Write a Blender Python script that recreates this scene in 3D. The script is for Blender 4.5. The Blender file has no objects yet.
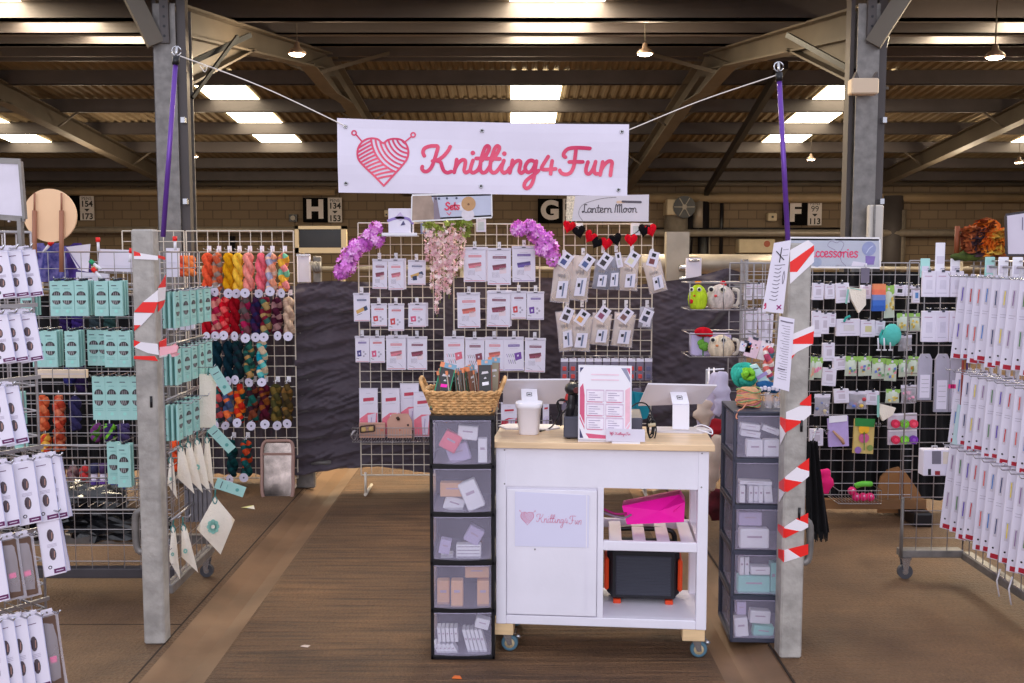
import bpy, math, random
from mathutils import Vector, Matrix, noise
random.seed(7)
S = bpy.context.scene
COL = S.collection
PI = math.pi
# ------------------------------------------------------------------ camera, sky, light, exposure
FPX, CAMH, TH = 1000.0, 1.75, math.atan(.0865)
cam = bpy.data.cameras.new('camera'); camo = bpy.data.objects.new('camera', cam); COL.objects.link(camo)
cam.sensor_width = 36.0; cam.lens = 36.0 * FPX / 1024.0; cam.clip_end = 200
camo.location = (0, 0, CAMH); camo.rotation_euler = (PI / 2 - TH, 0, 0)
S.camera = camo
W = bpy.data.worlds.new('world'); S.world = W; W.use_nodes = True
bg = W.node_tree.nodes['Background']; bg.inputs[0].default_value = (.86, .88, 1.0, 1); bg.inputs[1].default_value = .95
S.view_settings.view_transform = 'Standard'; S.view_settings.look = 'None'
S.view_settings.exposure = 0.35; S.view_settings.gamma = 1.0; S.view_settings.use_curve_mapping = False
# added area light, unseen behind the camera, filling in for assumed daylight
dl = bpy.data.lights.new('assumed_daylight_fill', 'AREA'); dl.shape = 'RECTANGLE'; dl.size = 7; dl.size_y = 3.2; dl.energy = 175; dl.color = (.95, .93, 1.0)
dlo = bpy.data.objects.new('assumed_daylight_fill', dl); COL.objects.link(dlo)
dlo.location = (-1.0, -3.5, 3.4); dlo.rotation_euler = (PI / 2 - .22, 0, 0)

# ------------------------------------------------------------------ pixel geometry of the view
ct, st = math.cos(TH), math.sin(TH)
def ray(px, py):
    u = (px - 512) / FPX; v = (341.5 - py) / FPX
    return Vector((u, ct + v * st, -st + v * ct))
def P(px, py, Y):
    a = ray(px, py); return Vector((0, 0, CAMH)) + a * (Y / a.y)
def FL(px, py, z=0.0):
    a = ray(px, py); return Vector((0, 0, CAMH)) + a * ((z - CAMH) / a.z)
def HIT(px, py, p0, n):
    a = ray(px, py); c = Vector((0, 0, CAMH)); return c + a * ((Vector(p0) - c).dot(n) / a.dot(n))

# ------------------------------------------------------------------ materials
def s2l(c):
    c /= 255.0
    return c / 12.92 if c <= .04045 else ((c + .055) / 1.055) ** 2.4
def rgb(c): return tuple(s2l(v) for v in c) + (1,)
MATS = {}
def mat(name, c, rough=.6, metal=0, spec=.4, var=0, vscale=8, bump=0, bscale=60, emit=0, sheen=0, stretch=None, c2=None):
    if name in MATS: return MATS[name]
    m = bpy.data.materials.new(name); m.use_nodes = True; nt = m.node_tree; b = nt.nodes['Principled BSDF']
    b.inputs['Base Color'].default_value = rgb(c); b.inputs['Roughness'].default_value = rough
    b.inputs['Metallic'].default_value = metal; b.inputs['Specular IOR Level'].default_value = spec
    m.diffuse_color = rgb(c)
    if sheen: b.inputs['Sheen Weight'].default_value = sheen
    if emit:
        b.inputs['Emission Color'].default_value = rgb(c); b.inputs['Emission Strength'].default_value = emit
    tc = nt.nodes.new('ShaderNodeTexCoord'); vec = tc.outputs['Object']
    if stretch:
        mp = nt.nodes.new('ShaderNodeMapping'); mp.inputs['Scale'].default_value = stretch
        nt.links.new(vec, mp.inputs[0]); vec = mp.outputs[0]
    if var:
        n = nt.nodes.new('ShaderNodeTexNoise'); n.inputs['Scale'].default_value = vscale; n.inputs['Detail'].default_value = 5
        r = nt.nodes.new('ShaderNodeValToRGB'); a = rgb(c)
        lo = rgb(c2) if c2 else tuple(v * (1 - var) for v in a[:3]) + (1,)
        hi = a if c2 else tuple(min(1, v * (1 + var)) for v in a[:3]) + (1,)
        r.color_ramp.elements[0].position = .35; r.color_ramp.elements[1].position = .65
        r.color_ramp.elements[0].color = lo; r.color_ramp.elements[1].color = hi
        nt.links.new(vec, n.inputs['Vector']); nt.links.new(n.outputs[0], r.inputs[0]); nt.links.new(r.outputs[0], b.inputs['Base Color'])
    if bump:
        n2 = nt.nodes.new('ShaderNodeTexNoise'); n2.inputs['Scale'].default_value = bscale; n2.inputs['Detail'].default_value = 4
        bp = nt.nodes.new('ShaderNodeBump'); bp.inputs['Strength'].default_value = bump; bp.inputs['Distance'].default_value = .01
        nt.links.new(vec, n2.inputs['Vector']); nt.links.new(n2.outputs[0], bp.inputs['Height']); nt.links.new(bp.outputs[0], b.inputs['Normal'])
    MATS[name] = m
    return m
def clear(name, c, alpha, rough=.3):
    if name in MATS: return MATS[name]
    m = bpy.data.materials.new(name); m.use_nodes = True; nt = m.node_tree; b = nt.nodes['Principled BSDF']
    b.inputs['Base Color'].default_value = rgb(c); b.inputs['Roughness'].default_value = rough
    n = nt.nodes.new('ShaderNodeTexNoise'); n.inputs['Scale'].default_value = 9
    tc = nt.nodes.new('ShaderNodeTexCoord'); nt.links.new(tc.outputs['Object'], n.inputs['Vector'])
    mr = nt.nodes.new('ShaderNodeMapRange'); mr.inputs['To Min'].default_value = alpha - .08; mr.inputs['To Max'].default_value = alpha + .08
    nt.links.new(n.outputs[0], mr.inputs[0]); nt.links.new(mr.outputs[0], b.inputs['Alpha'])
    MATS[name] = m
    return m
_cm = {}
def pc(r, g, b):                       # printed or dyed plain colour
    k = (r, g, b)
    if k not in _cm: _cm[k] = mat('print_%d_%d_%d' % k, k, .55, var=.05, vscale=30)
    return _cm[k]
def yarn(r, g, b):
    k = ('y', r, g, b)
    if k not in _cm: _cm[k] = mat('yarn_%d_%d_%d' % (r, g, b), (r, g, b), .9, var=.18, vscale=60, bump=.6, bscale=220, spec=.1, stretch=(1, 1, .35))
    return _cm[k]
WHITE = mat('white_card', (226, 220, 236), .5, var=.02)
HEAD = mat('header_card', (214, 208, 224), .4, var=.03)
PAPER = mat('paper', (222, 216, 232), .6, var=.02, bump=.08, bscale=8)
WPLAST = mat('white_plastic', (235, 232, 242), .3)
WPAINT = mat('white_painted_wood', (228, 224, 236), .45, var=.03, vscale=5, bump=.05)
WIRE = mat('cream_wire', (214, 204, 190), .35, metal=.15)
ZINC = mat('zinc_wire', (165, 160, 162), .3, metal=.8, var=.1)
STEEL = mat('bright_steel', (190, 190, 195), .25, metal=.9, var=.05)
GALV = mat('galvanised_steel', (122, 118, 116), .45, metal=.35, var=.2, vscale=14, bump=.25, bscale=25)
CONC = mat('weathered_zinc_post', (164, 159, 154), .65, var=.22, vscale=11, bump=.6, bscale=30)
BLACK = mat('black_plastic', (22, 21, 26), .35, var=.1)
DGREY = mat('dark_grey_plastic', (66, 68, 84), .4, var=.06)
BLACKC = mat('black_cloth', (16, 14, 18), .95, var=.3, bump=.5, bscale=30)
FROST = clear('frosted_drawer_plastic', (196, 188, 214), .3)
CLEARB = clear('clear_bag_film', (215, 210, 222), .35, .15)
WOOD = mat('pale_wood_top', (226, 194, 156), .4, var=.12, vscale=3, stretch=(1.2, 12, 12), bump=.05)
BLOCKW = mat('block_wood', (222, 190, 146), .6, var=.1, vscale=6, stretch=(1, 8, 8))
TEAL = mat('teal_card', (158, 203, 198), .5, var=.04)
TEALD = mat('teal_card_edge', (90, 156, 152), .6, var=.1)
CANVAS = mat('cream_canvas', (240, 230, 216), .9, var=.05, bump=.5, bscale=120)
WICKER = mat('wicker', (206, 158, 104), .6, var=.3, vscale=40, bump=.8, bscale=80)
PURPLE = mat('purple_pole', (104, 62, 158), .3, metal=.3)
MAG = mat('magenta_paper', (250, 20, 170), .45, var=.04, bump=.2, bscale=14)
RED = mat('tape_red', (232, 36, 32), .4); TWH = mat('tape_white', (232, 226, 234), .4)
INK = pc(30, 28, 34); PINK = pc(208, 52, 104)
KRAFT = mat('kraft_card', (206, 160, 142), .7, var=.06)
CURT = mat('dark_curtain_cloth', (74, 64, 74), .75, var=.08, vscale=3, sheen=.3, bump=.15, bscale=20)

def node_mat(name, fn, rough=.8):
    m = bpy.data.materials.new(name); m.use_nodes = True; nt = m.node_tree
    b = nt.nodes['Principled BSDF']; b.inputs['Roughness'].default_value = rough
    fn(nt, b); MATS[name] = m
    return m
def f_floor(nt, b):
    N = nt.nodes.new; L = nt.links.new
    tc = N('ShaderNodeTexCoord')
    mp = N('ShaderNodeMapping'); mp.inputs['Scale'].default_value = (.35, 5.5, 1); mp.inputs['Rotation'].default_value = (0, 0, -.06); L(tc.outputs['Object'], mp.inputs[0])
    g = N('ShaderNodeTexNoise'); g.inputs['Scale'].default_value = 5; g.inputs['Detail'].default_value = 6; g.inputs['Roughness'].default_value = .6; L(mp.outputs[0], g.inputs['Vector'])
    n1 = N('ShaderNodeTexNoise'); n1.inputs['Scale'].default_value = 1.1; n1.inputs['Detail'].default_value = 8; n1.inputs['Roughness'].default_value = .65; L(tc.outputs['Object'], n1.inputs['Vector'])
    r = N('ShaderNodeValToRGB'); r.color_ramp.elements[0].position = .3; r.color_ramp.elements[1].position = .72
    r.color_ramp.elements[0].color = rgb((78, 57, 40)); r.color_ramp.elements[1].color = rgb((128, 96, 66)); L(n1.outputs[0], r.inputs[0])
    # the ribbed strip between the two drains
    sx = N('ShaderNodeSeparateXYZ'); L(tc.outputs['Object'], sx.inputs[0])
    a = N('ShaderNodeMath'); a.operation = 'ADD'; a.inputs[1].default_value = .2; L(sx.outputs[0], a.inputs[0])
    ab = N('ShaderNodeMath'); ab.operation = 'ABSOLUTE'; L(a.outputs[0], ab.inputs[0])
    ms = N('ShaderNodeMapRange'); ms.inputs['From Min'].default_value = 1.02; ms.inputs['From Max'].default_value = 1.12
    ms.inputs['To Min'].default_value = 1; ms.inputs['To Max'].default_value = .18; L(ab.outputs[0], ms.inputs[0])
    gr = N('ShaderNodeValToRGB'); gr.color_ramp.elements[0].position = .36; gr.color_ramp.elements[1].position = .6
    gr.color_ramp.elements[0].color = (.55, .51, .48, 1); gr.color_ramp.elements[1].color = (1.22, 1.17, 1.1, 1); L(g.outputs[0], gr.inputs[0])
    mx = N('ShaderNodeMix'); mx.data_type = 'RGBA'; mx.blend_type = 'MULTIPLY'; L(ms.outputs[0], mx.inputs['Factor']); L(r.outputs[0], mx.inputs['A']); L(gr.outputs[0], mx.inputs['B'])
    f = N('ShaderNodeTexNoise'); f.inputs['Scale'].default_value = 70; f.inputs['Detail'].default_value = 3; L(tc.outputs['Object'], f.inputs['Vector'])
    fr = N('ShaderNodeValToRGB'); fr.color_ramp.elements[0].position = .35; fr.color_ramp.elements[0].color = (.78, .76, .74, 1); fr.color_ramp.elements[1].position = .62; fr.color_ramp.elements[1].color = (1.06, 1.05, 1.04, 1); L(f.outputs[0], fr.inputs[0])
    m2 = N('ShaderNodeMix'); m2.data_type = 'RGBA'; m2.blend_type = 'MULTIPLY'; m2.inputs['Factor'].default_value = 1; L(mx.outputs['Result'], m2.inputs['A']); L(fr.outputs[0], m2.inputs['B'])
    L(m2.outputs['Result'], b.inputs['Base Color'])
    ad = N('ShaderNodeMath'); ad.operation = 'MULTIPLY'; L(g.outputs[0], ad.inputs[0]); L(ms.outputs[0], ad.inputs[1])
    a2 = N('ShaderNodeMath'); a2.operation = 'MULTIPLY_ADD'; a2.inputs[1].default_value = .35; L(f.outputs[0], a2.inputs[0]); L(ad.outputs[0], a2.inputs[2])
    bp = N('ShaderNodeBump'); bp.inputs['Strength'].default_value = .8; bp.inputs['Distance'].default_value = .04; L(a2.outputs[0], bp.inputs['Height']); L(bp.outputs[0], b.inputs['Normal'])
    rr = N('ShaderNodeMapRange'); rr.inputs['To Min'].default_value = .5; rr.inputs['To Max'].default_value = .85; L(n1.outputs[0], rr.inputs[0]); L(rr.outputs[0], b.inputs['Roughness'])
FLOORM = node_mat('concrete_floor', f_floor)
DRAINM = mat('smooth_drain_concrete', (120, 92, 68), .45, var=.25, vscale=2.4, bump=.12, bscale=9)
def f_block(nt, b):
    N = nt.nodes.new; L = nt.links.new
    tc = N('ShaderNodeTexCoord'); sx = N('ShaderNodeSeparateXYZ'); L(tc.outputs['Object'], sx.inputs[0])
    cx = N('ShaderNodeCombineXYZ'); L(sx.outputs[0], cx.inputs[0]); L(sx.outputs[2], cx.inputs[1])
    br = N('ShaderNodeTexBrick'); br.inputs['Scale'].default_value = 1; br.inputs['Brick Width'].default_value = .45; br.inputs['Row Height'].default_value = .22
    br.inputs['Mortar Size'].default_value = .012; br.inputs['Color1'].default_value = rgb((124, 106, 84)); br.inputs['Color2'].default_value = rgb((114, 96, 76)); br.inputs['Mortar'].default_value = rgb((92, 77, 62))
    L(cx.outputs[0], br.inputs['Vector']); L(br.outputs[0], b.inputs['Base Color'])
    bp = N('ShaderNodeBump'); bp.inputs['Strength'].default_value = .5; bp.inputs['Distance'].default_value = .01; L(br.outputs[1], bp.inputs['Height']); bp.invert = True; L(bp.outputs[0], b.inputs['Normal'])
BLOCKM = node_mat('concrete_blocks', f_block)
ROOFM = mat('fibre_cement_sheet', (112, 98, 76), .85, var=.16, vscale=.9, bump=.2)
PURL = mat('grey_steel_purlin', (78, 72, 72), .55, metal=.1, var=.12, vscale=2)
RAFT = mat('painted_steel_frame', (92, 84, 74), .6, var=.12, vscale=2)
SKYM = mat('daylit_skylight_sheet', (255, 240, 205), .5, emit=9)
SKYN = mat('daylit_skylight_near', (255, 238, 205), .5, emit=30)
LAMPM = mat('lamp_glow', (255, 226, 190), .5, emit=25)

# ------------------------------------------------------------------ mesh builder
class MB:
    def __init__(s): s.v = []; s.f = []; s.m = []; s.sm = []; s.ms = []
    def mi(s, m):
        if m not in s.ms: s.ms.append(m)
        return s.ms.index(m)
    def face(s, pts, m, sm=False):
        n = len(s.v); s.v += [Vector(p) for p in pts]; s.f.append(tuple(range(n, n + len(pts)))); s.m.append(s.mi(m)); s.sm.append(sm)
    def box(s, c, d, m, R=None, bev=0):
        c = Vector(c); n = len(s.v); hx, hy, hz = [q / 2 for q in d]
        if bev:
            b = min(bev, hx * .9, hy * .9, hz * .9); idx = {}
            for sx in (-1, 1):
                for sy in (-1, 1):
                    for sz in (-1, 1):
                        for a, p in enumerate(((sx * hx, sy * (hy - b), sz * (hz - b)), (sx * (hx - b), sy * hy, sz * (hz - b)), (sx * (hx - b), sy * (hy - b), sz * hz))):
                            q = Vector(p); q = R @ q if R else q
                            idx[(sx, sy, sz, a)] = len(s.v); s.v.append(c + q)
            fs = []
            for a in range(3):
                for k in (-1, 1):
                    o = [i for i in range(3) if i != a]; r = []
                    for p, q in ((-1, -1), (1, -1), (1, 1), (-1, 1)):
                        t = [0, 0, 0]; t[a] = k; t[o[0]] = p; t[o[1]] = q; r.append(idx[(t[0], t[1], t[2], a)])
                    fs.append(r)
            for a in range(3):
                o = [i for i in range(3) if i != a]
                for p in (-1, 1):
                    for q in (-1, 1):
                        r = []
                        for k, w in ((-1, o[0]), (1, o[0]), (1, o[1]), (-1, o[1])):
                            t = [0, 0, 0]; t[a] = k; t[o[0]] = p; t[o[1]] = q; r.append(idx[(t[0], t[1], t[2], w)])
                        fs.append(r)
            for sx in (-1, 1):
                for sy in (-1, 1):
                    for sz in (-1, 1): fs.append([idx[(sx, sy, sz, a)] for a in range(3)])
            for f in fs:
                ps = [s.v[i] for i in f]; nn = (ps[1] - ps[0]).cross(ps[2] - ps[0]); ce = sum(ps, Vector()) / len(ps) - c
                if nn.dot(ce) < 0: f = f[::-1]
                s.f.append(tuple(f)); s.m.append(s.mi(m)); s.sm.append(False)
            return
        for x in (-hx, hx):
            for y in (-hy, hy):
                for z in (-hz, hz):
                    q = Vector((x, y, z)); s.v.append(c + (R @ q if R else q))
        for f in ((0, 1, 3, 2), (4, 6, 7, 5), (0, 4, 5, 1), (2, 3, 7, 6), (0, 2, 6, 4), (1, 5, 7, 3)):
            s.f.append(tuple(n + i for i in f)); s.m.append(s.mi(m)); s.sm.append(False)
    def rbox(s, x0, y0, z0, x1, y1, z1, m, bev=0): s.box(((x0 + x1) / 2, (y0 + y1) / 2, (z0 + z1) / 2), (abs(x1 - x0), abs(y1 - y0), abs(z1 - z0)), m, bev=bev)
    def bar(s, a, b, w, h, m):          # square bar from a to b
        a = Vector(a); b = Vector(b); d = b - a; L = d.length; z = d.normalized()
        up = Vector((0, 0, 1)) if abs(z.z) < .95 else Vector((0, 1, 0))
        x = up.cross(z).normalized(); y = z.cross(x); R = Matrix((x, y, z)).transposed()
        s.box((a + b) / 2, (w, h, L), m, R)
    def tube(s, pts, r, m, seg=8, caps=True, mf=None, sm=True):
        pts = [Vector(p) for p in pts]; N = len(pts); rr = r if isinstance(r, (list, tuple)) else [r] * N; n0 = len(s.v); ax = None
        for i, p in enumerate(pts):
            d = (pts[min(i + 1, N - 1)] - pts[max(i - 1, 0)]).normalized()
            if ax is None: ax = d.orthogonal().normalized()
            else:
                ax = ax - d * ax.dot(d)
                ax = ax.normalized() if ax.length > 1e-6 else d.orthogonal().normalized()
            bi = d.cross(ax)
            for k in range(seg):
                a = 2 * PI * k / seg; s.v.append(p + (ax * math.cos(a) + bi * math.sin(a)) * rr[i])
        for i in range(N - 1):
            mm = s.mi(mf(i) if mf else m)
            for k in range(seg):
                k2 = (k + 1) % seg
                s.f.append((n0 + i * seg + k, n0 + i * seg + k2, n0 + (i + 1) * seg + k2, n0 + (i + 1) * seg + k)); s.m.append(mm); s.sm.append(sm and seg > 4)
        if caps:
            s.f.append(tuple(n0 + k for k in range(seg))[::-1]); s.m.append(s.mi(mf(0) if mf else m)); s.sm.append(False)
            s.f.append(tuple(n0 + (N - 1) * seg + k for k in range(seg))); s.m.append(s.mi(mf(N - 2) if mf else m)); s.sm.append(False)
    def lathe(s, prof, m, seg=20, c=(0, 0, 0), sx=1, sy=1, cap=True):
        c = Vector(c); n0 = len(s.v)
        for r, z in prof:
            for k in range(seg):
                a = 2 * PI * k / seg; s.v.append(c + Vector((r * sx * math.cos(a), r * sy * math.sin(a), z)))
        for i in range(len(prof) - 1):
            for k in range(seg):
                k2 = (k + 1) % seg; s.f.append((n0 + i * seg + k, n0 + i * seg + k2, n0 + (i + 1) * seg + k2, n0 + (i + 1) * seg + k)); s.m.append(s.mi(m)); s.sm.append(True)
        if cap:
            s.f.append(tuple(n0 + k for k in range(seg))[::-1]); s.m.append(s.mi(m)); s.sm.append(False)
            s.f.append(tuple(n0 + (len(prof) - 1) * seg + k for k in range(seg))); s.m.append(s.mi(m)); s.sm.append(False)
    def ball(s, c, r, m, seg=12, rings=8, sc=(1, 1, 1), amp=0, fr=6):
        c = Vector(c); n0 = len(s.v)
        for i in range(rings + 1):
            t = PI * i / rings
            for k in range(seg):
                a = 2 * PI * k / seg; d = Vector((math.sin(t) * math.cos(a), math.sin(t) * math.sin(a), math.cos(t)))
                q = r * (1 + (amp * noise.noise(d * fr + c * 7) if amp else 0)); s.v.append(c + Vector((d.x * q * sc[0], d.y * q * sc[1], d.z * q * sc[2])))
        for i in range(rings):
            for k in range(seg):
                k2 = (k + 1) % seg; s.f.append((n0 + i * seg + k, n0 + (i + 1) * seg + k, n0 + (i + 1) * seg + k2, n0 + i * seg + k2)); s.m.append(s.mi(m)); s.sm.append(True)
    def disc(s, c, r, m, n=(0, -1, 0), seg=12, t=.0015, sx=1, sz=1):
        c = Vector(c); n = Vector(n).normalized(); a = n.orthogonal().normalized() if abs(n.y) < .9 else Vector((1, 0, 0)); b = n.cross(a)
        ring = [a * math.cos(2 * PI * k / seg) * r * sx + b * math.sin(2 * PI * k / seg) * r * sz for k in range(seg)]
        s.slab([c + q for q in ring], n * t, m)
    def slab(s, pts, off, m):           # polygon extruded by off (off points to the viewer side)
        pts = [Vector(p) for p in pts]; off = Vector(off); n = len(pts)
        nn = Vector()
        for i in range(n): nn += pts[i].cross(pts[(i + 1) % n])
        if nn.dot(off) < 0: pts = pts[::-1]
        n0 = len(s.v); s.v += pts; s.v += [p + off for p in pts]
        s.f.append(tuple(range(n0 + n, n0 + 2 * n))); s.f.append(tuple(range(n0, n0 + n))[::-1]); s.m += [s.mi(m)] * 2; s.sm += [False] * 2
        for i in range(n):
            j = (i + 1) % n; s.f.append((n0 + i, n0 + j, n0 + n + j, n0 + n + i)); s.m.append(s.mi(m)); s.sm.append(False)
    def ribbon(s, pts, w, m, n=(0, -1, 0), t=.001):    # a printed stroke: flat polyline with round ends
        n = Vector(n).normalized(); pts = [Vector(p) for p in pts]
        if len(pts) == 1: s.disc(pts[0], w * .62, m, n, 12, t); return
        L = []; R = []
        for i, p in enumerate(pts):
            d = (pts[min(i + 1, len(pts) - 1)] - pts[max(i - 1, 0)]); q = n.cross(d)
            q = q.normalized() * (w / 2) if q.length > 1e-9 else Vector(); L.append(p + q + n * t); R.append(p - q + n * t)
        for i in range(len(pts) - 1): s.face([L[i], R[i], R[i + 1], L[i + 1]], m)
        for e in (0, -1):
            c = pts[e] + n * t * .97; a = (L[e] - R[e]).normalized() * (w / 2); bb = n.cross(a); s.face([c + a * math.cos(2 * PI * k / 10) + bb * math.sin(2 * PI * k / 10) for k in range(10)], m)
    def pillow(s, w, h, t, m, nx=6, nz=7, c=(0, 0, 0), droop=0):    # soft bag hanging from z=0 down
        c = Vector(c)
        for sd in (-1, 1):
            n0 = len(s.v)
            for j in range(nz + 1):
                for i in range(nx + 1):
                    u = i / nx * 2 - 1; v = j / nz * 2 - 1
                    b = max(0, (1 - u * u)) ** .6 * max(0, (1 - v * v)) ** .5
                    b *= 1 + .35 * noise.noise(Vector((u * 2.3, v * 2.3, h * 40 + sd)))
                    s.v.append(c + Vector((u * w / 2 * (1 - .06 * (1 - v * v)), sd * t / 2 * b, -h * (v + 1) / 2)))
            for j in range(nz):
                for i in range(nx):
                    a = n0 + j * (nx + 1) + i; f = (a, a + nx + 1, a + nx + 2, a + 1)
                    s.f.append(f if sd < 0 else f[::-1]); s.m.append(s.mi(m)); s.sm.append(True)
    def text(s, string, size, m, at, ax=(1, 0, 0), up=(0, 0, 1), align='CENTER', thick=.001, bold=0):
        cu = bpy.data.curves.new('t', 'FONT'); cu.body = string; cu.size = size; cu.align_x = align; cu.align_y = 'CENTER'; cu.offset = bold
        o = bpy.data.objects.new('t', cu); COL.objects.link(o); dg = bpy.context.evaluated_depsgraph_get(); me = o.evaluated_get(dg).to_mesh()
        ax = Vector(ax); up = Vector(up); n = ax.cross(up); n0 = len(s.v); at = Vector(at)
        for v in me.vertices: s.v.append(at + ax * v.co.x + up * v.co.y + n * thick)
        for p in me.polygons: s.f.append(tuple(n0 + i for i in p.vertices)); s.m.append(s.mi(m)); s.sm.append(False)
        bpy.data.objects.remove(o); bpy.data.curves.remove(cu)
    def xform(s, fn): s.v = [fn(v) for v in s.v]
    def build(s, name, parent=None, loc=None, rot=None):
        me = bpy.data.meshes.new(name); me.from_pydata([tuple(v) for v in s.v], [], s.f)
        for m in s.ms: me.materials.append(m)
        me.polygons.foreach_set('material_index', s.m); me.polygons.foreach_set('use_smooth', s.sm); me.update()
        o = bpy.data.objects.new(name, me); COL.objects.link(o)
        if parent: o.parent = parent
        if loc is not None: o.location = loc
        if rot is not None: o.rotation_euler = rot
        return o
    def world(s, name, parent):          # geometry given in world coordinates, child of an unrotated empty
        o = Vector(parent.location); s.xform(lambda v: v - o); return s.build(name, parent)
def tag(o, label, cat, group=None, kind=None):
    o['label'] = label; o['category'] = cat
    if group: o['group'] = group
    if kind: o['kind'] = kind
    return o
def thing(name, label, cat, loc=(0, 0, 0), rz=0, group=None, rot=None):
    o = bpy.data.objects.new(name, None); COL.objects.link(o); o.location = loc; o.rotation_euler = rot or (0, 0, rz); o.empty_display_size = .1
    return tag(o, label, cat, group)
def struct(name, mb, loc=None):
    o = mb.build(name, None, loc); o['kind'] = 'structure'; return o
def solo(mb, name, label, cat, group=None, origin=None):   # a thing that is one mesh, given in world coordinates
    if origin is None:
        n = len(mb.v); origin = Vector((sum(v.x for v in mb.v) / n, sum(v.y for v in mb.v) / n, min(v.z for v in mb.v)))
    og = Vector(origin); mb.xform(lambda v: v - og); return tag(mb.build(name, None, og), label, cat, group)
def smooth(pts, n=5):                    # Catmull-Rom
    pts = [Vector(p) for p in pts]
    if len(pts) < 3: return pts
    Q = [pts[0]] + pts + [pts[-1]]; out = []
    for i in range(1, len(Q) - 2):
        a, b, c, d = Q[i - 1:i + 3]
        for k in range(n):
            t = k / n; out.append(.5 * ((2 * b) + (c - a) * t + (2 * a - 5 * b + 4 * c - d) * t * t + (3 * b - a - 3 * c + d) * t ** 3))
    return out + [pts[-1]]
ORD = ['first', 'second', 'third', 'fourth', 'fifth', 'sixth', 'seventh', 'eighth', 'ninth', 'tenth', 'eleventh', 'twelfth', 'thirteenth', 'fourteenth']

# ================================================================== THE SHED
WY = 25.0
def zfar(Y): return CAMH + 4.265 - .1 * Y
RY = 14.4; RZ = zfar(RY)
def znear(Y): return RZ - .14 * (RY - Y)
NY = 7.7
m = MB()                                  # floor with two shallow drains running into the shed
xs = [-15, -4, -1.56, -1.54, -1.45, -1.36, -1.27, -1.25, -.4, .4, .86, .88, .97, 1.06, 1.15, 1.17, 4, 15]
dz = {-1.54: -.006, -1.45: -.028, -1.36: -.03, -1.27: -.008, .88: -.006, .97: -.028, 1.06: -.03, 1.15: -.008}
ys = [-6] + [i * .5 for i in range(0, 51)] + [25.2]
for a in range(len(ys) - 1):
    for b in range(len(xs) - 1):
        m.face([(xs[b], ys[a], dz.get(xs[b], 0)), (xs[b + 1], ys[a], dz.get(xs[b + 1], 0)), (xs[b + 1], ys[a + 1], dz.get(xs[b + 1], 0)), (xs[b], ys[a + 1], dz.get(xs[b], 0))], DRAINM if -1.545 < (xs[b] + xs[b + 1]) / 2 < -1.26 or .87 < (xs[b] + xs[b + 1]) / 2 < 1.155 else FLOORM)
struct('floor', m)
JOINT = mat('dark_joint', (48, 36, 28), .95)
for i, x in enumerate((-1.57, 1.16)):
    m = MB(); m.rbox(x - .004, -2, -.01, x + .004, 25, .0015, JOINT); struct('trim_%d' % (1 + i), m)
m = MB()
for y in (4.62, 9.3):
    m.rbox(-15, y - .004, -.01, -1.57, y + .004, .0012, JOINT)
struct('trim_3', m)

def sheet(y0, z0, y1, z1, name):
    m = MB(); x = -14.6; p = .165; prof = []
    while x < 14.6:
        prof += [(x, 0), (x + p * .3, 0), (x + p * .5, .035), (x + p * .8, .035)]; x += p
    v = []
    for (a, b), (c, d) in zip(prof[:-1], prof[1:]):
        xm = (a + c) / 2 % 5.2
        m.face([(a, y0, z0 + b), (c, y0, z0 + d), (c, y1, z1 + d), (a, y1, z1 + b)], ROOFM)
    return m
SKX = (-10.0, -4.8, .4, 5.62, 10.8)
purl_far = [15.93, 17.68, 19.42, 21.15, 22.88, 24.5]
purl_near = [12.65, 10.9, 9.2]
m = sheet(RY, RZ + .2, WY + .3, zfar(WY + .3) + .2, 'ceiling'); struct('ceiling', m)
m = sheet(NY - .2, znear(NY - .2) + .2, RY, RZ + .2, 'ceiling'); struct('ceiling', m)
tn = 4
def trim(m):
    global tn
    struct('trim_%d' % tn, m); tn += 1
for Y in purl_far:
    m = MB(); z = zfar(Y); m.rbox(-14.6, Y - .03, z - .02, 14.6, Y + .03, z + .2, PURL); m.rbox(-14.6, Y - .03, z - .02, 14.6, Y + .07, z, PURL); trim(m)
for Y in purl_near:
    m = MB(); z = znear(Y); m.rbox(-14.6, Y - .03, z, 14.6, Y + .03, z + .2, PURL); m.rbox(-14.6, Y - .03, z, 14.6, Y + .07, z + .02, PURL); trim(m)
m = MB(); m.rbox(-14.6, RY - .25, RZ - .08, 14.6, RY - .19, RZ + .2, PURL); m.rbox(-14.6, RY + .19, RZ - .06, 14.6, RY + .25, RZ + .18, PURL); trim(m)
m = MB(); zz = znear(NY); m.rbox(-14.6, NY - .3, zz + .02, 14.6, NY - .05, zz + .3, mat('valley_gutter', (150, 146, 150), .5, metal=.2, var=.08)); trim(m)
# skylight sheets between purlins (daylight through the roof)
wn = 1
for x in SKX:
    m = MB()
    for a, b in zip(purl_far[:3], purl_far[1:4]):
        m.face([(x - .42, a + .08, zfar(a) + .17), (x + .42, a + .08, zfar(a) + .17), (x + .42, b - .05, zfar(b) + .19), (x - .42, b - .05, zfar(b) + .19)], SKYM)
    struct('window_%d' % wn, m); wn += 1
    m = MB()
    nn = [NY + .2, 9.2, 10.9, 12.65]
    for a, b in zip(nn[:-1], nn[1:]):
        m.face([(x - .42, a + .08, znear(a) + .17), (x + .42, a + .08, znear(a) + .17), (x + .42, b - .05, znear(b) + .16), (x - .42, b - .05, znear(b) + .16)], SKYN)
    struct('window_%d' % wn, m); wn += 1
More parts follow.
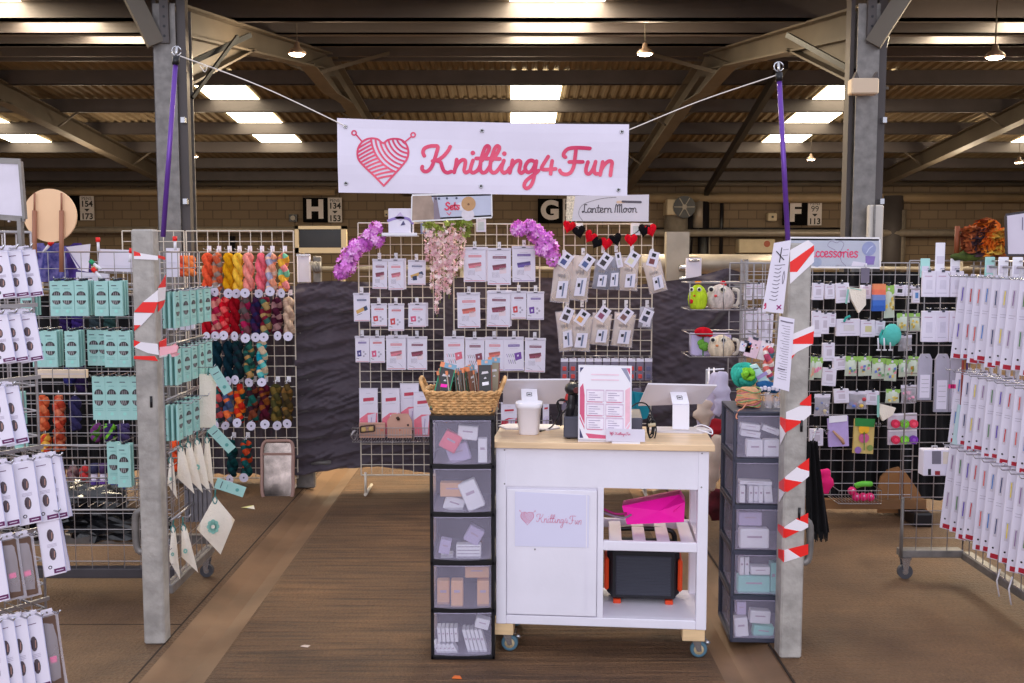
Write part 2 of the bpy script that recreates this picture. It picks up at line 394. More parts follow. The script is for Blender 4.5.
# portal frames
def ibeam(m, pts, x, d0=.3, w=.2):
    for (y0, z0), (y1, z1) in zip(pts[:-1], pts[1:]):
        m.face([(x, y0, z0), (x, y1, z1), (x, y1, z1 - d0), (x, y0, z0 - d0)], RAFT)
        for dzz in (0, -d0):
            m.slab([(x - w / 2, y0, z0 + dzz), (x + w / 2, y0, z0 + dzz), (x + w / 2, y1, z1 + dzz), (x - w / 2, y1, z1 + dzz)], (0, 0, -.02), RAFT)
def frame(x, haunch=True):
    m = MB(); ibeam(m, [(RY, RZ), (WY, zfar(WY))], x, .3); ibeam(m, [(NY, znear(NY)), (RY, RZ)], x, .22)
    if haunch:   # deepened ends at eaves and apex
        for a, b, c in (((NY, znear(NY) - .62), (NY + 2.2, znear(NY + 2.2) - .2), (NY, znear(NY))), ((RY - 1.6, znear(RY - 1.6) - .2), (RY, RZ - .52), (RY, RZ)), ((RY + 1.6, zfar(RY + 1.6) - .28), (RY, RZ - .52), (RY, RZ))):
            m.slab([(x - .015, a[0], a[1]), (x - .015, b[0], b[1]), (x - .015, c[0], c[1])], (.03, 0, 0), RAFT)
            m.slab([(x - .1, a[0], a[1]), (x + .1, a[0], a[1]), (x + .1, b[0], b[1]), (x - .1, b[0], b[1])], (0, 0, -.02), RAFT)
    m.bar((x - .9, RY - .2, RZ - .02), (x, RY - 1.0, RZ - .45), .05, .05, RAFT); m.bar((x + .9, RY - .2, RZ - .02), (x, RY - 1.0, RZ - .45), .05, .05, RAFT)
    for Y in (17.68, 21.15):
        m.bar((x - .45, Y, zfar(Y) + .02), (x, Y, zfar(Y) - .3), .03, .03, RAFT); m.bar((x + .45, Y, zfar(Y) + .02), (x, Y, zfar(Y) - .3), .03, .03, RAFT)
    trim(m)
for x in (-13.3, -7.95, -2.58, 2.75, 8.6, 13.6): frame(x)
m = MB(); m.bar((3.9, RY + .2, RZ - .1), (4.75, WY - .3, zfar(WY) - .25), .1, .16, mat('dark_steel', (38, 34, 34), .6)); trim(m)
# steel columns at the valley
def column(x, box=False):
    m = MB(); Y = NY
    m.rbox(x - .105, Y - .13, 0, x + .06, Y - .115, 3.6, GALV)
    m.rbox(x - .03, Y - .115, 0, x - .015, Y + .115, 3.6, GALV); m.rbox(x - .105, Y + .115, 0, x + .1, Y + .13, 3.6, GALV)
    m.rbox(x + .06, Y - .1, 0, x + .125, Y - .03, 3.75, PURL); m.rbox(x - .135, Y - .06, 0, x - .105, Y + .05, 3.75, PURL)
    m.rbox(x - .045, Y - .16, 3.31, x + .02, Y - .13, 3.85, PURL)
    for k in range(7): m.disc((x - .012, Y - .16, 3.36 + k * .07), .01, BLACK)
    m.bar((x - .08 if x < 0 else x + .0, Y - .15, 3.3), (x - .27 if x < 0 else x + .26, Y - .25, 3.75), .07, .12, RAFT)
    m.bar((x - .05, Y + .1, 3.15), (x + (.4 if x < 0 else -.4), Y + .7, 3.55), .04, .04, BLACK)
    m.bar((x + .1, Y + .1, 2.95), (x + .35, Y + .5, 3.5), .025, .025, BLACK)
    for z in (1.2, 2.15, 2.75): m.box((x + .105, Y - .13, z), (.03, .06, .04), STEEL)
    trim(m)
column(P(175, 100, NY).x); column(P(864, 100, NY).x)
column(-8.2); column(8.5)
# back and side walls
m = MB(); m.rbox(-14.6, WY, 0, 14.6, WY + .2, zfar(WY) + .35, BLOCKM); struct('wall_back', m)
m = MB(); m.rbox(-14.8, 4, 0, -14.6, WY + .2, 4.8, BLOCKM); struct('wall_left', m)
m = MB(); m.rbox(14.6, 4, 0, 14.8, WY + .2, 4.8, BLOCKM); struct('wall_right', m)
PIPEM = mat('painted_pipe', (150, 130, 102), .5, var=.08, vscale=3); GPIPE = mat('grey_pipe', (150, 140, 128), .4, metal=.3, var=.1)
def wpipe(x0, x1, y, r, mt, Y=WY - .25):
    m = MB(); a = P(x0, y, Y); b = P(x1, y, Y); b.z = a.z; m.tube([a, b], r, mt, 10)
    n = int(abs(b.x - a.x) / 2)
    for k in range(n + 1): m.bar((a.x + k * 2 + .3, Y, a.z - .03), (a.x + k * 2 + .3, Y + .3, a.z - .03), .05, .05, PURL)
    trim(m)
wpipe(640, 1060, 198, .12, PIPEM); wpipe(-40, 1060, 184, .06, RAFT); wpipe(640, 880, 229, .035, BLACK, WY - .15)
wpipe(640, 1060, 233, .09, GPIPE, WY - .4); wpipe(-40, 335, 192, .09, PIPEM, WY - .3)
wpipe(-40, 335, 230, .08, GPIPE, WY - .4)
def vpipe(x, y0, y1, r, mt, Y=WY - .2):
    m = MB(); m.tube([P(x, y0, Y), Vector((P(x, y0, Y).x, Y, P(x, y1, Y).z))], r, mt, 10); trim(m)
for a in ((699, 200, 228, .15, GPIPE), (704, 196, 330, .14, BLACK), (722, 196, 255, .05, BLACK), (689, 215, 270, .1, BLACK), (708, 236, 268, .06, GPIPE), (676, 215, 330, .3, GPIPE), (891, 196, 300, .3, PURL), (898, 210, 300, .2, GPIPE), (232, 236, 300, .08, BLACK)): vpipe(*a)
# a row of cattle-pen rails at the back
RAILM = mat('pen_rail', (150, 142, 132), .5, metal=.3, var=.12)
for i, (x0, x1, Y) in enumerate(((-9, -3.9, 15.5), (-3.1, 4.0, 15.0), (4.1, 8.0, 15.0), (8.1, 13, 15.2))):
    t = thing('pen_gate', 'tubular steel cattle pen barrier ' + ('behind the wool racks on the far left', 'behind the centre display grids', 'behind the accessories rack', 'behind the rack of long white needle packs')[i], 'barrier', ((x0 + x1) / 2, Y, 0), 0)
    m = MB()
    for z in (.3, .6, .9, 1.2, 1.55): m.tube([(x0, Y, z), (x1, Y, z)], .03, RAILM, 8)
    m.world('rails', t)
    for k in range(4):
        m = MB(); x = x0 + (x1 - x0) * k / 3; m.tube([(x, Y, 0), (x, Y, 1.68)], .045, RAILM, 8); m.world('post', t)
# nearer pale rail and clamp behind the curtain
t = thing('scaffold_rail', 'pale horizontal scaffold rail with clamps behind the dark curtain', 'rail', (1.7, 9, 0))
a = P(640, 264, 9); b = P(800, 264, 9); m = MB(); m.tube([a, (b.x, 9, a.z)], .09, GPIPE, 12); m.world('tube', t)
m = MB(); c = P(677, 232, 8.9); m.rbox(c.x - .1, 8.84, 0, c.x + .1, 8.96, c.z, GPIPE); m.world('post', t)
for py in (268, 279):
    m = MB(); c = P(688, py, 8.85); m.tube([(c.x - .09, 8.8, c.z), (c.x + .1, 8.8, c.z)], .03, STEEL); m.tube([(c.x, 8.76, c.z - .03), (c.x, 8.9, c.z + .04)], .035, STEEL); m.world('clamp', t)
m = MB(); a = P(686, 258, 8.7); b = P(701, 282, 8.7); m.rbox(a.x, 8.69, b.z, b.x, 8.71, a.z, PAPER); m.tube([(a.x + .02, 8.68, a.z - .02), (b.x - .02, 8.68, a.z - .02)], .01, STEEL, 6)
solo(m, 'notice_sheet', 'plain white laminated sheet hanging on the scaffold rail', 'notice')
# wall signs
def sign_letter(px, py, s, ch, lo, hi, label, side=1):
    c = P(px, py, WY - .15); k = s * WY / 1000
    t = thing('wall_sign', label, 'sign', (c.x, WY - .15, c.z - k / 2))
    m = MB(); m.box((c.x, WY - .13, c.z), (k, .04, k), mat('sign_black', (9, 8, 8), .9, spec=.1)); m.text(ch, k * 1.02, pc(206, 198, 196), (c.x, WY - .152, c.z), bold=.03); m.world('letter_board', t)
    if lo:
        m = MB(); x = c.x + side * (k / 2 + .19); m.box((x, WY - .13, c.z), (.34, .04, k), pc(202, 194, 190))
        m.text('PENS', .11, pc(40, 36, 34), (x, WY - .152, c.z + .24 * k * 1.6)); m.text(lo, .2, pc(30, 28, 26), (x, WY - .152, c.z + .1 * k * 1.6), bold=0 if lo == '99' else .006); m.text(hi, .2, pc(30, 28, 26), (x, WY - .152, c.z - .22 * k * 1.6), bold=.006)
        m.slab([(x - .07, WY - .151, c.z - .02), (x + .07, WY - .151, c.z - .02), (x, WY - .151, c.z - .09)], (0, -.002, 0), pc(30, 28, 26)); m.world('number_plate', t)
sign_letter(315, 210, 24, 'H', '134', '153', 'black wall sign with a white H and pens 134 to 153')
sign_letter(550, 211, 24, 'G', '114', '133', 'black wall sign with a white G behind the centre grids')
sign_letter(795, 213, 24, 'F', '99', '113', 'black wall sign with a white F and pens 99 to 113')
sign_letter(67, 208, 24, ' ', '154', '173', 'wall sign listing pens 154 to 173 beside the round wooden board')
# things on and near the back wall
def wallbox(x0, y0, x1, y1, Y, mt, d, name, label, cat, det=None):
    d = WY - Y + .002
    a = P(x0, y0, Y); b = P(x1, y1, Y); m = MB(); m.box(((a.x + b.x) / 2, Y + d / 2, (a.z + b.z) / 2), (b.x - a.x, d, a.z - b.z), mt, bev=.02)
    if det: det(m, a, b, Y)
    return solo(m, name, label, cat, None, ((a.x + b.x) / 2, Y + d / 2, b.z))
BEIGE = mat('beige_enamel', (196, 180, 152), .5, var=.05)
def fan(m, a, b, Y):
    c = Vector((a.x + .42, Y - .01, (a.z + b.z) / 2)); m.disc(c, .27, BLACK, t=.02, seg=20)
    for k in range(6): m.bar(c + Vector((0, -.03, 0)), c + Vector((.25 * math.cos(k * PI / 3), -.03, .25 * math.sin(k * PI / 3))), .02, .02, RAILM)
    m.disc(c + Vector((0, -.03, 0)), .06, RAILM, t=.02)
wallbox(667, 199, 691, 215, WY - .6, BEIGE, .4, 'air_conditioner', 'beige air conditioning unit high on the block wall beside the moon sign', 'air conditioner', fan)
wallbox(739, 239, 775, 253, WY - .4, BEIGE, .3, 'wall_cabinet', 'long beige box mounted on the back wall left of the hazard-taped post', 'box', lambda m, a, b, Y: m.disc((b.x - .2, Y, a.z - .12), .08, pc(170, 90, 70)))
wallbox(768, 213, 777, 221, WY - .2, BEIGE, .15, 'switch_box', 'small beige switch box left of the F sign', 'box', lambda m, a, b, Y: m.box(((a.x + b.x) / 2, Y - .01, b.z + .1), (.05, .03, .05), BLACK))
wallbox(694, 254, 709, 266, WY - .4, BEIGE, .3, 'meter_box', 'square beige meter box low on the back wall', 'box', lambda m, a, b, Y: m.box((b.x - .06, Y - .01, (a.z + b.z) / 2), (.04, .03, .08), BLACK))
wallbox(384, 210, 389, 217, WY - .2, BEIGE, .12, 'switch_box', 'tiny beige switch box just left of the boxed purple pack', 'box', lambda m, a, b, Y: m.box(((a.x + b.x) / 2, Y - .01, b.z + .06), (.04, .03, .04), BLACK))
a = P(293, 218, WY - .12); m = MB(); m.rbox(a.x - .1, WY - .12, a.z - .09, a.x + .1, WY - .05, a.z + .09, BLACK); m.disc((a.x, WY - .12, a.z), .06, RAILM, t=.03); solo(m, 'wall_bell', 'small round wall bell on a black plate beside the H sign', 'bell')
a = P(853, 78, 7.45); b = P(880, 94, 7.45); m = MB(); m.box(((a.x + b.x) / 2 - .01, 7.49, (a.z + b.z) / 2), (b.x - a.x, .1, a.z - b.z), mat('cream_box', (206, 184, 160), .5), bev=.01)
m.slab([(a.x + .01, 7.46, a.z), (a.x + .05, 7.46, a.z), (a.x + .03, 7.46, a.z + .05)], (0, .05, 0), PURL); m.slab([(b.x - .05, 7.46, a.z), (b.x - .01, 7.46, a.z), (b.x - .02, 7.46, a.z + .05)], (0, .05, 0), PURL)
solo(m, 'junction_box', 'cream junction box strapped high on the right steel column', 'box')
m = MB(); a = P(868, 205, 7.5); b = P(881, 262, 7.5); m.box(((a.x + b.x) / 2, 7.5, (a.z + b.z) / 2), (b.x - a.x, .06, a.z - b.z), mat('pale_trunk', (196, 190, 184), .5, var=.05), bev=.01); m.rbox(a.x + .03, 7.46, b.z, a.x + .045, 7.47, a.z, GALV)
solo(m, 'conduit_cover', 'pale conduit cover on the foot of the right column', 'conduit')
# far framed board at the left of the centre grids
t = thing('framed_board', 'dark board in a cream wooden frame leaning behind the curtain', 'board', (P(320, 250, 9.5).x, 9.5, P(320, 253, 9.5).z))
a = P(295, 226, 9.5); b = P(347, 253, 9.5); m = MB(); CF = mat('cream_frame', (196, 176, 140), .5)
for q in ((a.x, b.z, b.x, b.z + .05), (a.x, a.z - .03, b.x, a.z), (a.x, b.z, a.x + .035, a.z), (b.x - .05, b.z, b.x, a.z)): m.rbox(q[0], 9.48, q[1], q[2], 9.53, q[3], CF)
m.world('frame', t); m = MB(); m.rbox(a.x + .03, 9.5, b.z + .04, b.x - .04, 9.52, a.z - .02, mat('blackboard', (22, 20, 18), .3, var=.3, vscale=4)); m.world('panel', t)
for x in (a.x + .05, b.x - .05): m = MB(); m.rbox(x - .02, 9.53, 0, x + .02, 9.57, a.z, CF); m.world('leg', t)
m = MB(); a = P(297, 254, 9.2); b = P(311, 283, 9.2); m.box(((a.x + b.x) / 2, 9.2, (a.z + b.z) / 2), (b.x - a.x, .03, a.z - b.z), PAPER, bev=.01); m.rbox(a.x, 9.17, a.z - .02, b.x, 9.18, a.z, STEEL); m.tube([(a.x + .06, 9.23, 0), (a.x + .06, 9.23, a.z)], .015, GALV, 8); solo(m, 'notice_sheet', 'white sheet hanging under the framed dark board', 'notice')
m = MB(); a = P(313, 256, 9.2); b = P(322, 283, 9.2); m.box(((a.x + b.x) / 2, 9.2, (a.z + b.z) / 2), (b.x - a.x, .03, a.z - b.z), GALV, bev=.01)
for k in range(5): m.tube([P(311 + k * 2, 262 + (k % 2) * 6, 9.12), P(316 + k, 272, 9.1)], .02, GALV, 6)
m.tube([(b.x - .05, 9.23, 0), (b.x - .05, 9.23, a.z)], .03, GALV, 8); solo(m, 'gate_latch', 'grey metal gate latch beside the hanging white sheet', 'latch')
# lamps hanging from the roof
def lamp(px, py, Y, label, rod):
    c = P(px, py, Y); rod = (zfar(Y) if Y > RY else znear(Y)) + .2 - c.z - .085; t = thing('pendant_lamp', label, 'lamp', c, group=None)
    m = MB(); m.lathe([(.075, -.012), (.085, 0), (.06, .03), (.03, .05), (.022, .09), (.012, .1)], mat('lamp_shade', (120, 100, 86), .4, metal=.4), 20); m.build('shade', t)
    m = MB(); m.lathe([(.0, -.03), (.05, -.025), (.072, -.012), (.072, -.005)], LAMPM, 20, cap=False); m.build('bulb', t)
    m = MB(); m.tube([(0, 0, .09), (0, 0, .09 + rod)], .006, RAFT, 6); m.build('rod', t)
    li = bpy.data.lights.new('warm_point_light', 'POINT'); li.energy = 38; li.color = (1, .78, .52); li.shadow_soft_size = .08; lo = bpy.data.objects.new('warm_point_light', li); COL.objects.link(lo); lo.location = c + Vector((0, 0, -.12))
lamp(297, 53, 9.3, 'glowing pendant lamp below the roof above the left half of the banner', .42)
lamp(645, 53, 10.2, 'glowing pendant lamp below the roof above the right end of the banner', .35)
lamp(995, 56, 8.6, 'bright pendant lamp on a long rod right of the steel column', .42)
lamp(194, 156, 19.5, 'small distant lamp just right of the left steel column', .35)
lamp(811, 159, 19.5, 'small distant lamp between the purple pole and right column', .35)
lamp(1019, 162, 19.0, 'small distant lamp at the far right under the roof', .35)
for x, y, Y in ((-8, 4.1, 11), (8.5, 4.1, 14), (0, 4.0, 18), (-8, 3.9, 19), (9, 3.8, 20)):  # extra warm point lights in the shed, with no lamp body
    li = bpy.data.lights.new('warm_point_light', 'POINT'); li.energy = 60; li.color = (1, .8, .56); li.shadow_soft_size = .3; lo = bpy.data.objects.new('warm_point_light', li); COL.objects.link(lo); lo.location = (x, Y, 3.1)

# ================================================================== POSTS, POLES, TAPE, BANNER
def post(name, x, y, w, d, h, label, slots, bumpside):
    t = thing('zinc_post', label, 'post', (x, y, 0))
    m = MB(); m.box((0, 0, h / 2), (w, d, h), CONC, bev=.008); m.build('shaft', t)
    m = MB()
    for z in slots: m.tube([(w * .22, -d / 2 - .001, z), (w * .22, -d / 2 - .001, z + .05)], .006, BLACK, 8)
    m.build('slot', t)
    m = MB(); bx = bumpside * w / 2; m.tube(smooth([(bx, -d / 2 + .03, .42), (bx + bumpside * .028, -d / 2 + .03, .44), (bx + bumpside * .03, -d / 2 + .03, .58), (bx, -d / 2 + .03, .61)], 4), .016, GALV, 8); m.build('bracket', t)
    return t
LP = (-1.612, 4.415); RP = (1.2125, 4.265)
post('l', LP[0], LP[1], .094, .085, 1.862, 'square galvanised post between the teal needle rack and the wool bags', (1.08,), -1)
post('r', RP[0], RP[1], .095, .1, 1.80, 'square galvanised post spiralled with hazard tape right of the grey drawers', (1.0, .62), 1)
def pole(a, b, label):
    t = thing('purple_pole', label, 'pole', a)
    m = MB(); m.tube([a, b], .011, PURPLE, 10); m.world('tube', t)
    m = MB(); d = (Vector(b) - Vector(a)).normalized(); m.tube([b, Vector(b) + d * .05], .006, STEEL, 8); m.tube([Vector(b) - d * .03, Vector(b) + d * .005], .015, BLACK, 10)
    m.tube([Vector(b) + d * .03 + Vector((math.cos(k * .6) * .02, 0, math.sin(k * .6) * .02)) for k in range(11)], .003, STEEL, 5); m.world('tip', t)
pole(P(163, 237, 4.42), P(176, 58, 4.42), 'metallic purple pole rising from the left zinc post'); 
pole(P(788, 242, 4.28), P(779, 74, 4.28), 'metallic purple pole rising from the right zinc post')
def tape(label, cat, faces, origin):     # faces: list of (quad px, plane, colour)
    fs = sorted(enumerate(faces), key=lambda a: min(y for x, y in a[1][0])); turns = []; last = -99
    for k, f in fs:
        lo, hi = min(y for x, y in f[0]), max(y for x, y in f[0])
        if lo > last - .6: turns.append([])
        turns[-1].append((k, f)); last = max(last, hi)
    t = thing('hazard_tape', label, cat, origin)
    for tr in turns:
        m = MB()
        for k, (q, (p0, n), c) in tr:
            n = Vector(n); pts = [HIT(x, y, p0, n) for x, y in q]; m.slab(pts, n * (.001 + .00012 * k), c)
        m.world('tape_turn', t)
FR = ((0, RP[1] - .0525, 0), (0, -1, 0)); SR = ((RP[0] - .0495, 0, 0), (-1, 0, 0))
FL_ = ((0, LP[1] - .0455, 0), (0, -1, 0)); SL = ((LP[0] + .0495, 0, 0), (1, 0, 0))
fr = []
def band(yl, yr, h, first=RED, xl=782.5, xr=814.5, n=3, side=10, xb=None):
    # diagonal strip across the front then back along the left side face
    cols = [TWH, RED] if first is RED else [RED, TWH]
    for k in range(n):
        a = k / n; b = (k + 1) / n; sk = .0
        def yy(t): return yl + (yr - yl) * t
        xa = xl + (xr - xl) * a; xb_ = xl + (xr - xl) * b
        fr.append(([(xa, yy(a)), (xb_, yy(b)), (xb_, yy(b) + h), (xa, yy(a) + h)], FR, cols[k % 2]))
    fr.append(([(xl + .3, yl), (xl + .3, yl + h), (xl - side * .5, yl + h * .7), (xl - side * .5, yl - 2)], SR, RED if first is RED else TWH))
def quad(pl, c, *pts): fr.append((list(pts), pl, c))
# top wraps
quad(FR, RED, (790, 262), (814, 245), (814, 250), (797, 272), (790, 272)); quad(FR, TWH, (790, 272), (797, 272), (814, 251), (814, 262), (790, 284))
quad(FR, TWH, (790, 250), (808, 240), (814, 245), (790, 262))
quad(FR, TWH, (790, 335), (814, 325), (814, 331), (790, 341)); quad(FR, RED, (790, 341), (814, 331), (813, 344), (790, 344)); quad(FR, TWH, (790, 344), (813, 344), (797, 352), (790, 358)); quad(FR, RED, (789.5, 357), (795, 354), (789.5, 362))
quad(FR, RED, (800, 403), (811, 394), (811, 406), (800, 405)); quad(FR, RED, (786, 419), (803, 421), (790, 430), (786, 432)); quad(FR, TWH, (803, 421), (811, 414), (811, 406), (800, 406), (786, 412), (786, 419))
quad(SR, RED, (786, 419), (786, 433), (780.5, 424), (780.5, 417))
quad(SR, TWH, (786, 433), (780.5, 445), (780.5, 425))
quad(FR, RED, (797, 467), (809, 458), (809, 471), (801, 469)); quad(FR, TWH, (785, 477), (797, 467), (801, 469), (809, 471), (809, 476), (802, 482), (785, 479)); quad(FR, RED, (785, 479), (802, 482), (787, 492), (785, 491)); quad(SR, RED, (785, 478), (785, 492), (779.5, 488), (779.5, 482))
quad(SR, TWH, (785, 492), (779.5, 502), (779.5, 489))
quad(FR, RED, (796, 519), (808, 513), (808, 524), (804, 522)); quad(FR, TWH, (784, 527), (796, 519), (804, 522), (808, 524), (808, 527), (801, 531), (784, 529)); quad(FR, RED, (784, 528), (799, 531), (785, 538), (784, 537)); quad(SR, RED, (784, 527), (784, 538), (778.5, 530), (778.5, 524))
quad(FR, RED, (788, 549), (808, 544), (808, 554), (800, 557)); quad(FR, TWH, (784, 550), (788, 549), (800, 557), (784, 562)); quad(SR, RED, (784, 550), (784, 562), (779, 557), (779, 549))
tape('red and white hazard tape wound in diagonal turns round the right post', 'tape', fr, (RP[0] - .01, RP[1] - .09, .4)); fr = []
quad(FL_, TWH, (134, 252), (158, 256), (158, 260), (134, 259)); quad(FL_, RED, (134, 251), (140, 253), (141, 256), (134, 256)); quad(SL, RED, (158, 255), (165, 257), (165, 260), (158, 258))
quad(SL, RED, (158, 288), (165.5, 275), (165.5, 287), (158, 288)); quad(SL, TWH, (158, 288), (165.5, 287), (165, 299), (158, 302)); quad(FL_, TWH, (143, 302), (158, 290), (158, 302)); quad(FL_, RED, (134, 312), (143, 302), (158, 302), (154, 313)); quad(SL, RED, (158, 302), (165, 300), (163, 306), (158, 312))
quad(FL_, TWH, (134, 313), (153, 313), (141, 326), (134, 325)); quad(FL_, RED, (134.5, 325), (141, 325), (134.5, 331))
quad(FL_, RED, (134, 340), (140, 342), (148, 353), (134, 346)); quad(FL_, TWH, (134, 347), (148, 353), (159, 355), (158, 344), (141, 342)); quad(FL_, RED, (134, 356), (155, 356), (158, 361), (134, 359)); quad(SL, RED, (159, 342), (166, 338), (166, 350), (159, 350)); quad(SL, TWH, (159, 350), (168, 346), (167, 356), (159, 358))
tape('red and white hazard tape wrapped and knotted round the left post', 'tape', fr, (LP[0] - .01, LP[1] - .08, .9))
m = MB(); c = P(168, 350, 4.36)
for k in range(6): m.face([c, c + Vector((.03 + .008 * k, -.01 * k, .02 * math.sin(k * 2))), c + Vector((.045, -.02, .035 - .012 * k)), c + Vector((.02, -.01, .02 - .01 * k))], mat('pink_tape_knot', (240, 176, 186), .4))
m.slab([P(160, 347, 4.37), P(178, 345, 4.33), P(177, 352, 4.33), P(160, 356, 4.37)], (0, -.004, 0), mat('pink_tape_knot', (240, 176, 186), .4))
solo(m, 'tape_knot', 'loose pink knotted tape end sticking out of the left post', 'tape', None, P(160, 356, 4.37))

# --- brand strokes traced on the banner (coordinates on the printed sheet)
E = 955.8
LOGO = [
 [(575, 258), (566, 235), (575, 208), (605, 194), (640, 190), (668, 196), (658, 240), (643, 290), (625, 335), (600, 362), (575, 364), (560, 348), (562, 332)],
 [(752, 196), (737, 225), (705, 262), (668, 287), (632, 294)], [(655, 290), (686, 302), (698, 335), (712, 364), (735, 374), (760, 366)],
 [(797, 284), (790, 330), (780, 372)], [(784, 350), (808, 308), (838, 286), (856, 296), (852, 335), (848, 358), (860, 374), (884, 362)],
 [(908, 290), (894, 335), (892, 360), (908, 375), (935, 362), (950, 345)], [(907, 239)],
 [(E + 12, 292), (E + 40, 256), (E + 60, 218), (E + 62, 198), (E + 48, 191), (E + 32, 208), (E + 15, 255), (E + 4, 305), (E + 2, 350), (E + 16, 373), (E + 38, 370), (E + 58, 346)],
 [(E + 80, 292), (E + 108, 254), (E + 129, 218), (E + 131, 198), (E + 117, 191), (E + 101, 208), (E + 84, 255), (E + 72, 305), (E + 70, 350), (E + 85, 373), (E + 108, 370), (E + 130, 346), (E + 148, 318)], [(E + 58, 346), (E + 70, 325)], [(935, 362), (E - 8, 345), (E + 4, 318)],
 [(E - 26, 276), (E + 40, 277), (E + 136, 279)],
 [(E + 163, 290), (E + 148, 335), (E + 148, 358), (E + 163, 375), (E + 188, 362), (E + 203, 340)], [(E + 166, 243)],
 [(E + 222, 288), (E + 213, 335), (E + 203, 374)], [(E + 207, 350), (E + 232, 308), (E + 260, 290), (E + 277, 300), (E + 271, 338), (E + 268, 362), (E + 283, 376), (E + 306, 358)],
 [(E + 378, 302), (E + 352, 288), (E + 325, 300), (E + 308, 335), (E + 318, 365), (E + 340, 368), (E + 363, 345), (E + 380, 302)],
 [(E + 386, 293), (E + 376, 350), (E + 365, 420), (E + 345, 464), (E + 318, 480), (E + 302, 464), (E + 310, 435), (E + 340, 406), (E + 372, 384), (E + 400, 358)],
 [(E + 466, 262), (E + 442, 300), (E + 421, 338), (E + 430, 350), (E + 475, 350), (E + 517, 346)], [(E + 493, 292), (E + 486, 335), (E + 483, 380)],
 [(E + 750, 208), (E + 700, 204), (E + 645, 203), (E + 602, 210), (E + 576, 234), (E + 571, 256), (E + 584, 266)],
 [(E + 656, 208), (E + 649, 270), (E + 640, 330), (E + 618, 372), (E + 585, 384), (E + 556, 374), (E + 545, 356)], [(E + 610, 299), (E + 660, 298), (E + 702, 299)],
 [(E + 737, 300), (E + 724, 345), (E + 727, 374), (E + 746, 380), (E + 768, 355), (E + 784, 318)], [(E + 789, 298), (E + 779, 345), (E + 786, 378), (E + 806, 380)],
 [(E + 837, 300), (E + 829, 345), (E + 820, 388)], [(E + 824, 360), (E + 850, 318), (E + 878, 296), (E + 900, 302), (E + 896, 345), (E + 890, 392)]]
HEART = [(298, 462), (230, 392), (165, 330), (128, 285), (119, 240), (128, 195), (160, 155), (205, 138), (255, 143), (292, 170), (325, 148), (370, 140), (418, 148), (452, 180), (466, 230), (455, 282), (415, 335), (360, 395)]
HS = smooth([(p[0], p[1], 0) for p in HEART[:-1] + [HEART[-1]]] + [(298, 462, 0)], 4)
def inheart(x, y):
    c = False; n = len(HS); j = n - 1
    for i in range(n):
        a, b = HS[i], HS[j]
        if (a.y > y) != (b.y > y) and x < (b.x - a.x) * (y - a.y) / (b.y - a.y) + a.x: c = not c
        j = i
    return c
def heart_strokes():
    out = []
    def clip(pts, test):
        cur = []
        for p in pts:
            if inheart(*p) and test(p): cur.append(p)
            else:
                if len(cur) > 1: out.append((cur, 13))
                cur = []
        if len(cur) > 1: out.append((cur, 13))
    C = (478, 118)
    for r in range(268, 30, -29):
        clip([(C[0] + r * math.cos(a * PI / 90), C[1] + r * math.sin(a * PI / 90)) for a in range(30, 110)], lambda p: True)
    for k in range(12):
        y0 = 195 + k * 27
        clip([(100 + t * 4, y0 - (t * 4) * .42 - 22 * math.sin(t / 70 * PI) + k * t * .02) for t in range(0, 75)], lambda p: math.hypot(p[0] - C[0], p[1] - C[1]) > 272)
    out.append(([(p.x, p.y) for p in HS], 13))
    out.append(([(148, 158), (108, 112)], 10)); out.append(([(438, 165), (485, 127)], 10))
    for c in ((95, 101), (498, 114)): out.append(([(c[0] + 15 * math.cos(a * PI / 8), c[1] + 15 * math.sin(a * PI / 8)) for a in range(17)], 10))
    return out
HST = heart_strokes()
def draw_logo(m, fh, ft, wl, n, mt, thin=1.0, wt=25):   # fh, ft map sheet coordinates to the plane; wl = metres per unit
    for k, (pts, w) in enumerate(HST): m.ribbon([fh(*p) for p in pts], w * wl * thin, mt, n, t=.0005 + .00002 * k)
    for k, st_ in enumerate(LOGO):
        s3 = smooth([(a, b, 0) for a, b in st_], 5) if len(st_) > 2 else [Vector((a, b, 0)) for a, b in st_]
        m.ribbon([ft(p.x, p.y) for p in s3], wt * wl * thin, mt, n, t=.001 + .00004 * k)
def f_logo(nt, b):
    N = nt.nodes.new; L = nt.links.new
    tc = N('ShaderNodeTexCoord'); n = N('ShaderNodeTexNoise'); n.inputs['Scale'].default_value = 6; L(tc.outputs['Object'], n.inputs['Vector'])
    r = N('ShaderNodeValToRGB'); r.color_ramp.elements[0].position = .38; r.color_ramp.elements[0].color = rgb((196, 14, 84)); r.color_ramp.elements[1].position = .68; r.color_ramp.elements[1].color = rgb((226, 82, 112)); L(n.outputs[0], r.inputs[0]); L(r.outputs[0], b.inputs['Base Color'])
LOGOM = node_mat('watercolour_pink_print', f_logo, .5)
BY = 4.36
def bend(v): return Vector((v.x, v.y + .006 * math.sin(v.x * 9) + .004 * math.sin(v.z * 21 + v.x * 4), v.z))
t = thing('banner', 'long white hanging banner with a pink knitted heart and shop name', 'banner', P(483, 196, BY))
m = MB(); NX = 48; top = [P(337 + 292 * i / NX, 118 + 6.5 * (i / NX) + 2 * math.sin(i / NX * PI) * .6, BY) for i in range(NX + 1)]; bot = [P(338.5 + 288.5 * i / NX, 192.5 + 3.5 * (i / NX), BY) for i in range(NX + 1)]
BANM = mat('banner_vinyl', (214, 208, 226), .45, var=.02, bump=.06, bscale=5)
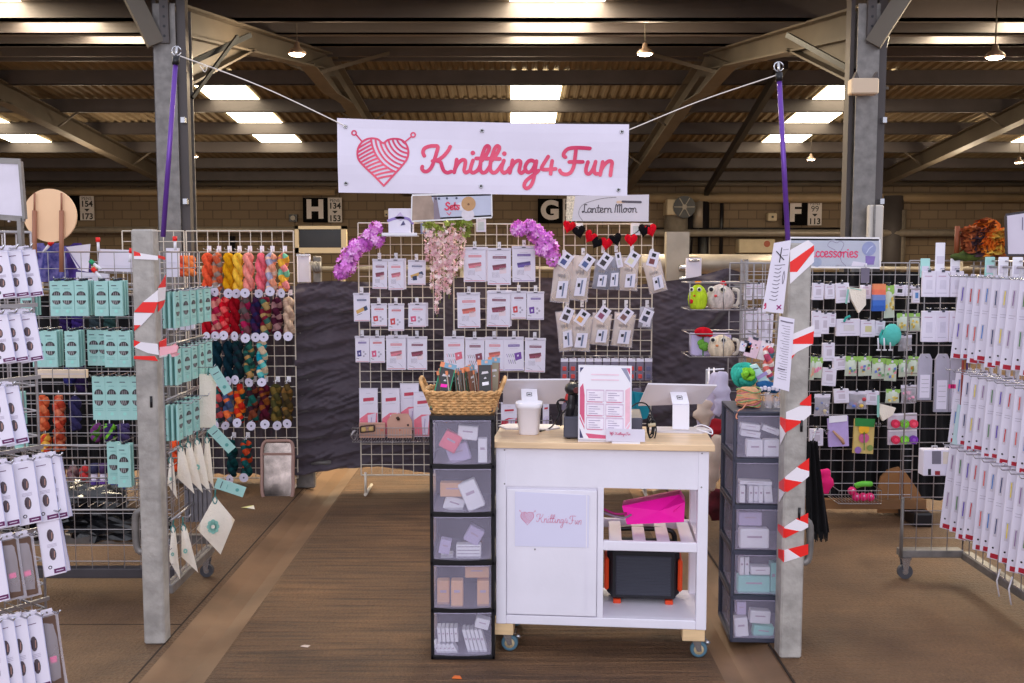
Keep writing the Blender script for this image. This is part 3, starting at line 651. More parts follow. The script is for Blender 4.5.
for j in range(8):
    for i in range(NX):
        a = [top[i].lerp(bot[i], j / 8), top[i + 1].lerp(bot[i + 1], j / 8), top[i + 1].lerp(bot[i + 1], (j + 1) / 8), top[i].lerp(bot[i], (j + 1) / 8)]
        m.face([a[0], a[3], a[2], a[1]], BANM, True); m.face([p + Vector((0, .002, 0)) for p in a], BANM, True)
m.xform(bend); m.world('sheet', t)
m = MB(); fB = lambda x, y: P(340 + x / 6.827, 118 + y / 6.827, BY - .0015)
draw_logo(m, fB, fB, 4.42 / 6827, (0, -1, 0), LOGOM); m.xform(bend); m.world('printed_name', t)
for k, (x, y) in enumerate(((345.3, 126.5), (482, 131), (621.5, 132), (346, 183.5), (481, 186.5), (618.3, 190))):
    m = MB(); c = P(x, y, BY - .002); m.tube([c + Vector((math.cos(a * PI / 6) * .007, -.002, math.sin(a * PI / 6) * .007)) for a in range(13)], .0025, STEEL, 6); m.disc(c, .006, BLACK, t=.001); m.xform(bend); m.world('eyelet', t)
def rope(pts, label):
    m = MB(); m.tube(smooth(pts, 6), .0025, mat('white_rope', (222, 214, 208), .8), 6); solo(m, 'rope', label, 'rope', None, pts[0])
rope([P(345, 126.5, BY), P(337, 122, BY), P(260, 86, BY + .02), P(180, 56, 4.42)], 'white rope from the banner up to the left purple pole')
rope([P(621, 132, BY), P(631, 129, BY), P(700, 101, BY), P(777, 75, 4.28)], 'white rope from the banner up to the right purple pole')
m = MB(); m.tube(smooth([P(200, 66, BY + .02), P(205, 72, BY), P(207, 66, BY), P(203, 67, BY)], 4), .002, MATS['white_rope'], 5); solo(m, 'rope', 'small loop of rope tail near the left pole', 'rope')
# order papers on the right post
def sheet_paper(corners, Y, label, lines, extra=None, name='paper_sheet'):
    m = MB(); pts = [P(x, y, Y) for x, y in corners]; m.slab(pts, (0, -.002, 0), PAPER)
    tl, tr, br, bl = pts
    for u0, u1, v, w in lines:
        f = lambda u, v: tl.lerp(tr, u).lerp(bl.lerp(br, u), v) + Vector((0, -.0025, 0))
        m.ribbon([f(u0, v), f((u0 + u1) / 2, v + .004), f(u1, v)], w, pc(120, 112, 130), (0, -1, 0))
    if extra: extra(m, lambda u, v: tl.lerp(tr, u).lerp(bl.lerp(br, u), v) + Vector((0, -.003, 0)))
    return solo(m, name, label, 'paper')
def ex1(m, f):
    m.ribbon([f(.22, .13), f(.7, .26)], .004, INK); m.ribbon([f(.5, .09), f(.48, .29)], .004, INK)
    for k in range(9): m.ribbon(smooth([f(.3 + .05 * math.sin(k * 3), .38 + k * .055), f(.5, .39 + k * .055), f(.62, .37 + k * .055)], 4), .003, pc(110, 104, 120))
    m.ribbon(smooth([f(.06, .92), f(.1, .88), f(.13, .94), f(.08, .96)], 4), .005, PINK); m.ribbon([f(.66, .9), f(.86, .94)], .005, pc(160, 30, 120)); m.ribbon([f(.68, .95), f(.84, .89)], .005, pc(160, 30, 120))
    m.ribbon(smooth([f(.8, .42), f(.86, .5), f(.8, .6), f(.76, .5), f(.8, .42)], 4), .0025, pc(120, 112, 130))
sheet_paper([(774, 243), (791, 240), (783, 313.5), (762, 311)], 4.205, 'handwritten note with a black cross taped to the right post', [(.6, .9, .12, .002), (.6, .9, .2, .002), (.25, .8, .33, .003)], ex1)
sheet_paper([(779.5, 316), (794.5, 319), (789, 391.5), (773, 387)], 4.203, 'long printed list hanging below the handwritten note', [(.12, .88, .06, .006)] + [(.2 + .1 * (k % 3), .75, .12 + k * .035, .0018) for k in range(22)] + [(.2, .6, .72, .006)])

# ================================================================== COUNTER TROLLEY
TO = Vector((-.07, 4.255, 0)); TA = math.atan2(4.175 - 4.255, .904); TW = .908; TD = .40
TR = Matrix.Rotation(TA, 3, 'Z')
t = thing('counter_trolley', 'white counter trolley on castors with pale wood top and cupboard door', 'trolley', TO, TA)
zb, zt = .142, .925                        # underside and top of the white body
m = MB()
for x in (.0, TW - .045):
    for y in (.0, TD - .045): m.rbox(x, y, zb, x + .045, y + .045, zt, WPAINT, bev=.003)
m.rbox(.045, .004, zt - .17, TW - .045, .024, zt, WPAINT); m.rbox(.045, TD - .024, zt - .17, TW - .045, TD - .004, zt, WPAINT)
m.rbox(0.004, .045, zt - .17, .024, TD - .045, zt, WPAINT); m.rbox(TW - .024, .045, zt - .17, TW - .004, TD - .045, zt, WPAINT)
m.rbox(.045, .002, zb, TW - .045, .03, zb + .04, WPAINT, bev=.003); m.rbox(.045, TD - .03, zb, TW - .045, TD, zb + .04, WPAINT)
m.rbox(.03, .03, zb + .025, TW - .03, TD - .03, zb + .04, WPAINT)
m.rbox(0.004, .045, zb, .03, TD - .045, zb + .04, WPAINT); m.rbox(TW - .03, .045, zb, TW - .004, TD - .045, zb + .04, WPAINT)
m.rbox(.44, .003, zb + .04, .465, TD - .03, zt - .17, WPAINT); m.rbox(.004, .045, zb + .04, .018, TD - .045, zt - .17, WPAINT)
m.rbox(.018, .004, zb + .04, .045, .02, zt - .17, WPAINT); m.rbox(.044, .015, zb + .039, .442, .019, zt - .168, WPAINT)
m.rbox(.03, TD - .022, zb + .04, .44, TD - .012, zt - .17, WPAINT)
for (x, z) in ((.032, zt - .012), (.032, zt - .16), (TW - .036, zt - .012), (TW - .036, zt - .158)): m.tube([(x + .006, .002, z), (x + .006, -.001, z)], .0035, pc(120, 116, 120), 8)
m.build('body', t)
m = MB(); m.rbox(-.018, -.02, zt, TW + .022, TD + .03, zt + .026, WOOD, bev=.002)
tt = m.build('worktop', t)
m = MB(); m.rbox(.047, -.001, zb + .045, .437, .014, zt - .182, WPAINT, bev=.003); m.rbox(.39, -.004, zb + .05, .395, .0, zt - .19, WPAINT); dd = m.build('door', t)
m = MB(); m.tube([(.17, -.001, .48), (.17, -.004, .48)], .004, pc(150, 146, 150), 8); m.build('screw', t)
# open side: slatted middle shelf with front rail
zs = .502
m = MB(); m.rbox(.465, .0, zs - .02, TW - .045, .024, zs + .022, WPAINT, bev=.003); m.rbox(.465, TD - .026, zs - .02, TW - .045, TD - .004, zs + .02, WPAINT); m.rbox(TW - .04, .03, zs - .015, TW - .02, TD - .03, zs + .018, WPAINT)
m.build('shelf_rail', t)
for k in range(4):
    x = .49 + k * .104; m = MB(); m.rbox(x, .024, zs, x + .055, TD - .02, zs + .012, WPAINT, bev=.002); m.build('slat', t)
GLUE = mat('blue_grey_tyre', (78, 112, 130), .5)
for (x, y) in ((.02, .04), (TW - .06, .04), (.02, TD - .06), (TW - .06, TD - .06)):
    m = MB(); m.rbox(x - .04, y - .035, zb - .052, x + .055, y + .06, zb, BLOCKW, bev=.002); m.build('wood_block', t)
    m = MB(); cx, cy, r = x + .035, y + .02, .037
    m.rbox(cx - .03, cy - .03, zb - .056, cx + .03, cy + .03, zb - .052, STEEL)
    m.lathe([(.018, zb - .068), (.018, zb - .056)], STEEL, 12, (cx - .01, cy, 0))
    for s_ in (-1, 1): m.slab([(cx - .028, cy + s_ * .017, zb - .066), (cx + .008, cy + s_ * .017, zb - .066), (cx + .012, cy + s_ * .017, r - .006), (cx - .008, cy + s_ * .017, r - .006)], (0, s_ * .003, 0), STEEL)
    m.tube([(cx + .03, cy, zb - .07), (cx + .045, cy, zb - .082)], .01, STEEL, 8)
    co = m.build('castor', t)
    m = MB(); rr = [(r, -.011), (r, .011)]
    wl_ = MB(); wl_.lathe([(.0, -.012), (r * .62, -.012), (r * .64, -.013), (r * .92, -.012), (r, -.006), (r, .006), (r * .92, .012), (r * .64, .013), (0, .012)], GLUE, 24, cap=False)
    wl_.lathe([(0, -.0135), (r * .6, -.0135), (r * .6, -.011)], pc(196, 176, 140), 20, cap=False); wl_.lathe([(0, -.019), (r * .22, -.019), (r * .22, -.012)], STEEL, 12, cap=False)
    wl_.xform(lambda v: Vector((v.x + cx, v.z + cy, v.y + r))); wl_.build('wheel', co)
def TP(x, y, z): return TO + TR @ Vector((x, y, z))
# paper sign in its plastic sleeve on the door
def onT(px, py, off=0):
    n = TR @ Vector((0, -1, 0)); return HIT(px, py, TO + n * (.002 + off), n)
def onTl(px, py, off=0): return TR.inverted() @ (onT(px, py, off) - TO)
t = thing('paper_sign', 'white paper sign with pink heart and shop name stuck on the trolley door', 'sign', TO, TA)
m = MB(); m.slab([onTl(515, 491.5), onTl(589.5, 495.5), onTl(588.5, 547.5), onTl(515, 546)], (0, -.0015, 0), mat('sleeved_paper', (218, 216, 240), .18, spec=.6)); m.build('sheet', t)
m = MB(); sc = 8.54
fh = lambda x, y: onTl(519.2 + (x - 78) * (16.5 / 440), 510 + (y - 85) * (14.7 / 378), .002)
ftx = lambda x, y: onTl(536.2 + (x - 550) * (45.5 / 1321), 513.8 + (y - 188) * (13.4 / 300) + (x - 550) * .0013, .002)
draw_logo(m, fh, ftx, 4.35 / 1000 * .036, (0, -1, 0), pc(206, 50, 110), .62, wt=14); m.build('printed_name', t)
ZT = zt + .026
# --- on the worktop
def tloc(px, py): return FL(px, py, ZT)
c = tloc(529, 433.5); t = thing('white_tumbler', 'tapered white plastic pot on the left of the wooden counter top', 'pot', c, TA)
m = MB()
def sqlathe(m, prof, mt, n=4.5, seg=32):
    n0 = len(m.v)
    for r, z in prof:
        for k in range(seg):
            a = 2 * PI * k / seg; ca, sa = math.cos(a), math.sin(a); q = (abs(ca) ** n + abs(sa) ** n) ** (-1 / n); m.v.append(Vector((r * q * ca, r * q * sa, z)))
    for i in range(len(prof) - 1):
        for k in range(seg):
            k2 = (k + 1) % seg; m.f.append((n0 + i * seg + k, n0 + i * seg + k2, n0 + (i + 1) * seg + k2, n0 + (i + 1) * seg + k)); m.m.append(m.mi(mt)); m.sm.append(True)
sqlathe(m, [(0, 0), (.04, 0), (.044, .004), (.054, .118), (.058, .12), (.06, .142), (.056, .143), (.053, .12), (.04, .01), (0, .01)], WPLAST); m.build('pot', t)
def pos_screen(px0, px1, pytop, pybot, ysc, spx, base, label, zs_=0):
    # tablet till seen from behind: leaning screen, bent stand arm, flat base plate
    bc = tloc(*base); t = thing('till_screen', label, 'till screen', bc, TA)
    Ri = Matrix.Rotation(-TA, 3, 'Z'); loc = lambda p: Ri @ (p - bc)
    Y0 = bc.y
    lt = loc(P(px0[0], pytop[0], Y0 + ysc - .09)); rt = loc(P(px1[0], pytop[1], Y0 + ysc - .09)); rb = loc(P(px1[1], pybot[1], Y0 + ysc)); lb = loc(P(px0[1], pybot[0], Y0 + ysc))
    SH = mat('till_shell', (214, 208, 216), .35); m = MB(); m.slab([lt, rt, rb, lb], (0, .006, .006), SH); o_ = Vector((0, .0062, .0062)); m.slab([lt.lerp(rb, .03) + o_, rt.lerp(lb, .03) + o_, rb.lerp(lt, .03) + o_, lb.lerp(rt, .03) + o_], (0, .0008, .0008), BLACK); m.build('screen', t)
    ctr = (lt + rt + rb + lb) / 4; x = loc(P(spx, 410, Y0)).x
    m = MB(); w = .075; top = Vector((x, ctr.y - .012, ctr.z + .012)); kn = Vector((x + .008, ctr.y - .075, ctr.z - .035)); ft = Vector((x + .008, -.01, .01))
    for a, b in ((top, kn), (kn, ft)):
        d = (b - a).normalized(); n = d.cross(Vector((1, 0, 0))).normalized(); h = Vector((w / 2, 0, 0)); m.slab([a - h, a + h, b + h, b - h], n * .008, WPLAST)
    m.disc((kn.x, kn.y - .001, kn.z + .0), .001, INK)
    q = (top + kn) / 2; d = (kn - top).normalized(); n = Vector((1, 0, 0)).cross(d).normalized()
    if n.y > 0: n = -n
    sq = [q + n * .0095 + Vector((sx * .011, 0, 0)) + d * (sz * .011) for sx, sz in ((-1, -1), (1, -1), (1, 1), (-1, 1), (-1, -1))]
    m.ribbon(sq, .003, INK, n); m.ribbon([q + n * .0095 + Vector((-.004, 0, 0)), q + n * .0095 + Vector((.004, 0, 0))], .006, INK, n); m.build('stand_arm', t)
    m = MB(); m.slab([(x - .14, .02, 0), (x - .1, -.05, 0), (x + .1, -.06, 0), (x + .15, .0, 0), (x + .12, .08, 0), (x - .1, .08, 0)], (0, 0, .006), SH); m.build('base_plate', t)
    return t
pos_screen((503, 503), (570, 563), (380.5, 380), (404, 404), .12, 528, (530, 428), 'white till screen seen from behind, left of the price poster')
pos_screen((648, 638.5), (717, 702), (384.5, 386), (406, 404), .12, 679, (682, 431), 'white till screen seen from behind on a bent stand, right end of counter')
# cash drawer, receipt printer, scanner
BX = mat('cash_drawer_grey', (74, 74, 88), .45)
a = tloc(564, 437); b = tloc(645, 439); t = thing('cash_drawer', 'dark grey cash drawer box behind the price poster', 'cash drawer', TP((TR.inverted() @ (a - TO)).x, .07, ZT), TA)
m = MB(); m.rbox(0, 0, .006, .34, .26, .098, BX, bev=.004); m.build('case', t)
m = MB(); m.rbox(.006, -.003, .012, .334, 0, .092, BX, bev=.001); m.tube([(.17, -.003, .05), (.17, -.006, .05)], .01, STEEL, 12); m.build('drawer_front', t)
for x in (.02, .32): m = MB(); m.lathe([(.009, 0), (.009, .007)], BLACK, 10, (x, .02, 0)); m.build('foot', t)
dc = TP((TR.inverted() @ (a - TO)).x + .04, .16, ZT + .098)
t = thing('receipt_printer', 'black receipt printer standing on the grey cash drawer', 'printer', dc, TA)
m = MB(); m.slab([(0, -.06, 0), (0, -.06, .05), (0, -.02, .09), (0, .09, .1), (0, .09, 0)], (.15, 0, 0), BLACK); m.build('case', t); m = MB(); m.rbox(.02, -.03, .078, .13, .03, .094, BX, bev=.004); m.build('lid', t)
c = P(574, 395, 4.42); t = thing('barcode_scanner', 'black handheld barcode scanner left of the price poster', 'scanner', (dc.x - .02, dc.y - .05, dc.z + .0), TA + .5)
m = MB(); m.tube(smooth([(0, 0, 0), (.002, -.005, .04), (.006, -.005, .08), (.01, .0, .11)], 5), [.02] * 6 + [.017] * 5 + [.016] * 4 + [.02], BLACK, 12); m.ball((.012, -.005, .118), .034, BLACK, 14, 10, (1, 1.2, .85)); m.build('body', t)
m = MB(); m.slab([(.012 + .02 * math.cos(k * PI / 4), -.046, .118 + .014 * math.sin(k * PI / 4)) for k in range(8)], (0, -.003, 0), pc(90, 40, 44)); m.build('window', t)
def cable(pts, r, mt, label):
    m = MB(); m.tube(smooth(pts, 6), r, mt, 6); solo(m, 'cable', label, 'cable', None, pts[0])
cable([tloc(540, 432) + Vector((0, 0, .004)), tloc(549, 430) + Vector((0, 0, .006)), P(556, 421, 4.38), P(560, 409, 4.4), P(558, 401, 4.4), P(567, 401, 4.42)], .004, BLACK, 'black cable looping from the pot to the cash drawer')
cable([P(559, 412, 4.3), P(557, 403, 4.28), P(563, 399, 4.28), P(568, 406, 4.28), P(562, 414, 4.28), P(560, 422, 4.3), P(561, 426, 4.3)], .0035, BLACK, 'tangled black cable hanging over the left of the cash drawer')
cable([P(630, 408, 4.4), P(638, 403, 4.42), P(646, 404, 4.42), P(651, 412, 4.4), P(653, 425, 4.36), P(652, 434, 4.32)], .0035, BLACK, 'thin black cable running from poster to the bundle')
t = thing('cable_bundle', 'coiled black cable bundle between the poster and right screen', 'cable', tloc(652, 440))
m = MB(); cc = P(651, 425, 4.33)
for k in range(3): m.tube(smooth([cc + Vector((.012 * math.cos(a * PI / 4) * (1 + .2 * k) - .005 + k * .005, -.004 * k, .045 * math.sin(a * PI / 4) - .01 * k)) for a in range(9)], 3), .0035, BLACK, 6)
m.world('coil', t); m = MB(); m.tube([cc + Vector((-.014, -.01, 0)), cc + Vector((.018, -.01, .004))], .008, pc(196, 180, 150), 8); m.world('tie', t)
cable([P(694, 427, 4.38), P(702, 425, 4.33), P(711, 429, 4.3), P(712, 434, 4.27), P(706, 432, 4.26), P(697, 429, 4.3)], .003, WPLAST, 'white cable curling behind the right till screen')
# price poster
t = thing('price_poster', 'framed price poster with pink stripes standing on the counter', 'poster', TP(.335, .012, ZT), TA)
def fl3(px, py):
    n = TR @ Vector((0, -1, 0)); return TR.inverted() @ (HIT(px, py, TP(.335, .012, ZT), n) - TP(.335, .012, ZT))
m = MB(); A, B_, C_, D_ = fl3(578.5, 365), fl3(631.8, 366), fl3(631.5, 441.5), fl3(578, 439.5); m.slab([A, B_, C_, D_], (0, .012, 0), mat('acrylic', (232, 230, 240), .1, spec=.7)); m.rbox(A.x, .01, 0, B_.x, .05, .006, MATS['acrylic']); m.build('stand', t)
m = MB(); bl = lambda u, v: A.lerp(B_, u).lerp(D_.lerp(C_, u), v) + Vector((0, -.0012, 0))
def pq(c, *uv, k=0): m.slab([bl(u, v) + Vector((0, -.0002 * k, 0)) for u, v in uv], (0, -.0004, 0), c)
pq(mat('poster_white', (240, 236, 246), .25), (.02, .02), (.98, .02), (.98, .98), (.02, .98))
NAVY = pc(64, 62, 104); P1 = pc(212, 92, 128); P2 = pc(240, 190, 206)
pq(P1, (.03, .3), (.09, .24), (.12, .4), (.12, .86), (.03, .72), k=2); pq(P2, (.88, .32), (.97, .28), (.97, .8), (.88, .9), k=2); pq(P1, (.14, .91), (.52, .93), (.52, .975), (.2, .975), k=2); pq(P2, (.55, .93), (.97, .88), (.97, .975), (.55, .975), k=2)
pq(NAVY, (.03, .84), (.1, .975), (.03, .975), k=3); pq(NAVY, (.03, .03), (.1, .03), (.03, .1), k=3); pq(P1, (.9, .03), (.97, .03), (.97, .12), k=3); pq(pc(150, 150, 176), (.8, .03), (.9, .03), (.97, .16), (.97, .22), k=2)
m.ribbon([bl(.03, .66), bl(.14, .84)], .004, WPLAST); m.ribbon([bl(.98, .73), (bl(.86, .86))], .004, WPLAST)
for r in range(3):
    for q in range(2):
        u0 = .15 + q * .36; v0 = .32 + r * .185; pq(pc(214, 190, 212), (u0, v0), (u0 + .34, v0), (u0 + .34, v0 + .165), (u0, v0 + .165), k=1); pq(pc(240, 232, 244), (u0 + .015, v0 + .02), (u0 + .325, v0 + .02), (u0 + .325, v0 + .155), (u0 + .015, v0 + .155), k=3)
        for l in range(4): m.ribbon([bl(u0 + .05, v0 + .045 + l * .03), bl(u0 + .16 + .05 * ((l + r + q) % 3), v0 + .045 + l * .03)], .0022, pc(150, 130, 170), t=.0025)
        m.ribbon([bl(u0 + .02, v0 + .167), bl(u0 + .3, v0 + .167)], .002, PINK, t=.0025)
for l in range(2): m.ribbon([bl(.25, .12 + l * .07), bl(.75, .12 + l * .07)], .006, pc(236, 206, 222), t=.002)
m.build('print', t)
t = thing('name_card', 'small pink lettered name card propped against the price poster', 'card', TP(.49, -.006, ZT), TA)
def fl4(px, py, o=0):
    n = TR @ Vector((0, -1, 0)); return TR.inverted() @ (HIT(px, py, TP(.49, -.008 - o, ZT), n) - TP(.49, -.006, ZT))
m = MB(); m.slab([fl4(606, 428.5), fl4(645, 429.5), fl4(645, 442), fl4(606, 441)], (0, .002, 0), PAPER); m.slab([fl4(612, 441.5), fl4(640, 442), fl4(640, 444.5), fl4(612, 444)], (0, .02, 0), MATS['acrylic']); m.build('card', t)
m = MB(); fh = lambda x, y: fl4(609.5 + (x - 78) * (4.6 / 440), 431.4 + (y - 85) * (4.4 / 378), .001); ftx = lambda x, y: fl4(614.8 + (x - 550) * (15.5 / 1321), 432.2 + (y - 188) * (4.4 / 300), .001)
draw_logo(m, fh, ftx, 4.2 / 1000 * .0125, (0, -1, 0), pc(206, 50, 110), wt=22); m.build('printed_name', t)
# items under the counter
def TL(px, py, y):       # trolley-local point at depth y in the trolley
    n = TR @ Vector((0, -1, 0)); return TR.inverted() @ (HIT(px, py, TP(0, y, 0), n) - TO)
t = thing('magenta_bag', 'bright magenta gift bag lying on the slatted shelf', 'bag', TP(.62, .15, zs + .012), TA)
o0 = Vector((.62, .15, zs + .012)); m = MB(); q = [TL(622, 506, .1), TL(680, 494.5, .16), TL(685, 502, .1), TL(684, 522, .1), TL(627, 524.5, .1)]
q = [p - o0 for p in q]; cen = sum(q, Vector()) / 5 + Vector((0, -.02, 0))
for i in range(5): m.face([cen, q[i], q[(i + 1) % 5]], MAG)
bk = [p + Vector((.01, .14, -.01)) for p in q]
for i in range(5): m.face([q[i], bk[i], bk[(i + 1) % 5], q[(i + 1) % 5]], MAG)
m.face(bk, MAG); m.face([q[1], q[2], q[2].lerp(q[3], .5) + Vector((-.05, -.012, 0))], MAG); m.build('body', t)
m = MB(); m.tube(smooth([q[0] + Vector((.02, -.01, -.03)), q[0] + Vector((-.03, -.02, -.03)), q[0] + Vector((-.09, 0, -.01)), q[0] + Vector((-.12, .02, .005))], 5), .006, pc(150, 20, 96), 6); m.tube(smooth([q[0] + Vector((.04, -.01, -.035)), q[0] + Vector((0, -.03, -.045)), q[0] + Vector((-.08, -.01, -.03))], 5), .005, pc(130, 110, 130), 6); m.build('handle', t)
ps = TL(610, 600, .12); pe = TL(682, 600, .12); w = .348; o0 = Vector((.472, .185, zb + .04)); t = thing('power_station', 'black portable power station with orange sides under the counter', 'power station', TO + TR @ o0, TA)
m = MB(); m.rbox(.012, 0, .018, w - .012, .19, .262, mat('station_black', (26, 26, 32), .5), bev=.03); m.rbox(.03, -.006, .028, w - .03, 0.01, .25, MATS['station_black'], bev=.01); m.build('case', t)
m = MB(); m.rbox(.05, -.012, .045, w - .05, 0, .225, mat('station_panel', (58, 60, 72), .45), bev=.004)
for k in range(13): m.rbox(.055, -.0145, .055 + k * .0128, w - .055, -.011, .0605 + k * .0128, MATS['station_panel'])
m.build('ribbed_front', t)
for x in (.0, w - .02):
    m = MB(); m.rbox(x, .0, .06, x + .02, .17, .21, mat('orange_plastic', (226, 72, 32), .45), bev=.009); m.build('side_grip', t)
m = MB(); m.tube(smooth([(.03, .1, .25), (.035, .1, .3), (.08, .1, .32), (w - .08, .1, .32), (w - .035, .1, .3), (w - .03, .1, .25)], 4), .012, BLACK, 8); m.build('handle', t)
for x in (.04, w - .075): m = MB(); m.rbox(x, .005, 0, x + .035, .04, .02, MATS['orange_plastic'], bev=.003); m.build('foot', t)

# ================================================================== DRAWER TOWERS
def tower(name, label, loc, rz, w, d, h, frame, bounds, bow, side=True):
    t = thing('drawer_tower', label, 'drawer unit', loc, rz); m = MB(); p = .014
    for x in (0, w - p):
        for y in (0, d - p): m.rbox(x, y, 0, x + p, y + p, h, frame, bev=.003)
    m.rbox(0, 0, h - .016, w, d, h, frame, bev=.004); m.rbox(0, 0, 0, w, d, .018, frame, bev=.003)
    zs_ = [b[0] for b in bounds]
    for z in [b[1] for b in bounds] :
        m.rbox(0, 0, z + .003, w, d, z + .016, frame); m.rbox(0, .004, z - .004, w, .012, z + .02, frame)
    for z0, z1 in bounds:
        for x in (0.001, w - .007): m.rbox(x, .02, z0 - .006, x + .006, d - .02, z0 + .004, frame)
    for x in (.004, w - .006): m.rbox(x, d - .012, .0, x + .002, d - .01, h, frame)
    m.rbox(.01, d - .004, .01, w - .01, d, h - .01, frame); m.build('frame', t)
    for z0, z1 in bounds:
        m = MB(); n = 8; a = []; b = []
        for i in range(n + 1):
            u = i / n; x = p + .002 + (w - 2 * p - .004) * u; yb = -.004 - bow * (1 - (2 * u - 1) ** 2); a.append(Vector((x, yb, z0 + .004 - bow * .5 * (1 - (2 * u - 1) ** 2)))); b.append(Vector((x, yb * .6, z1)))
        for i in range(n): m.face([a[i], a[i + 1], b[i + 1], b[i]], FROST, True)
        m.face([a[0] + Vector((0, d - .03, 0)), a[0], b[0], b[0] + Vector((0, d - .03, 0))], FROST); m.face([a[-1], a[-1] + Vector((0, d - .03, 0)), b[-1] + Vector((0, d - .03, 0)), b[-1]], FROST)
        m.face([a[0], a[0] + Vector((0, d - .03, 0)), a[-1] + Vector((0, d - .03, 0)), a[-1]], FROST)
        m.tube([v + Vector((0, -.001, -.001)) for v in b], .003, FROST, 5); m.build('drawer', t)
    return t
def rel(px, py, p0, R, y):      # local point on plane y of a rotated unit at p0
    n = R @ Vector((0, -1, 0)); return R.inverted() @ (HIT(px, py, Vector(p0) + R @ Vector((0, y, 0)), n) - Vector(p0))
K0 = Vector((-.352, 4.205, 0)); KR = Matrix.Identity(3)
KB = [(420.5, 464), (469, 512), (517, 559.5), (565.5, 608), (612.7, 655)]
kb = [(rel(460, b, K0, KR, 0).z, rel(460, a, K0, KR, 0).z) for a, b in KB]
tower('k', 'tall black five drawer tower with frosted fronts left of the trolley', K0, 0, .278, .36, 1.055, BLACK, kb, .008)
G0 = Vector((.987, 4.40, 0)); GA = -.05; GR = Matrix.Rotation(GA, 3, 'Z')
GB = [(416, 458), (463, 504), (509.5, 550), (555, 594.5), (600, 639)]
gb = [(max(.02, rel(755, b, G0, GR, 0).z), rel(755, a, G0, GR, 0).z) for a, b in GB]
tower('g', 'dark grey five drawer tower with frosted fronts left of the hazard-taped post', G0, GA, .30, .35, 1.055, DGREY, gb, .002)
# contents seen through the fronts
def stock(p0, R, x0, y0, x1, y1, y, d, c, name, label, cat, tilt=0, lines=None, group=None):
    a = rel(x0, y0, p0, R, y); b = rel(x1, y1, p0, R, y); w = b.x - a.x; h = a.z - b.z
    rz = math.atan2((R @ Vector((1, 0, 0))).y, (R @ Vector((1, 0, 0))).x)
    m = MB(); m.box((0, d / 2, h / 2), (w, d, h), c, bev=min(w, h) * .06)
    if lines:
        for k in range(lines): m.box((0, -.0006, h * (k + .5) / lines), (w * .9, .001, h * .05), pc(150, 140, 160))
    else: m.box((0, -.0006, h * .6), (w * .5, .001, h * .1), pc(180, 160, 180))
    c_ = Vector(p0) + R @ Vector((a.x + w / 2, y, b.z)); o = m.build(name, None, c_); o.rotation_euler = (0, tilt, rz); return tag(o, label, cat, group)
wb = mat('boxed_white', (236, 234, 244), .5); tb = mat('boxed_teal', (150, 216, 210), .5); kb_ = mat('boxed_kraft', (222, 172, 130), .7); rb_ = mat('pink_film', (238, 100, 120), .4); lb_ = mat('lilac_box', (190, 178, 214), .5)
SK = [(437, 432, 455, 450, rb_, 'pink_packet', 'bright pink packet at the left of the top black-tower drawer', 'packet', .5), (457, 426, 477, 440, wb, 'carton', 'striped white carton at the top of the highest black-tower drawer', 'carton', .1), (450, 444, 472, 462, lb_, 'packet', 'lilac packet low in the top black-tower drawer', 'packet', -.3), (478, 439, 487, 463, wb, 'barcode_card', 'white card with a barcode at the right of the top black-tower drawer', 'card', 0),
 (440, 483, 465, 497, kb_, 'carton', 'beige carton in the second black-tower drawer', 'carton', 0), (442, 497, 462, 511, wb, 'plastic_bag', 'crumpled clear bag in the second black-tower drawer', 'bag', .3), (468, 480, 486, 509, wb, 'plastic_bag', 'twisted clear bag right side of second black-tower drawer', 'bag', -.4),
 (456, 545, 481, 559, wb, 'carton', 'stack of white cartons in the third black-tower drawer', 'carton', 0), (441, 554, 453, 559, wb, 'carton', 'low white carton left in the third black-tower drawer', 'carton', 0), (438, 540, 449, 554, lb_, 'packet', 'lilac packet left in the third black-tower drawer', 'packet', .2), (462, 527, 478, 543, lb_, 'packet', 'angled lilac packet at back of third black-tower drawer', 'packet', .5),
 (437, 581, 449.5, 607, kb_, 'kraft_box', 'left tan box in the fourth black-tower drawer', 'box', 0), (451, 581, 463, 607, kb_, 'kraft_box', 'middle tan box in the fourth black-tower drawer', 'box', 0), (477, 581, 489, 607, kb_, 'kraft_box', 'right tan box in the fourth black-tower drawer', 'box', 0), (465, 566, 489, 578, kb_, 'kraft_box', 'flat tan box lying across the fourth black-tower drawer', 'box', 0),
 (474, 619, 488, 629, wb, 'barcode_card', 'tilted square white label in the bottom black-tower drawer', 'card', .25)]
for i, (x0, y0, x1, y1, c, nm, lb, ca, tl) in enumerate(SK): stock(K0, KR, x0, y0, x1, y1, .02 + .02 * (i % 3), .05, c, nm, lb, ca, tl, 4 if 'stack' in lb else None)
for k in range(5): stock(K0, KR, 438 + k * 4.2, 628, 441.5 + k * 4.2, 642, .03, .06, wb, 'white_box', 'slim white box, ' + ORD[k] + ' from the left in the bottom drawer upper row', 'box', -.08, group='slim boxes in the bottom drawer')
for k in range(5): stock(K0, KR, 438 + k * 4.2, 643, 441.5 + k * 4.2, 654, .03, .06, wb, 'white_box', 'short white box, ' + ORD[k] + ' from the left along the bottom drawer floor', 'box', -.5, group='slim boxes in the bottom drawer')
for k in range(5): stock(K0, KR, 468 + k * 4, 629, 471.4 + k * 4, 653, .04, .06, wb, 'white_box', 'long leaning white box, ' + ORD[k] + ' on the right of the bottom drawer', 'box', -.25, group='slim boxes in the bottom drawer')
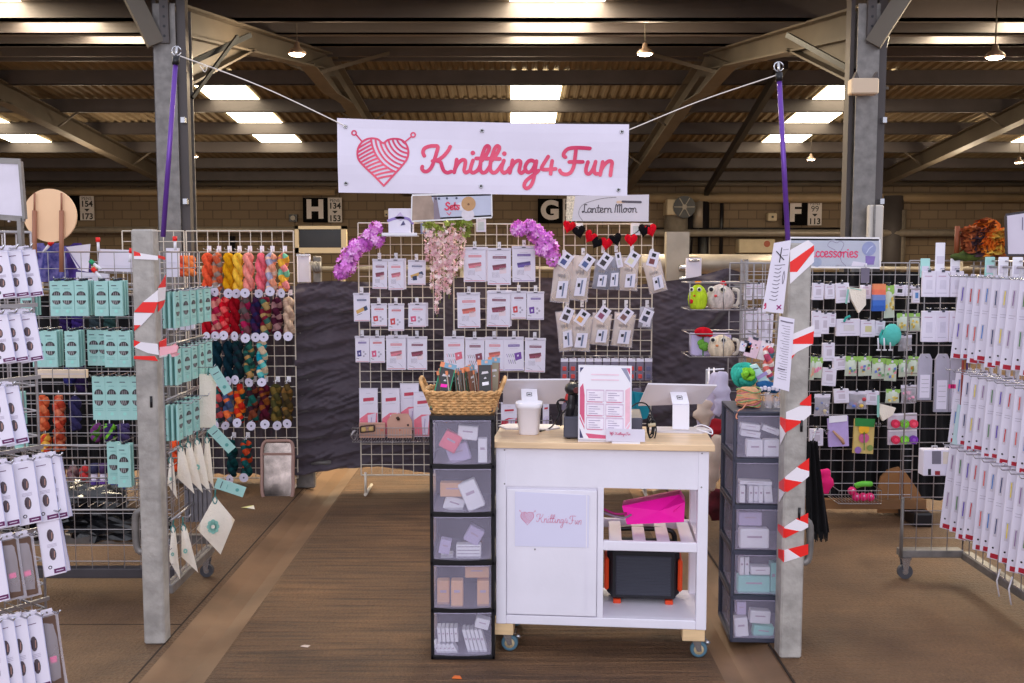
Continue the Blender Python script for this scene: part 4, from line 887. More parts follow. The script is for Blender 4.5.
SG = [(741, 424, 760, 430, wb, .12, 'upper white carton of the tilted pair in top grey-tower drawer'), (741, 431, 760, 437, wb, .14, 'lower white carton of the tilted pair in top grey-tower drawer'), (761, 427, 779, 433, wb, .35, 'long tilted white carton in the top grey-tower drawer'), (747, 440, 763, 457, wb, 0, 'square white carton with a picture in the top grey-tower drawer'), (764, 440, 780, 457, wb, 0, 'square white carton nearest the post in the top grey-tower drawer'),
 (740, 481, 772, 485, wb, .03, 'flat white carton across the second grey-tower drawer'), (740, 486, 745, 503, wb, 0, 'upright white carton, first in second grey-tower drawer'), (749, 486, 753, 503, wb, 0, 'upright white carton, second in second grey-tower drawer'), (754, 486, 758, 503, wb, 0, 'upright white carton, third in second grey-tower drawer'), (759, 486, 763, 503, wb, 0, 'upright white carton, fourth in second grey-tower drawer'), (765, 486, 773, 503, wb, -.1, 'leaning white carton at the right of second grey-tower drawer'),
 (739, 512, 762, 526, lb_, 0, 'lilac carton at the back of third grey-tower drawer'), (740, 529, 769, 549, wb, 0, 'large white carton with printed front in third grey-tower drawer'),
 (740, 557, 744, 575, wb, 0, 'first upright white carton in fourth grey-tower drawer'), (745, 557, 749, 575, wb, 0, 'second upright white carton in fourth grey-tower drawer'), (751, 567, 770, 575, wb, 0, 'stacked white cartons in the fourth grey-tower drawer'), (738, 576, 770, 594, tb, 0, 'pale teal carton in the fourth grey-tower drawer'), (771, 563, 776, 594, tb, 0, 'upright teal carton by the post in fourth grey-tower drawer'),
 (736, 618, 749, 637, wb, -.1, 'leaning white carton left in the bottom grey-tower drawer'), (750, 611, 770, 624, wb, .05, 'upper white carton in the bottom grey-tower drawer'), (753, 626, 773, 638, tb, .1, 'pale aqua carton in the bottom grey-tower drawer'), (737, 602, 746, 615, lb_, 0, 'small lilac carton at the top of bottom grey-tower drawer')]
for i, (x0, y0, x1, y1, c, tl, lb) in enumerate(SG): stock(G0, GR, x0, y0, x1, y1, .015 + .012 * (i % 3), .05, c, 'carton', lb, 'carton', tl, None)

# ================================================================== CURTAIN AND DISPLAY GRIDS
CY = 7.34
m = MB(); NX, NZ = 280, 120
def ctop(px):
    for (a, b), (c, d) in zip(CT[:-1], CT[1:]):
        if a <= px <= c: return b + (d - b) * (px - a) / (c - a)
CT = [(295, 284), (330, 281), (420, 284), (470, 276), (560, 278), (640, 285), (700, 277), (727, 268), (742, 272)]
def cdepth(px, v):
    a = noise.noise(Vector((px * .012, v * 9 + px * .006, 1.3))); b = noise.noise(Vector((px * .03 - v * 2, v * 5 + px * .03, 4))) ; c = noise.noise(Vector((px * .05, v * 24, 8)))
    edge = max(0, 1 - (px - 295) / 70); fz = noise.noise(Vector((px * .035 + v * 3, v * 34 + px * .05, 2))); r = .012 * (1 - 2.2 * abs(noise.noise(Vector((px * .06 - v * 9, v * 40 - px * .09, 6))))) + .022 * (1 - 2.4 * abs(fz)) * (.5 + .8 * max(0, 1 - abs(px - 330) / 90)) + .05 * a + .018 * b + .012 * c + edge * .03 * math.sin(v * 75 + 3 * a)
    k = max(0, (px - 600) / 140); r += k * .05 * math.sin((px * .9 + v * 110) * .16 + 2 * a)
    k2 = max(0, 1 - abs(px - 560) / 90); r += k2 * .03 * math.sin((px + v * 60) * .1)
    return r
for j in range(NZ + 1):
    for i in range(NX + 1):
        px = 295 + 447 * i / NX; v = j / NZ; y0 = ctop(px); y1 = 473 + 5 * math.sin(px * .03) if px < 700 else 476
        p = P(px, y0 + (y1 - y0) * v, CY); m.v.append(p + Vector((0, cdepth(px, v) + .02, 0)))
for j in range(NZ):
    for i in range(NX):
        a = j * (NX + 1) + i; m.f.append((a, a + NX + 1, a + NX + 2, a + 1)); m.m.append(m.mi(CURT)); m.sm.append(True)
t = thing('backdrop_curtain', 'dark purple grey creased cloth hung behind the centre grids', 'curtain', (P(500, 475, CY).x, CY, P(500, 475, CY).z)); m.world('cloth', t)
def drape(label, x0, x1, y0, y1, Y, mt, seed):
    m = MB(); nx, nz = 60, 30
    for j in range(nz + 1):
        for i in range(nx + 1):
            px = x0 + (x1 - x0) * i / nx; v = j / nz; p = P(px, y0 + (y1 - y0) * v, Y); m.v.append(p + Vector((0, .03 * math.sin(px * .35 + seed) + .04 * noise.noise(Vector((px * .04, v * 6, seed))), 0)))
    for j in range(nz):
        for i in range(nx): a = j * (nx + 1) + i; m.f.append((a, a + nx + 1, a + nx + 2, a + 1)); m.m.append(m.mi(mt)); m.sm.append(True)
    t = thing('backdrop_curtain', label, 'curtain', P((x0 + x1) / 2, y1, Y)); m.world('cloth', t)
drape('dark cloth hanging behind the grid of wool skeins', 150, 299, 286, 474, 7.62, CURT, 1)
drape('dark cloth behind the wool inside the teal rack', -30, 146, 296, 470, 7.2, BLACKC, 2)
drape('black cloth hanging behind the accessories grid', 806, 962, 272, 500, 6.75, BLACKC, 3)
t = thing('curtain_stand', 'zinc legs and crossbar holding the dark curtain', 'stand', (-.2, CY + .1, 0))
for x in (306, 655, 733):
    m = MB(); c = P(x, 480, CY + .08); m.rbox(c.x - .07, CY + .06, 0, c.x + .07, CY + .12, .3, GALV, bev=.01); m.rbox(c.x - .03, CY + .09, .3, c.x + .03, CY + .14, 1.55, GALV); m.tube([(c.x + .05, CY + .05, .2), (c.x + .2, CY + .05, .2)], .02, GALV); m.world('leg', t)
m = MB(); m.tube([(-1.6, CY + .13, 1.5), (1.7, CY + .13, 1.5)], .02, GALV, 8); m.world('crossbar', t)
GY = 7.14
def grid_mb(m, A, U, w, z0, z1, cell, r, mt, hz=None, fr=1.6):
    A = Vector(A); U = Vector(U).normalized(); n = max(1, round(w / cell)); nz = max(1, round((z1 - z0) / cell))
    for i in range(n + 1):
        p = A + U * (w * i / n); rr = r * fr if i in (0, n) else r; m.tube([p + Vector((0, 0, z0)), p + Vector((0, 0, z1))], rr, mt, 5, sm=False)
    for j in range(nz + 1):
        z = z0 + (z1 - z0) * j / nz; rr = r * fr if j in (0, nz) else r; m.tube([A + Vector((0, 0, z)), A + U * w + Vector((0, 0, z))], rr, mt, 5, sm=False)
def grid_panel(label, x0, x1, ytop, ybot, Y, mt=WIRE, cell=.0762, r=.0032, hooks=(), feet=True):
    a = P(x0, ytop, Y); b = P(x1, ybot, Y); b.x = P(x1, ytop + 8, Y).x; t = thing('grid_panel', label, 'display grid', (a.x, Y, 0)); m = MB(); w = b.x - a.x
    grid_mb(m, (0, 0, 0), (1, 0, 0), w, b.z, a.z, cell, r, mt); m.build('wire_mesh', t)
    if feet:
        for x in (0.03, w - .03): m = MB(); m.tube([(x, -.02, .02), (x, .3, .02)], .012, mt, 6); m.tube([(x, 0, .02), (x, 0, b.z + .02)], .01, mt, 6); m.build('foot', t)
    for hx, hy in hooks:
        c = P(hx, hy, Y) - Vector((a.x, Y, 0)); m = MB(); c.y = 0
        m.rbox(c.x - .012, -.008, c.z, c.x + .012, -.003, c.z + .05, mat('hook_plate', (214, 212, 222), .35)); m.tube([(c.x, -.005, c.z + .02), (c.x, -.09, c.z + .02), (c.x, -.1, c.z + .03)], .0028, STEEL, 6); m.build('hook', t)
    return t
# packets: (x0, y0, x1, y1) as seen, band colour, picture colour
MAR = (130, 62, 84); PK = (222, 138, 146); PUR = (106, 76, 156); RD = (204, 84, 84); NV = (74, 84, 122); GD = (206, 164, 96); DK = (60, 58, 72)
CARDS = [(372, 259, 387, 289, MAR, 'maroon flap'), (388, 259, 404, 290, PK, 'pink flap'), (407.5, 260, 425.5, 285, NV, 'gold'),
 (353.5, 293, 370, 321.5, NV, 'goldpen'), (371, 303.5, 387, 326.5, RD, 'red box'), (388, 303.5, 404, 331, RD, 'red box'), (408, 303.5, 426, 327, PK, 'pink box'),
 (355, 336, 369.5, 362.5, PUR, 'navy box'), (369.7, 336, 385, 363, RD, 'pink box'), (386, 336, 406, 370, PK, 'pink flap'), (407, 336.5, 427, 370, MAR, 'maroon flap'),
 (463.5, 247.5, 486, 282, PK, 'pink flap'), (487.5, 248, 511, 285, MAR, 'maroon flap'), (512.5, 246, 535.5, 282, PUR, 'violet flap'),
 (457.5, 292.5, 480.5, 328, PK, 'coral flap'), (486.5, 291, 510, 327, MAR, 'maroon flap'), (511, 291, 526.5, 319, MAR, 'red box'), (527, 291.5, 544, 320, PUR, 'violet box'),
 (444, 336.5, 464.7, 371, PK, 'pens'), (465, 337.5, 484.3, 372.5, MAR, 'maroon pens'), (484.5, 337, 503.8, 371, PK, 'coral flap'), (504, 337, 524, 371, PUR, 'violet pens'), (524.5, 338, 545, 372.5, MAR, 'maroon flap')]
PICD = {'maroon flap': ((150, 76, 96), 'a maroon case'), 'pink flap': ((222, 130, 146), 'a pink case'), 'gold': (GD, 'a gold and navy kit'), 'goldpen': (GD, 'a gold and navy pouch'), 'red box': ((204, 70, 76), 'a red case'), 'pink box': ((214, 92, 130), 'a pink case'), 'navy box': ((70, 62, 134), 'a navy case'), 'violet flap': ((112, 92, 166), 'a violet case'), 'coral flap': ((224, 120, 110), 'a coral case'), 'violet box': ((110, 66, 156), 'a violet pouch'), 'pens': ((222, 110, 130), 'needles and pink pouch'), 'maroon pens': ((134, 66, 84), 'needles and maroon pouch'), 'violet pens': ((116, 70, 160), 'needles and violet pouch')}
def card_packet(i, x0, y0, x1, y1, band_, pic, Y, label, group, stack=0):
    a = P(x0, y0, Y - .06); b = P(x1, y1, Y - .06); w = b.x - a.x; h = a.z - b.z; rnd = random.Random(i)
    t = thing('needle_set_packet', label, 'packet', ((a.x + b.x) / 2, Y - .055, b.z), group=group, rot=(0, rnd.uniform(-.02, .02), rnd.uniform(-.05, .09)))
    c, _ = PICD[pic]; cm = pc(*c); bm = pc(*band_); m = MB(); th = .012 + .012 * rnd.random()
    m.box((0, th / 2, h / 2), (w, th, h), WHITE, bev=.002)
    F = lambda u, v: Vector((-w / 2 + w * u, -.0004, h * (1 - v)))
    def q(mt, *uv, k=1): m.slab([F(*p) for p in uv], (0, -.0004 * k, 0), mt)
    q(bm, (.22, .22), (.8, .22), (.8, .285), (.22, .285)); m.ribbon([F(.32, .18), F(.66, .18)], .0018, pc(170, 160, 180)); m.ribbon([F(.3, .34), F(.7, .34)], .0015, pc(190, 182, 200)); m.ribbon([F(.25, .252), F(.77, .252)], .002, WHITE, t=.0012)
    q(pc(216, 120, 134) if 'violet' not in pic else pc(150, 120, 180), (.06, .955), (.94, .955), (.94, .97), (.06, .97))
    GR_ = pc(140, 130, 150)
    if 'flap' in pic:
        q(cm, (.2, .47), (.78, .42), (.8, .52), (.68, .58), (.24, .6), k=1); q(pc(*[int(v * .8) for v in c]), (.2, .47), (.78, .42), (.79, .47), (.22, .53), k=2); q(pc(228, 206, 214), (.5, .55), (.8, .52), (.8, .68), (.52, .7))
        for k in range(6): m.ribbon([F(.2 + k * .055, .66), F(.22 + k * .055, .8)], .0016, GR_)
        m.ribbon(smooth([F(.1, .88), F(.25, .9), F(.38, .93)], 3), .002, GR_); m.ribbon(smooth([F(.62, .8), F(.72, .84), F(.82, .92)], 3), .0015, GR_)
    elif 'pens' in pic:
        q(cm, (.52, .48), (.86, .44), (.9, .64), (.58, .7)); q(WHITE, (.66, .53), (.74, .52), (.75, .57), (.67, .58), k=2)
        for k in range(4): m.ribbon([F(.14 + k * .1, .5), F(.28 + k * .1, .78)], .0028, INK if k % 2 else cm); m.ribbon([F(.19 + k * .1, .6), F(.22 + k * .1, .66)], .0034, WHITE, t=.0012)
    elif 'gold' in pic:
        q(cm, (.14, .62), (.72, .46), (.78, .58), (.2, .74)); q(pc(52, 66, 100), (.6, .5), (.8, .44), (.88, .58), (.68, .64), k=2); m.ribbon([F(.2, .78), F(.5, .72)], .003, INK)
        if pic == 'gold': q(pc(44, 58, 92), (.25, .66), (.5, .62), (.52, .8), (.28, .82), k=3); m.disc(F(.72, .64), w * .13, pc(188, 182, 196), t=.001)
    else:
        q(cm, (.12, .56), (.42, .53), (.44, .76), (.16, .78)); q(WHITE, (.24, .63), (.33, .62), (.34, .7), (.25, .71), k=2)
        for k in range(3): m.disc(F(.6 + .12 * (k % 2), .6 + .08 * k), w * .07, pc(180, 172, 190), t=.0008)
        m.ribbon([F(.08, .84), F(.25, .86)], .003, INK)
    m.build('printed_card', t)
    m = MB(); m.rbox(-w / 2 - .002, -.0025, h * .925, w / 2 + .002, th + .002, h * 1.0, HEAD, bev=.001)
    m.tube([(-.014, -.0035, h * .965), (.014, -.0035, h * .965)], .0035, DGREY, 6); m.ribbon([(-w * .42, -.003, h * .932), (w * .42, -.003, h * .932)], .0015, pc(170, 164, 184)); m.build('hang_header', t)
    if stack:
        for s_ in range(stack):
            tt_ = thing('needle_set_packet', label.replace('white packet showing', 'plain packet behind', 1), 'packet', (t.location.x + .012 * (s_ + 1), t.location.y + .028 * (s_ + 1), t.location.z + .004), group=group)
            mm_ = MB(); mm_.box((0, .006, h / 2), (w, .012, h), WHITE, bev=.002); mm_.box((0, -.001, h * .25), (w * .6, .001, h * .03), bm); mm_.build('printed_card', tt_); mm_ = MB(); mm_.rbox(-w / 2, -.002, h * .93, w / 2, .014, h, HEAD); mm_.build('hang_header', tt_)
hk = [[((c[0] + c[2]) / 2, c[1] + 1) for c in CARDS[:11]], [((c[0] + c[2]) / 2, c[1] + 1) for c in CARDS[11:]]]
grid_panel('cream wire grid panel with two flower garlands, left of three centre panels', 358, 443.7, 223, 475, GY, hooks=hk[0])
grid_panel('cream wire grid panel between the left and right centre panels', 453.5, 539.8, 224, 475, GY, hooks=hk[1])
BAGP = [(564, 257), (583, 255), (603, 253), (616, 252), (632, 252), (652, 256), (567, 309), (582, 307), (604, 307), (626, 307), (647, 307)]
grid_panel('cream wire grid panel draped with a red and black heart garland', 564, 652.8, 224, 475, GY, hooks=BAGP)
ROWN = [(0, 'upper row of left centre grid'), (3, 'second row of left centre grid'), (7, 'third row of left centre grid'), (11, 'upper row of middle centre grid'), (14, 'second row of middle centre grid'), (18, 'third row of middle centre grid')]
for i, c in enumerate(CARDS):
    st_, rn = [r for r in ROWN if r[0] <= i][-1]
    card_packet(i, *c, GY, 'white packet showing ' + PICD[c[5]][1] + ', ' + ORD[i - st_] + ' in ' + rn, 'white needle packets on the centre grids', 1 if i in (1, 6, 9, 11, 15) else 0)
# standing packs in the wire basket
def plain_pack(x0, y0, x1, y1, Y, label, mtop, pic, name='boxed_needle_set', d=.02, group=None, cat='pack', off=0):
    a = P(x0, y0, Y); b = P(x1, y1, Y); w = b.x - a.x; h = a.z - b.z; t = thing(name, label, cat, ((a.x + b.x) / 2, Y, b.z), group=group)
    m = MB(); m.box((0, d / 2, h / 2), (w, d, h), WHITE, bev=.002); F = lambda u, v: Vector((-w / 2 + w * u, -.0004, h * (1 - v)))
    m.slab([F(.02, .62), F(.45, .5), F(.98, .5), F(.98, .98), (F(.02, .98))], (0, -.0004, 0), pic); m.slab([F(.22, .2), F(.8, .18), F(.8, .25), F(.22, .27)], (0, -.0005, 0), mtop)
    m.slab([F(.45, .55), F(.92, .5), F(.8, .95), F(.5, .95)], (0, -.0012, 0), pc(216, 204, 224)); m.ribbon([F(.66, .6), F(.6, .9)], .006, pc(170, 150, 190), t=.0016); m.ribbon([F(.2, .32), F(.75, .31)], .002, pc(180, 170, 190)); m.ribbon([F(.4, .1), F(.6, .1)], .002, pc(180, 170, 190))
    m.build('box', t); m = MB(); m.rbox(-w / 2 - .001, -.001, h * .985, w / 2 + .001, d + .001, h + .001, HEAD); m.build('lid', t); return t
PG = pc(228, 120, 140)
for i, (x0, y0, x1, y1, n) in enumerate(((359, 388.5, 378, 437, 'first'), (381.5, 388.5, 400, 437, 'second'), (400, 383.5, 419, 430, 'tallest and third'), (413.5, 392, 431, 437, 'fourth'))):
    plain_pack(x0, y0, x1, y1, GY - .04 - (.03 if i != 2 else 0), 'white and pink boxed set, ' + n + ' along the shelf basket', pc(196, 70, 92), PG, group='boxed sets in the shelf basket')
for i, (x0, y0, x1, y1, lb) in enumerate(((387, 414, 412, 438, 'kraft tag shaped card standing in the wire shelf basket'), (359, 423, 385, 438, 'low kraft box at the left end of the wire shelf basket'))):
    a = P(x0, y0, GY - .12); b = P(x1, y1, GY - .12); m = MB(); w = b.x - a.x; h = a.z - b.z
    pts = [(a.x, b.z), (b.x, b.z), (b.x, a.z - h * .3), (b.x - w * .15, a.z), (a.x + w * .2, a.z), (a.x, a.z - h * .3)] if i == 0 else [(a.x, b.z), (b.x, b.z), (b.x, a.z), (a.x, a.z)]
    m.slab([(x, GY - .1 + .005 * i, z) for x, z in pts], (0, -.02, 0), KRAFT)
    if i == 0: m.tube([P(397, 417, GY - .125), P(399, 420, GY - .125)], .012, pc(60, 40, 30), 6); m.disc(P(408, 425, GY - .12), .008, pc(60, 40, 40), t=.004); m.disc(P(400, 430, GY - .12), .006, pc(200, 110, 80), t=.004)
    else: m.disc(P(382, 430, GY - .12), .01, pc(235, 140, 110), t=.004); m.ribbon([P(360, 424.5, GY - .122), P(384, 424.5, GY - .122)], .002, pc(150, 110, 95))
    solo(m, 'kraft_tag' if i == 0 else 'kraft_box', lb, 'card' if i == 0 else 'box')
t = thing('framed_clip', 'dark bronze rectangular frame clipped on the shelf basket front', 'frame', P(367, 433, GY - .2)); m = MB(); a = P(360.5, 426.5, GY - .2); b = P(374.5, 432.5, GY - .2)
for q in ((a, Vector((b.x, a.y, a.z + .01))), (Vector((a.x, a.y, b.z)), Vector((b.x, a.y, b.z + .01))), (a, Vector((a.x, a.y, b.z))), (Vector((b.x, a.y, a.z + .01)), Vector((b.x, a.y, b.z + .01)))): m.bar(q[0], q[1], .012, .01, pc(70, 50, 40))
m.world('frame', t); m = MB(); m.ball(P(363.5, 429.5, GY - .2), .02, pc(206, 170, 110), 8, 6, (1, .3, 1)); m.ball(P(371, 429, GY - .2), .02, pc(206, 170, 110), 8, 6, (1, .3, 1)); m.world('gem', t)
t = thing('wire_shelf_basket', 'wire basket shelf of pink boxed sets on left centre grid', 'basket', (P(352, 441, GY).x, GY, P(400, 441, GY).z)); a = P(353, 427, GY - .15); b = P(434, 441, GY - .15); m = MB()
for z in (a.z, (a.z + b.z) / 2, b.z): m.tube([(a.x, GY - .005, z), (a.x, GY - .19, z), (b.x, GY - .19, z), (b.x, GY - .005, z)], .003, ZINC, 5)
n = 30
for k in range(n + 1):
    x = a.x + (b.x - a.x) * k / n; m.tube([(x, GY - .19, a.z), (x, GY - .19, b.z), (x, GY - .005, b.z)], .0016, ZINC, 4)
m.world('basket', t); m = MB()
for k in range(3): m.tube(smooth([P(354 + k, 430, GY - .2), P(351, 436, GY - .22), P(355, 440, GY - .2), P(357, 433, GY - .2)], 4), .003, ZINC, 5)
m.world('wire_loop', t)
# Sets sign, boxed pack on bracket, small tags, moon sign
SCR = {'L': [[(.55, 1), (.3, 1.02), (.28, .7), (.25, .2), (.1, 0), (.02, .1), (.15, .15), (.5, 0), (.7, .1)]], 'M': [[(0, 0), (.1, .9), (.2, 1), (.3, .7), (.3, 0)], [(.3, .7), (.45, 1), (.55, .9), (.55, 0)], [(.55, .7), (.7, 1), (.8, .9), (.8, .1), (.9, 0)]],
 'a': [[(.45, .5), (.2, .55), (.05, .25), (.2, 0), (.42, .2), (.47, .5), (.45, .1), (.6, 0)]], 'n': [[(.0, .5), (.08, .45), (.08, 0)], [(.08, .3), (.25, .55), (.42, .4), (.42, .05), (.56, .02)]], 't': [[(.2, .95), (.15, .3), (.2, 0), (.38, .08)], [(.0, .6), (.4, .6)]],
 'e': [[(.05, .25), (.35, .35), (.3, .55), (.1, .5), (.05, .2), (.2, 0), (.45, .1)]], 'r': [[(.05, .5), (.1, .45), (.1, 0)], [(.1, .35), (.25, .55), (.4, .5)]], 'o': [[(.25, .55), (.05, .3), (.2, 0), (.42, .2), (.35, .5), (.25, .55), (.4, .5), (.55, .45)]],
 's': [[(.4, .5), (.2, .58), (.1, .4), (.35, .2), (.25, 0), (.05, .05)]], 'S': [[(.6, .85), (.4, 1.02), (.15, .85), (.25, .6), (.5, .4), (.45, .08), (.2, -.02), (.02, .15)]], 'c': [[(.4, .48), (.2, .55), (.05, .25), (.2, 0), (.42, .1)]], 'i': [[(.12, .5), (.1, .1), (.2, 0)], [(.14, .75)]],
 'A': [[(0, 0), (.2, .5), (.45, 1.02), (.5, .5), (.55, 0), (.68, .05)], [(.15, .4), (.55, .4)]]}
SW = {'L': .62, 'M': .95, 'i': .28, 't': .38, 'r': .42, 's': .44, 'S': .66, 'c': .45, 'e': .46, 'A': .72}
def script(m, word, fx, w, mt, n=(0, -1, 0)):   # fx(u, v): text units to the plane
    x = 0
    for ch in word:
        if ch == ' ': x += .35; continue
        for s_ in SCR[ch]: q = smooth([(x + p[0], p[1], 0) for p in s_], 4) if len(s_) > 2 else [Vector((x + p[0], p[1], 0)) for p in s_]; m.ribbon([fx(p.x, p.y) for p in q], w, mt, n)
        x += SW.get(ch, .56)
    return x
def board(corners, Y, label, bgm, edge, fn, name='header_sign', ew=.008):
    pts = [P(x, y, Y) for x, y in corners]; t = thing(name, label, 'sign', (pts[2] + pts[3]) / 2); bl = lambda u, v: pts[0].lerp(pts[1], u).lerp(pts[3].lerp(pts[2], u), v)
    m = MB(); m.slab([p + Vector((0, .012, 0)) for p in pts], (0, -.012, 0), bgm)
    fn(m, lambda u, v, k=1: bl(u, v) + Vector((0, -.0006 * k, 0))); m.world('panel', t)
    if edge:
        m = MB()
        for i in range(4): m.bar(pts[i] + Vector((0, .004, 0)), pts[(i + 1) % 4] + Vector((0, .004, 0)), ew, .022, edge)
        m.world('frame', t)
    return t
WEDGE = mat('white_frame', (238, 236, 240), .4)
def sets(m, F):
    m.slab([F(.0, .0), F(.24, .0), F(.34, 1), F(.0, 1)], (0, -.001, 0), mat('taupe_print', (168, 146, 132), .6, var=.2, vscale=9)); m.slab([F(.27, .05), F(.31, .05), F(.36, 1), F(.28, 1)], (0, -.0016, 0), pc(140, 126, 140))
    script(m, 'Sets', lambda u, v: F(.415 + u * .095, .62 - v * .3, 3), .011, pc(222, 70, 100)); m.ribbon([F(.44, .74, 3), F(.47, .85, 3), F(.49, .74, 3)], .006, pc(222, 90, 120))
    c = F(.71, .4, 2); m.disc(c, .05, pc(196, 152, 108), seg=20); m.disc(F(.71, .42, 5), .008, pc(120, 84, 60)); m.disc(F(.7, .86, 1), .045, pc(226, 218, 228), seg=16); m.disc(F(.62, .5, 1), .03, pc(226, 222, 232), seg=16)
    for u in (.3, .34, .44, .56): m.disc(F(u, .14, 3), .008, pc(70, 74, 100))
board([(412, 196), (491.5, 194), (492, 216.5), (411.5, 220.5)], 7.0, 'framed banner sign reading Sets with grey and taupe picture', mat('pale_blue_print', (196, 200, 222), .5, var=.04), WEDGE, sets)
def moon(m, F):
    m.slab([F(-.0, 0), F(.1, 0), F(.07, 1), F(-.0, 1)], (0, -.001, 0), mat('speckled_print', (222, 206, 180), .6, var=.3, vscale=90))
    script(m, 'Lantern Moon', lambda u, v: F(.19 + u * .102, .66 - v * .3, 2), .0065, pc(70, 62, 70))
    m.ribbon(smooth([F(.2, .98, 2), F(.15, .7, 2), F(.2, .35, 2), (F(.4, .14, 2)), F(.6, .08, 2)], 5), .003, pc(110, 100, 104)); m.ribbon([F(.62, .27, 2), F(.7, .26, 2)], .018, pc(222, 186, 160)); m.ribbon(smooth([F(.68, .25, 3), F(.82, .27, 3), F(.9, .28, 3)], 3), .016, pc(90, 82, 92))
board([(567, 196), (649, 194.5), (648.5, 221.5), (566, 221)], 7.02, 'white banner sign reading Lantern Moon above the right centre grid', mat('pale_lilac_print', (214, 206, 214), .5, var=.02), None, moon)
t = thing('bracket_shelf', 'small white bracket shelf under the boxed purple pack', 'shelf', P(397, 236, GY - .1)); m = MB(); a = P(383, 233, GY - .1); b = P(418, 236.5, GY - .1); m.rbox(a.x, GY - .17, b.z, b.x, GY - .01, b.z + .008, WPLAST); m.rbox(a.x, GY - .17, b.z, b.x, GY - .165, a.z, WPLAST); m.world('shelf', t)
a = P(388.5, 208, GY - .1); b = P(413, 232.5, GY - .1); t = thing('yarn_kit_box', 'white box with a purple swoosh on a bracket shelf', 'box', ((a.x + b.x) / 2, GY - .12, b.z - .004)); m = MB(); w = b.x - a.x; h = a.z - b.z; m.box((0, .04, h / 2), (w, .08, h), WHITE, bev=.003)
m.ribbon(smooth([(-w / 2, -.001, h * .5), (-.02, -.001, h * .62), (.05, -.001, h * .58), (w / 2, -.001, h * .4)], 5), .018, pc(150, 130, 196)); m.slab([(-.04, -.001, h * .62), (.0, -.001, h * .86), (.03, -.001, h * .6), (.0, -.001, h * .5)], (0, -.001, 0), pc(196, 180, 214)); m.slab([(.0, -.002, h * .3), (.035, -.002, h * .34), (.02, -.002, h * .5)], (0, -.001, 0), pc(86, 80, 120)); m.build('box', t)
m = MB(); m.rbox(w / 2 - .012, .0, .0, w / 2 + .001, .08, h, HEAD); m.build('side_flap', t)
for (x0, y0, x1, y1, c, lb) in ((476, 219, 486, 232, WHITE, 'small white price card hanging below the framed sign reading Sets'), (420.5, 223, 430, 234, pc(120, 130, 168), 'small blue card tucked behind the wisteria'), (574.5, 223, 583, 229, WPLAST, 'white clip card at the top left of the moon grid'), (631, 223, 640, 235, WPLAST, 'white clip card at the top right of the moon grid')):
    a = P(x0, y0, GY - .03); b = P(x1, y1, GY - .03); m = MB(); m.box(((a.x + b.x) / 2, GY - .03, (a.z + b.z) / 2), (b.x - a.x, .006, a.z - b.z), c, bev=.002); m.slab([(a.x + .012, GY - .034, b.z + .012), (b.x - .012, GY - .034, b.z + .012), (b.x - .012, GY - .034, a.z - .02), (a.x + .012, GY - .034, a.z - .02)], (0, -.001, 0), pc(200, 206, 210)); solo(m, 'price_card', lb, 'card')
# crocheted heart garland
t = thing('heart_garland', 'crocheted red and black heart garland along the moon grid', 'garland', P(610, 248, GY - .05)); HP = [(569, 226, 0, .3), (579, 231.5, 1, -.2), (590.5, 236.5, 0, .6), (597, 242, 1, .5), (606.5, 243, 0, .1), (615.5, 239, 1, -.3), (631, 239.5, 0, .0), (644.5, 230, 1, .2), (650.5, 230, 0, -.3)]
m = MB(); m.tube(smooth([P(x, y - 4, GY - .04) for x, y, _, _ in HP], 4), .0025, BLACKC, 5); m.world('cord', t)
for x, y, c, r in HP:
    m = MB(); cm = (yarn(206, 16, 36), yarn(20, 18, 22))[c]; ce = P(x, y, GY - .05); s_ = .052
    pts = [Vector((.9 * math.sin(a) ** 3, 0, (13 * math.cos(a) - 5 * math.cos(2 * a) - 2 * math.cos(3 * a) - math.cos(4 * a)) / 16)) * s_ for a in [k * PI / 10 for k in range(20)]]; R = Matrix.Rotation(r, 3, 'Y'); ring = [ce + R @ p for p in pts]
    for sg in (-1, 1):
        mid = [ce + (R @ p) * .55 + Vector((0, sg * .013, 0)) for p in pts]
        for i in range(20): j = (i + 1) % 20; m.face([ring[i], ring[j], mid[j], mid[i]], cm, True); m.face([mid[i], mid[j], ce + Vector((0, sg * .016, 0))], cm, True)
    m.world('heart', t)
# flower garlands
def petals(m, c, n, R_, size, mts, rnd):
    for _ in range(n):
        d = Vector((rnd.gauss(0, 1), rnd.gauss(0, 1), rnd.gauss(0, 1))).normalized(); o = Vector(c) + d * R_ * rnd.uniform(.6, 1.0); mt = rnd.choice(mts); a = d.orthogonal().normalized(); b = d.cross(a); ph = rnd.random() * 6
        for k in range(5):
            an = ph + k * 2 * PI / 5; u = a * math.cos(an) + b * math.sin(an); v = -a * math.sin(an) + b * math.cos(an); m.face([o, o + u * size * .55 - v * size * .33 + d * size * .15, o + u * size + d * size * .35, o + u * size * .55 + v * size * .33 + d * size * .15], mt, True)
ORC = [mat('orchid_petal', (236, 140, 232), .6), mat('orchid_petal_light', (248, 186, 244), .6), mat('orchid_petal_deep', (214, 110, 214), .6)]
LEAF = mat('leaf_green', (126, 140, 52), .6, var=.15); CREAMP = mat('flower_eye', (226, 190, 110), .6)
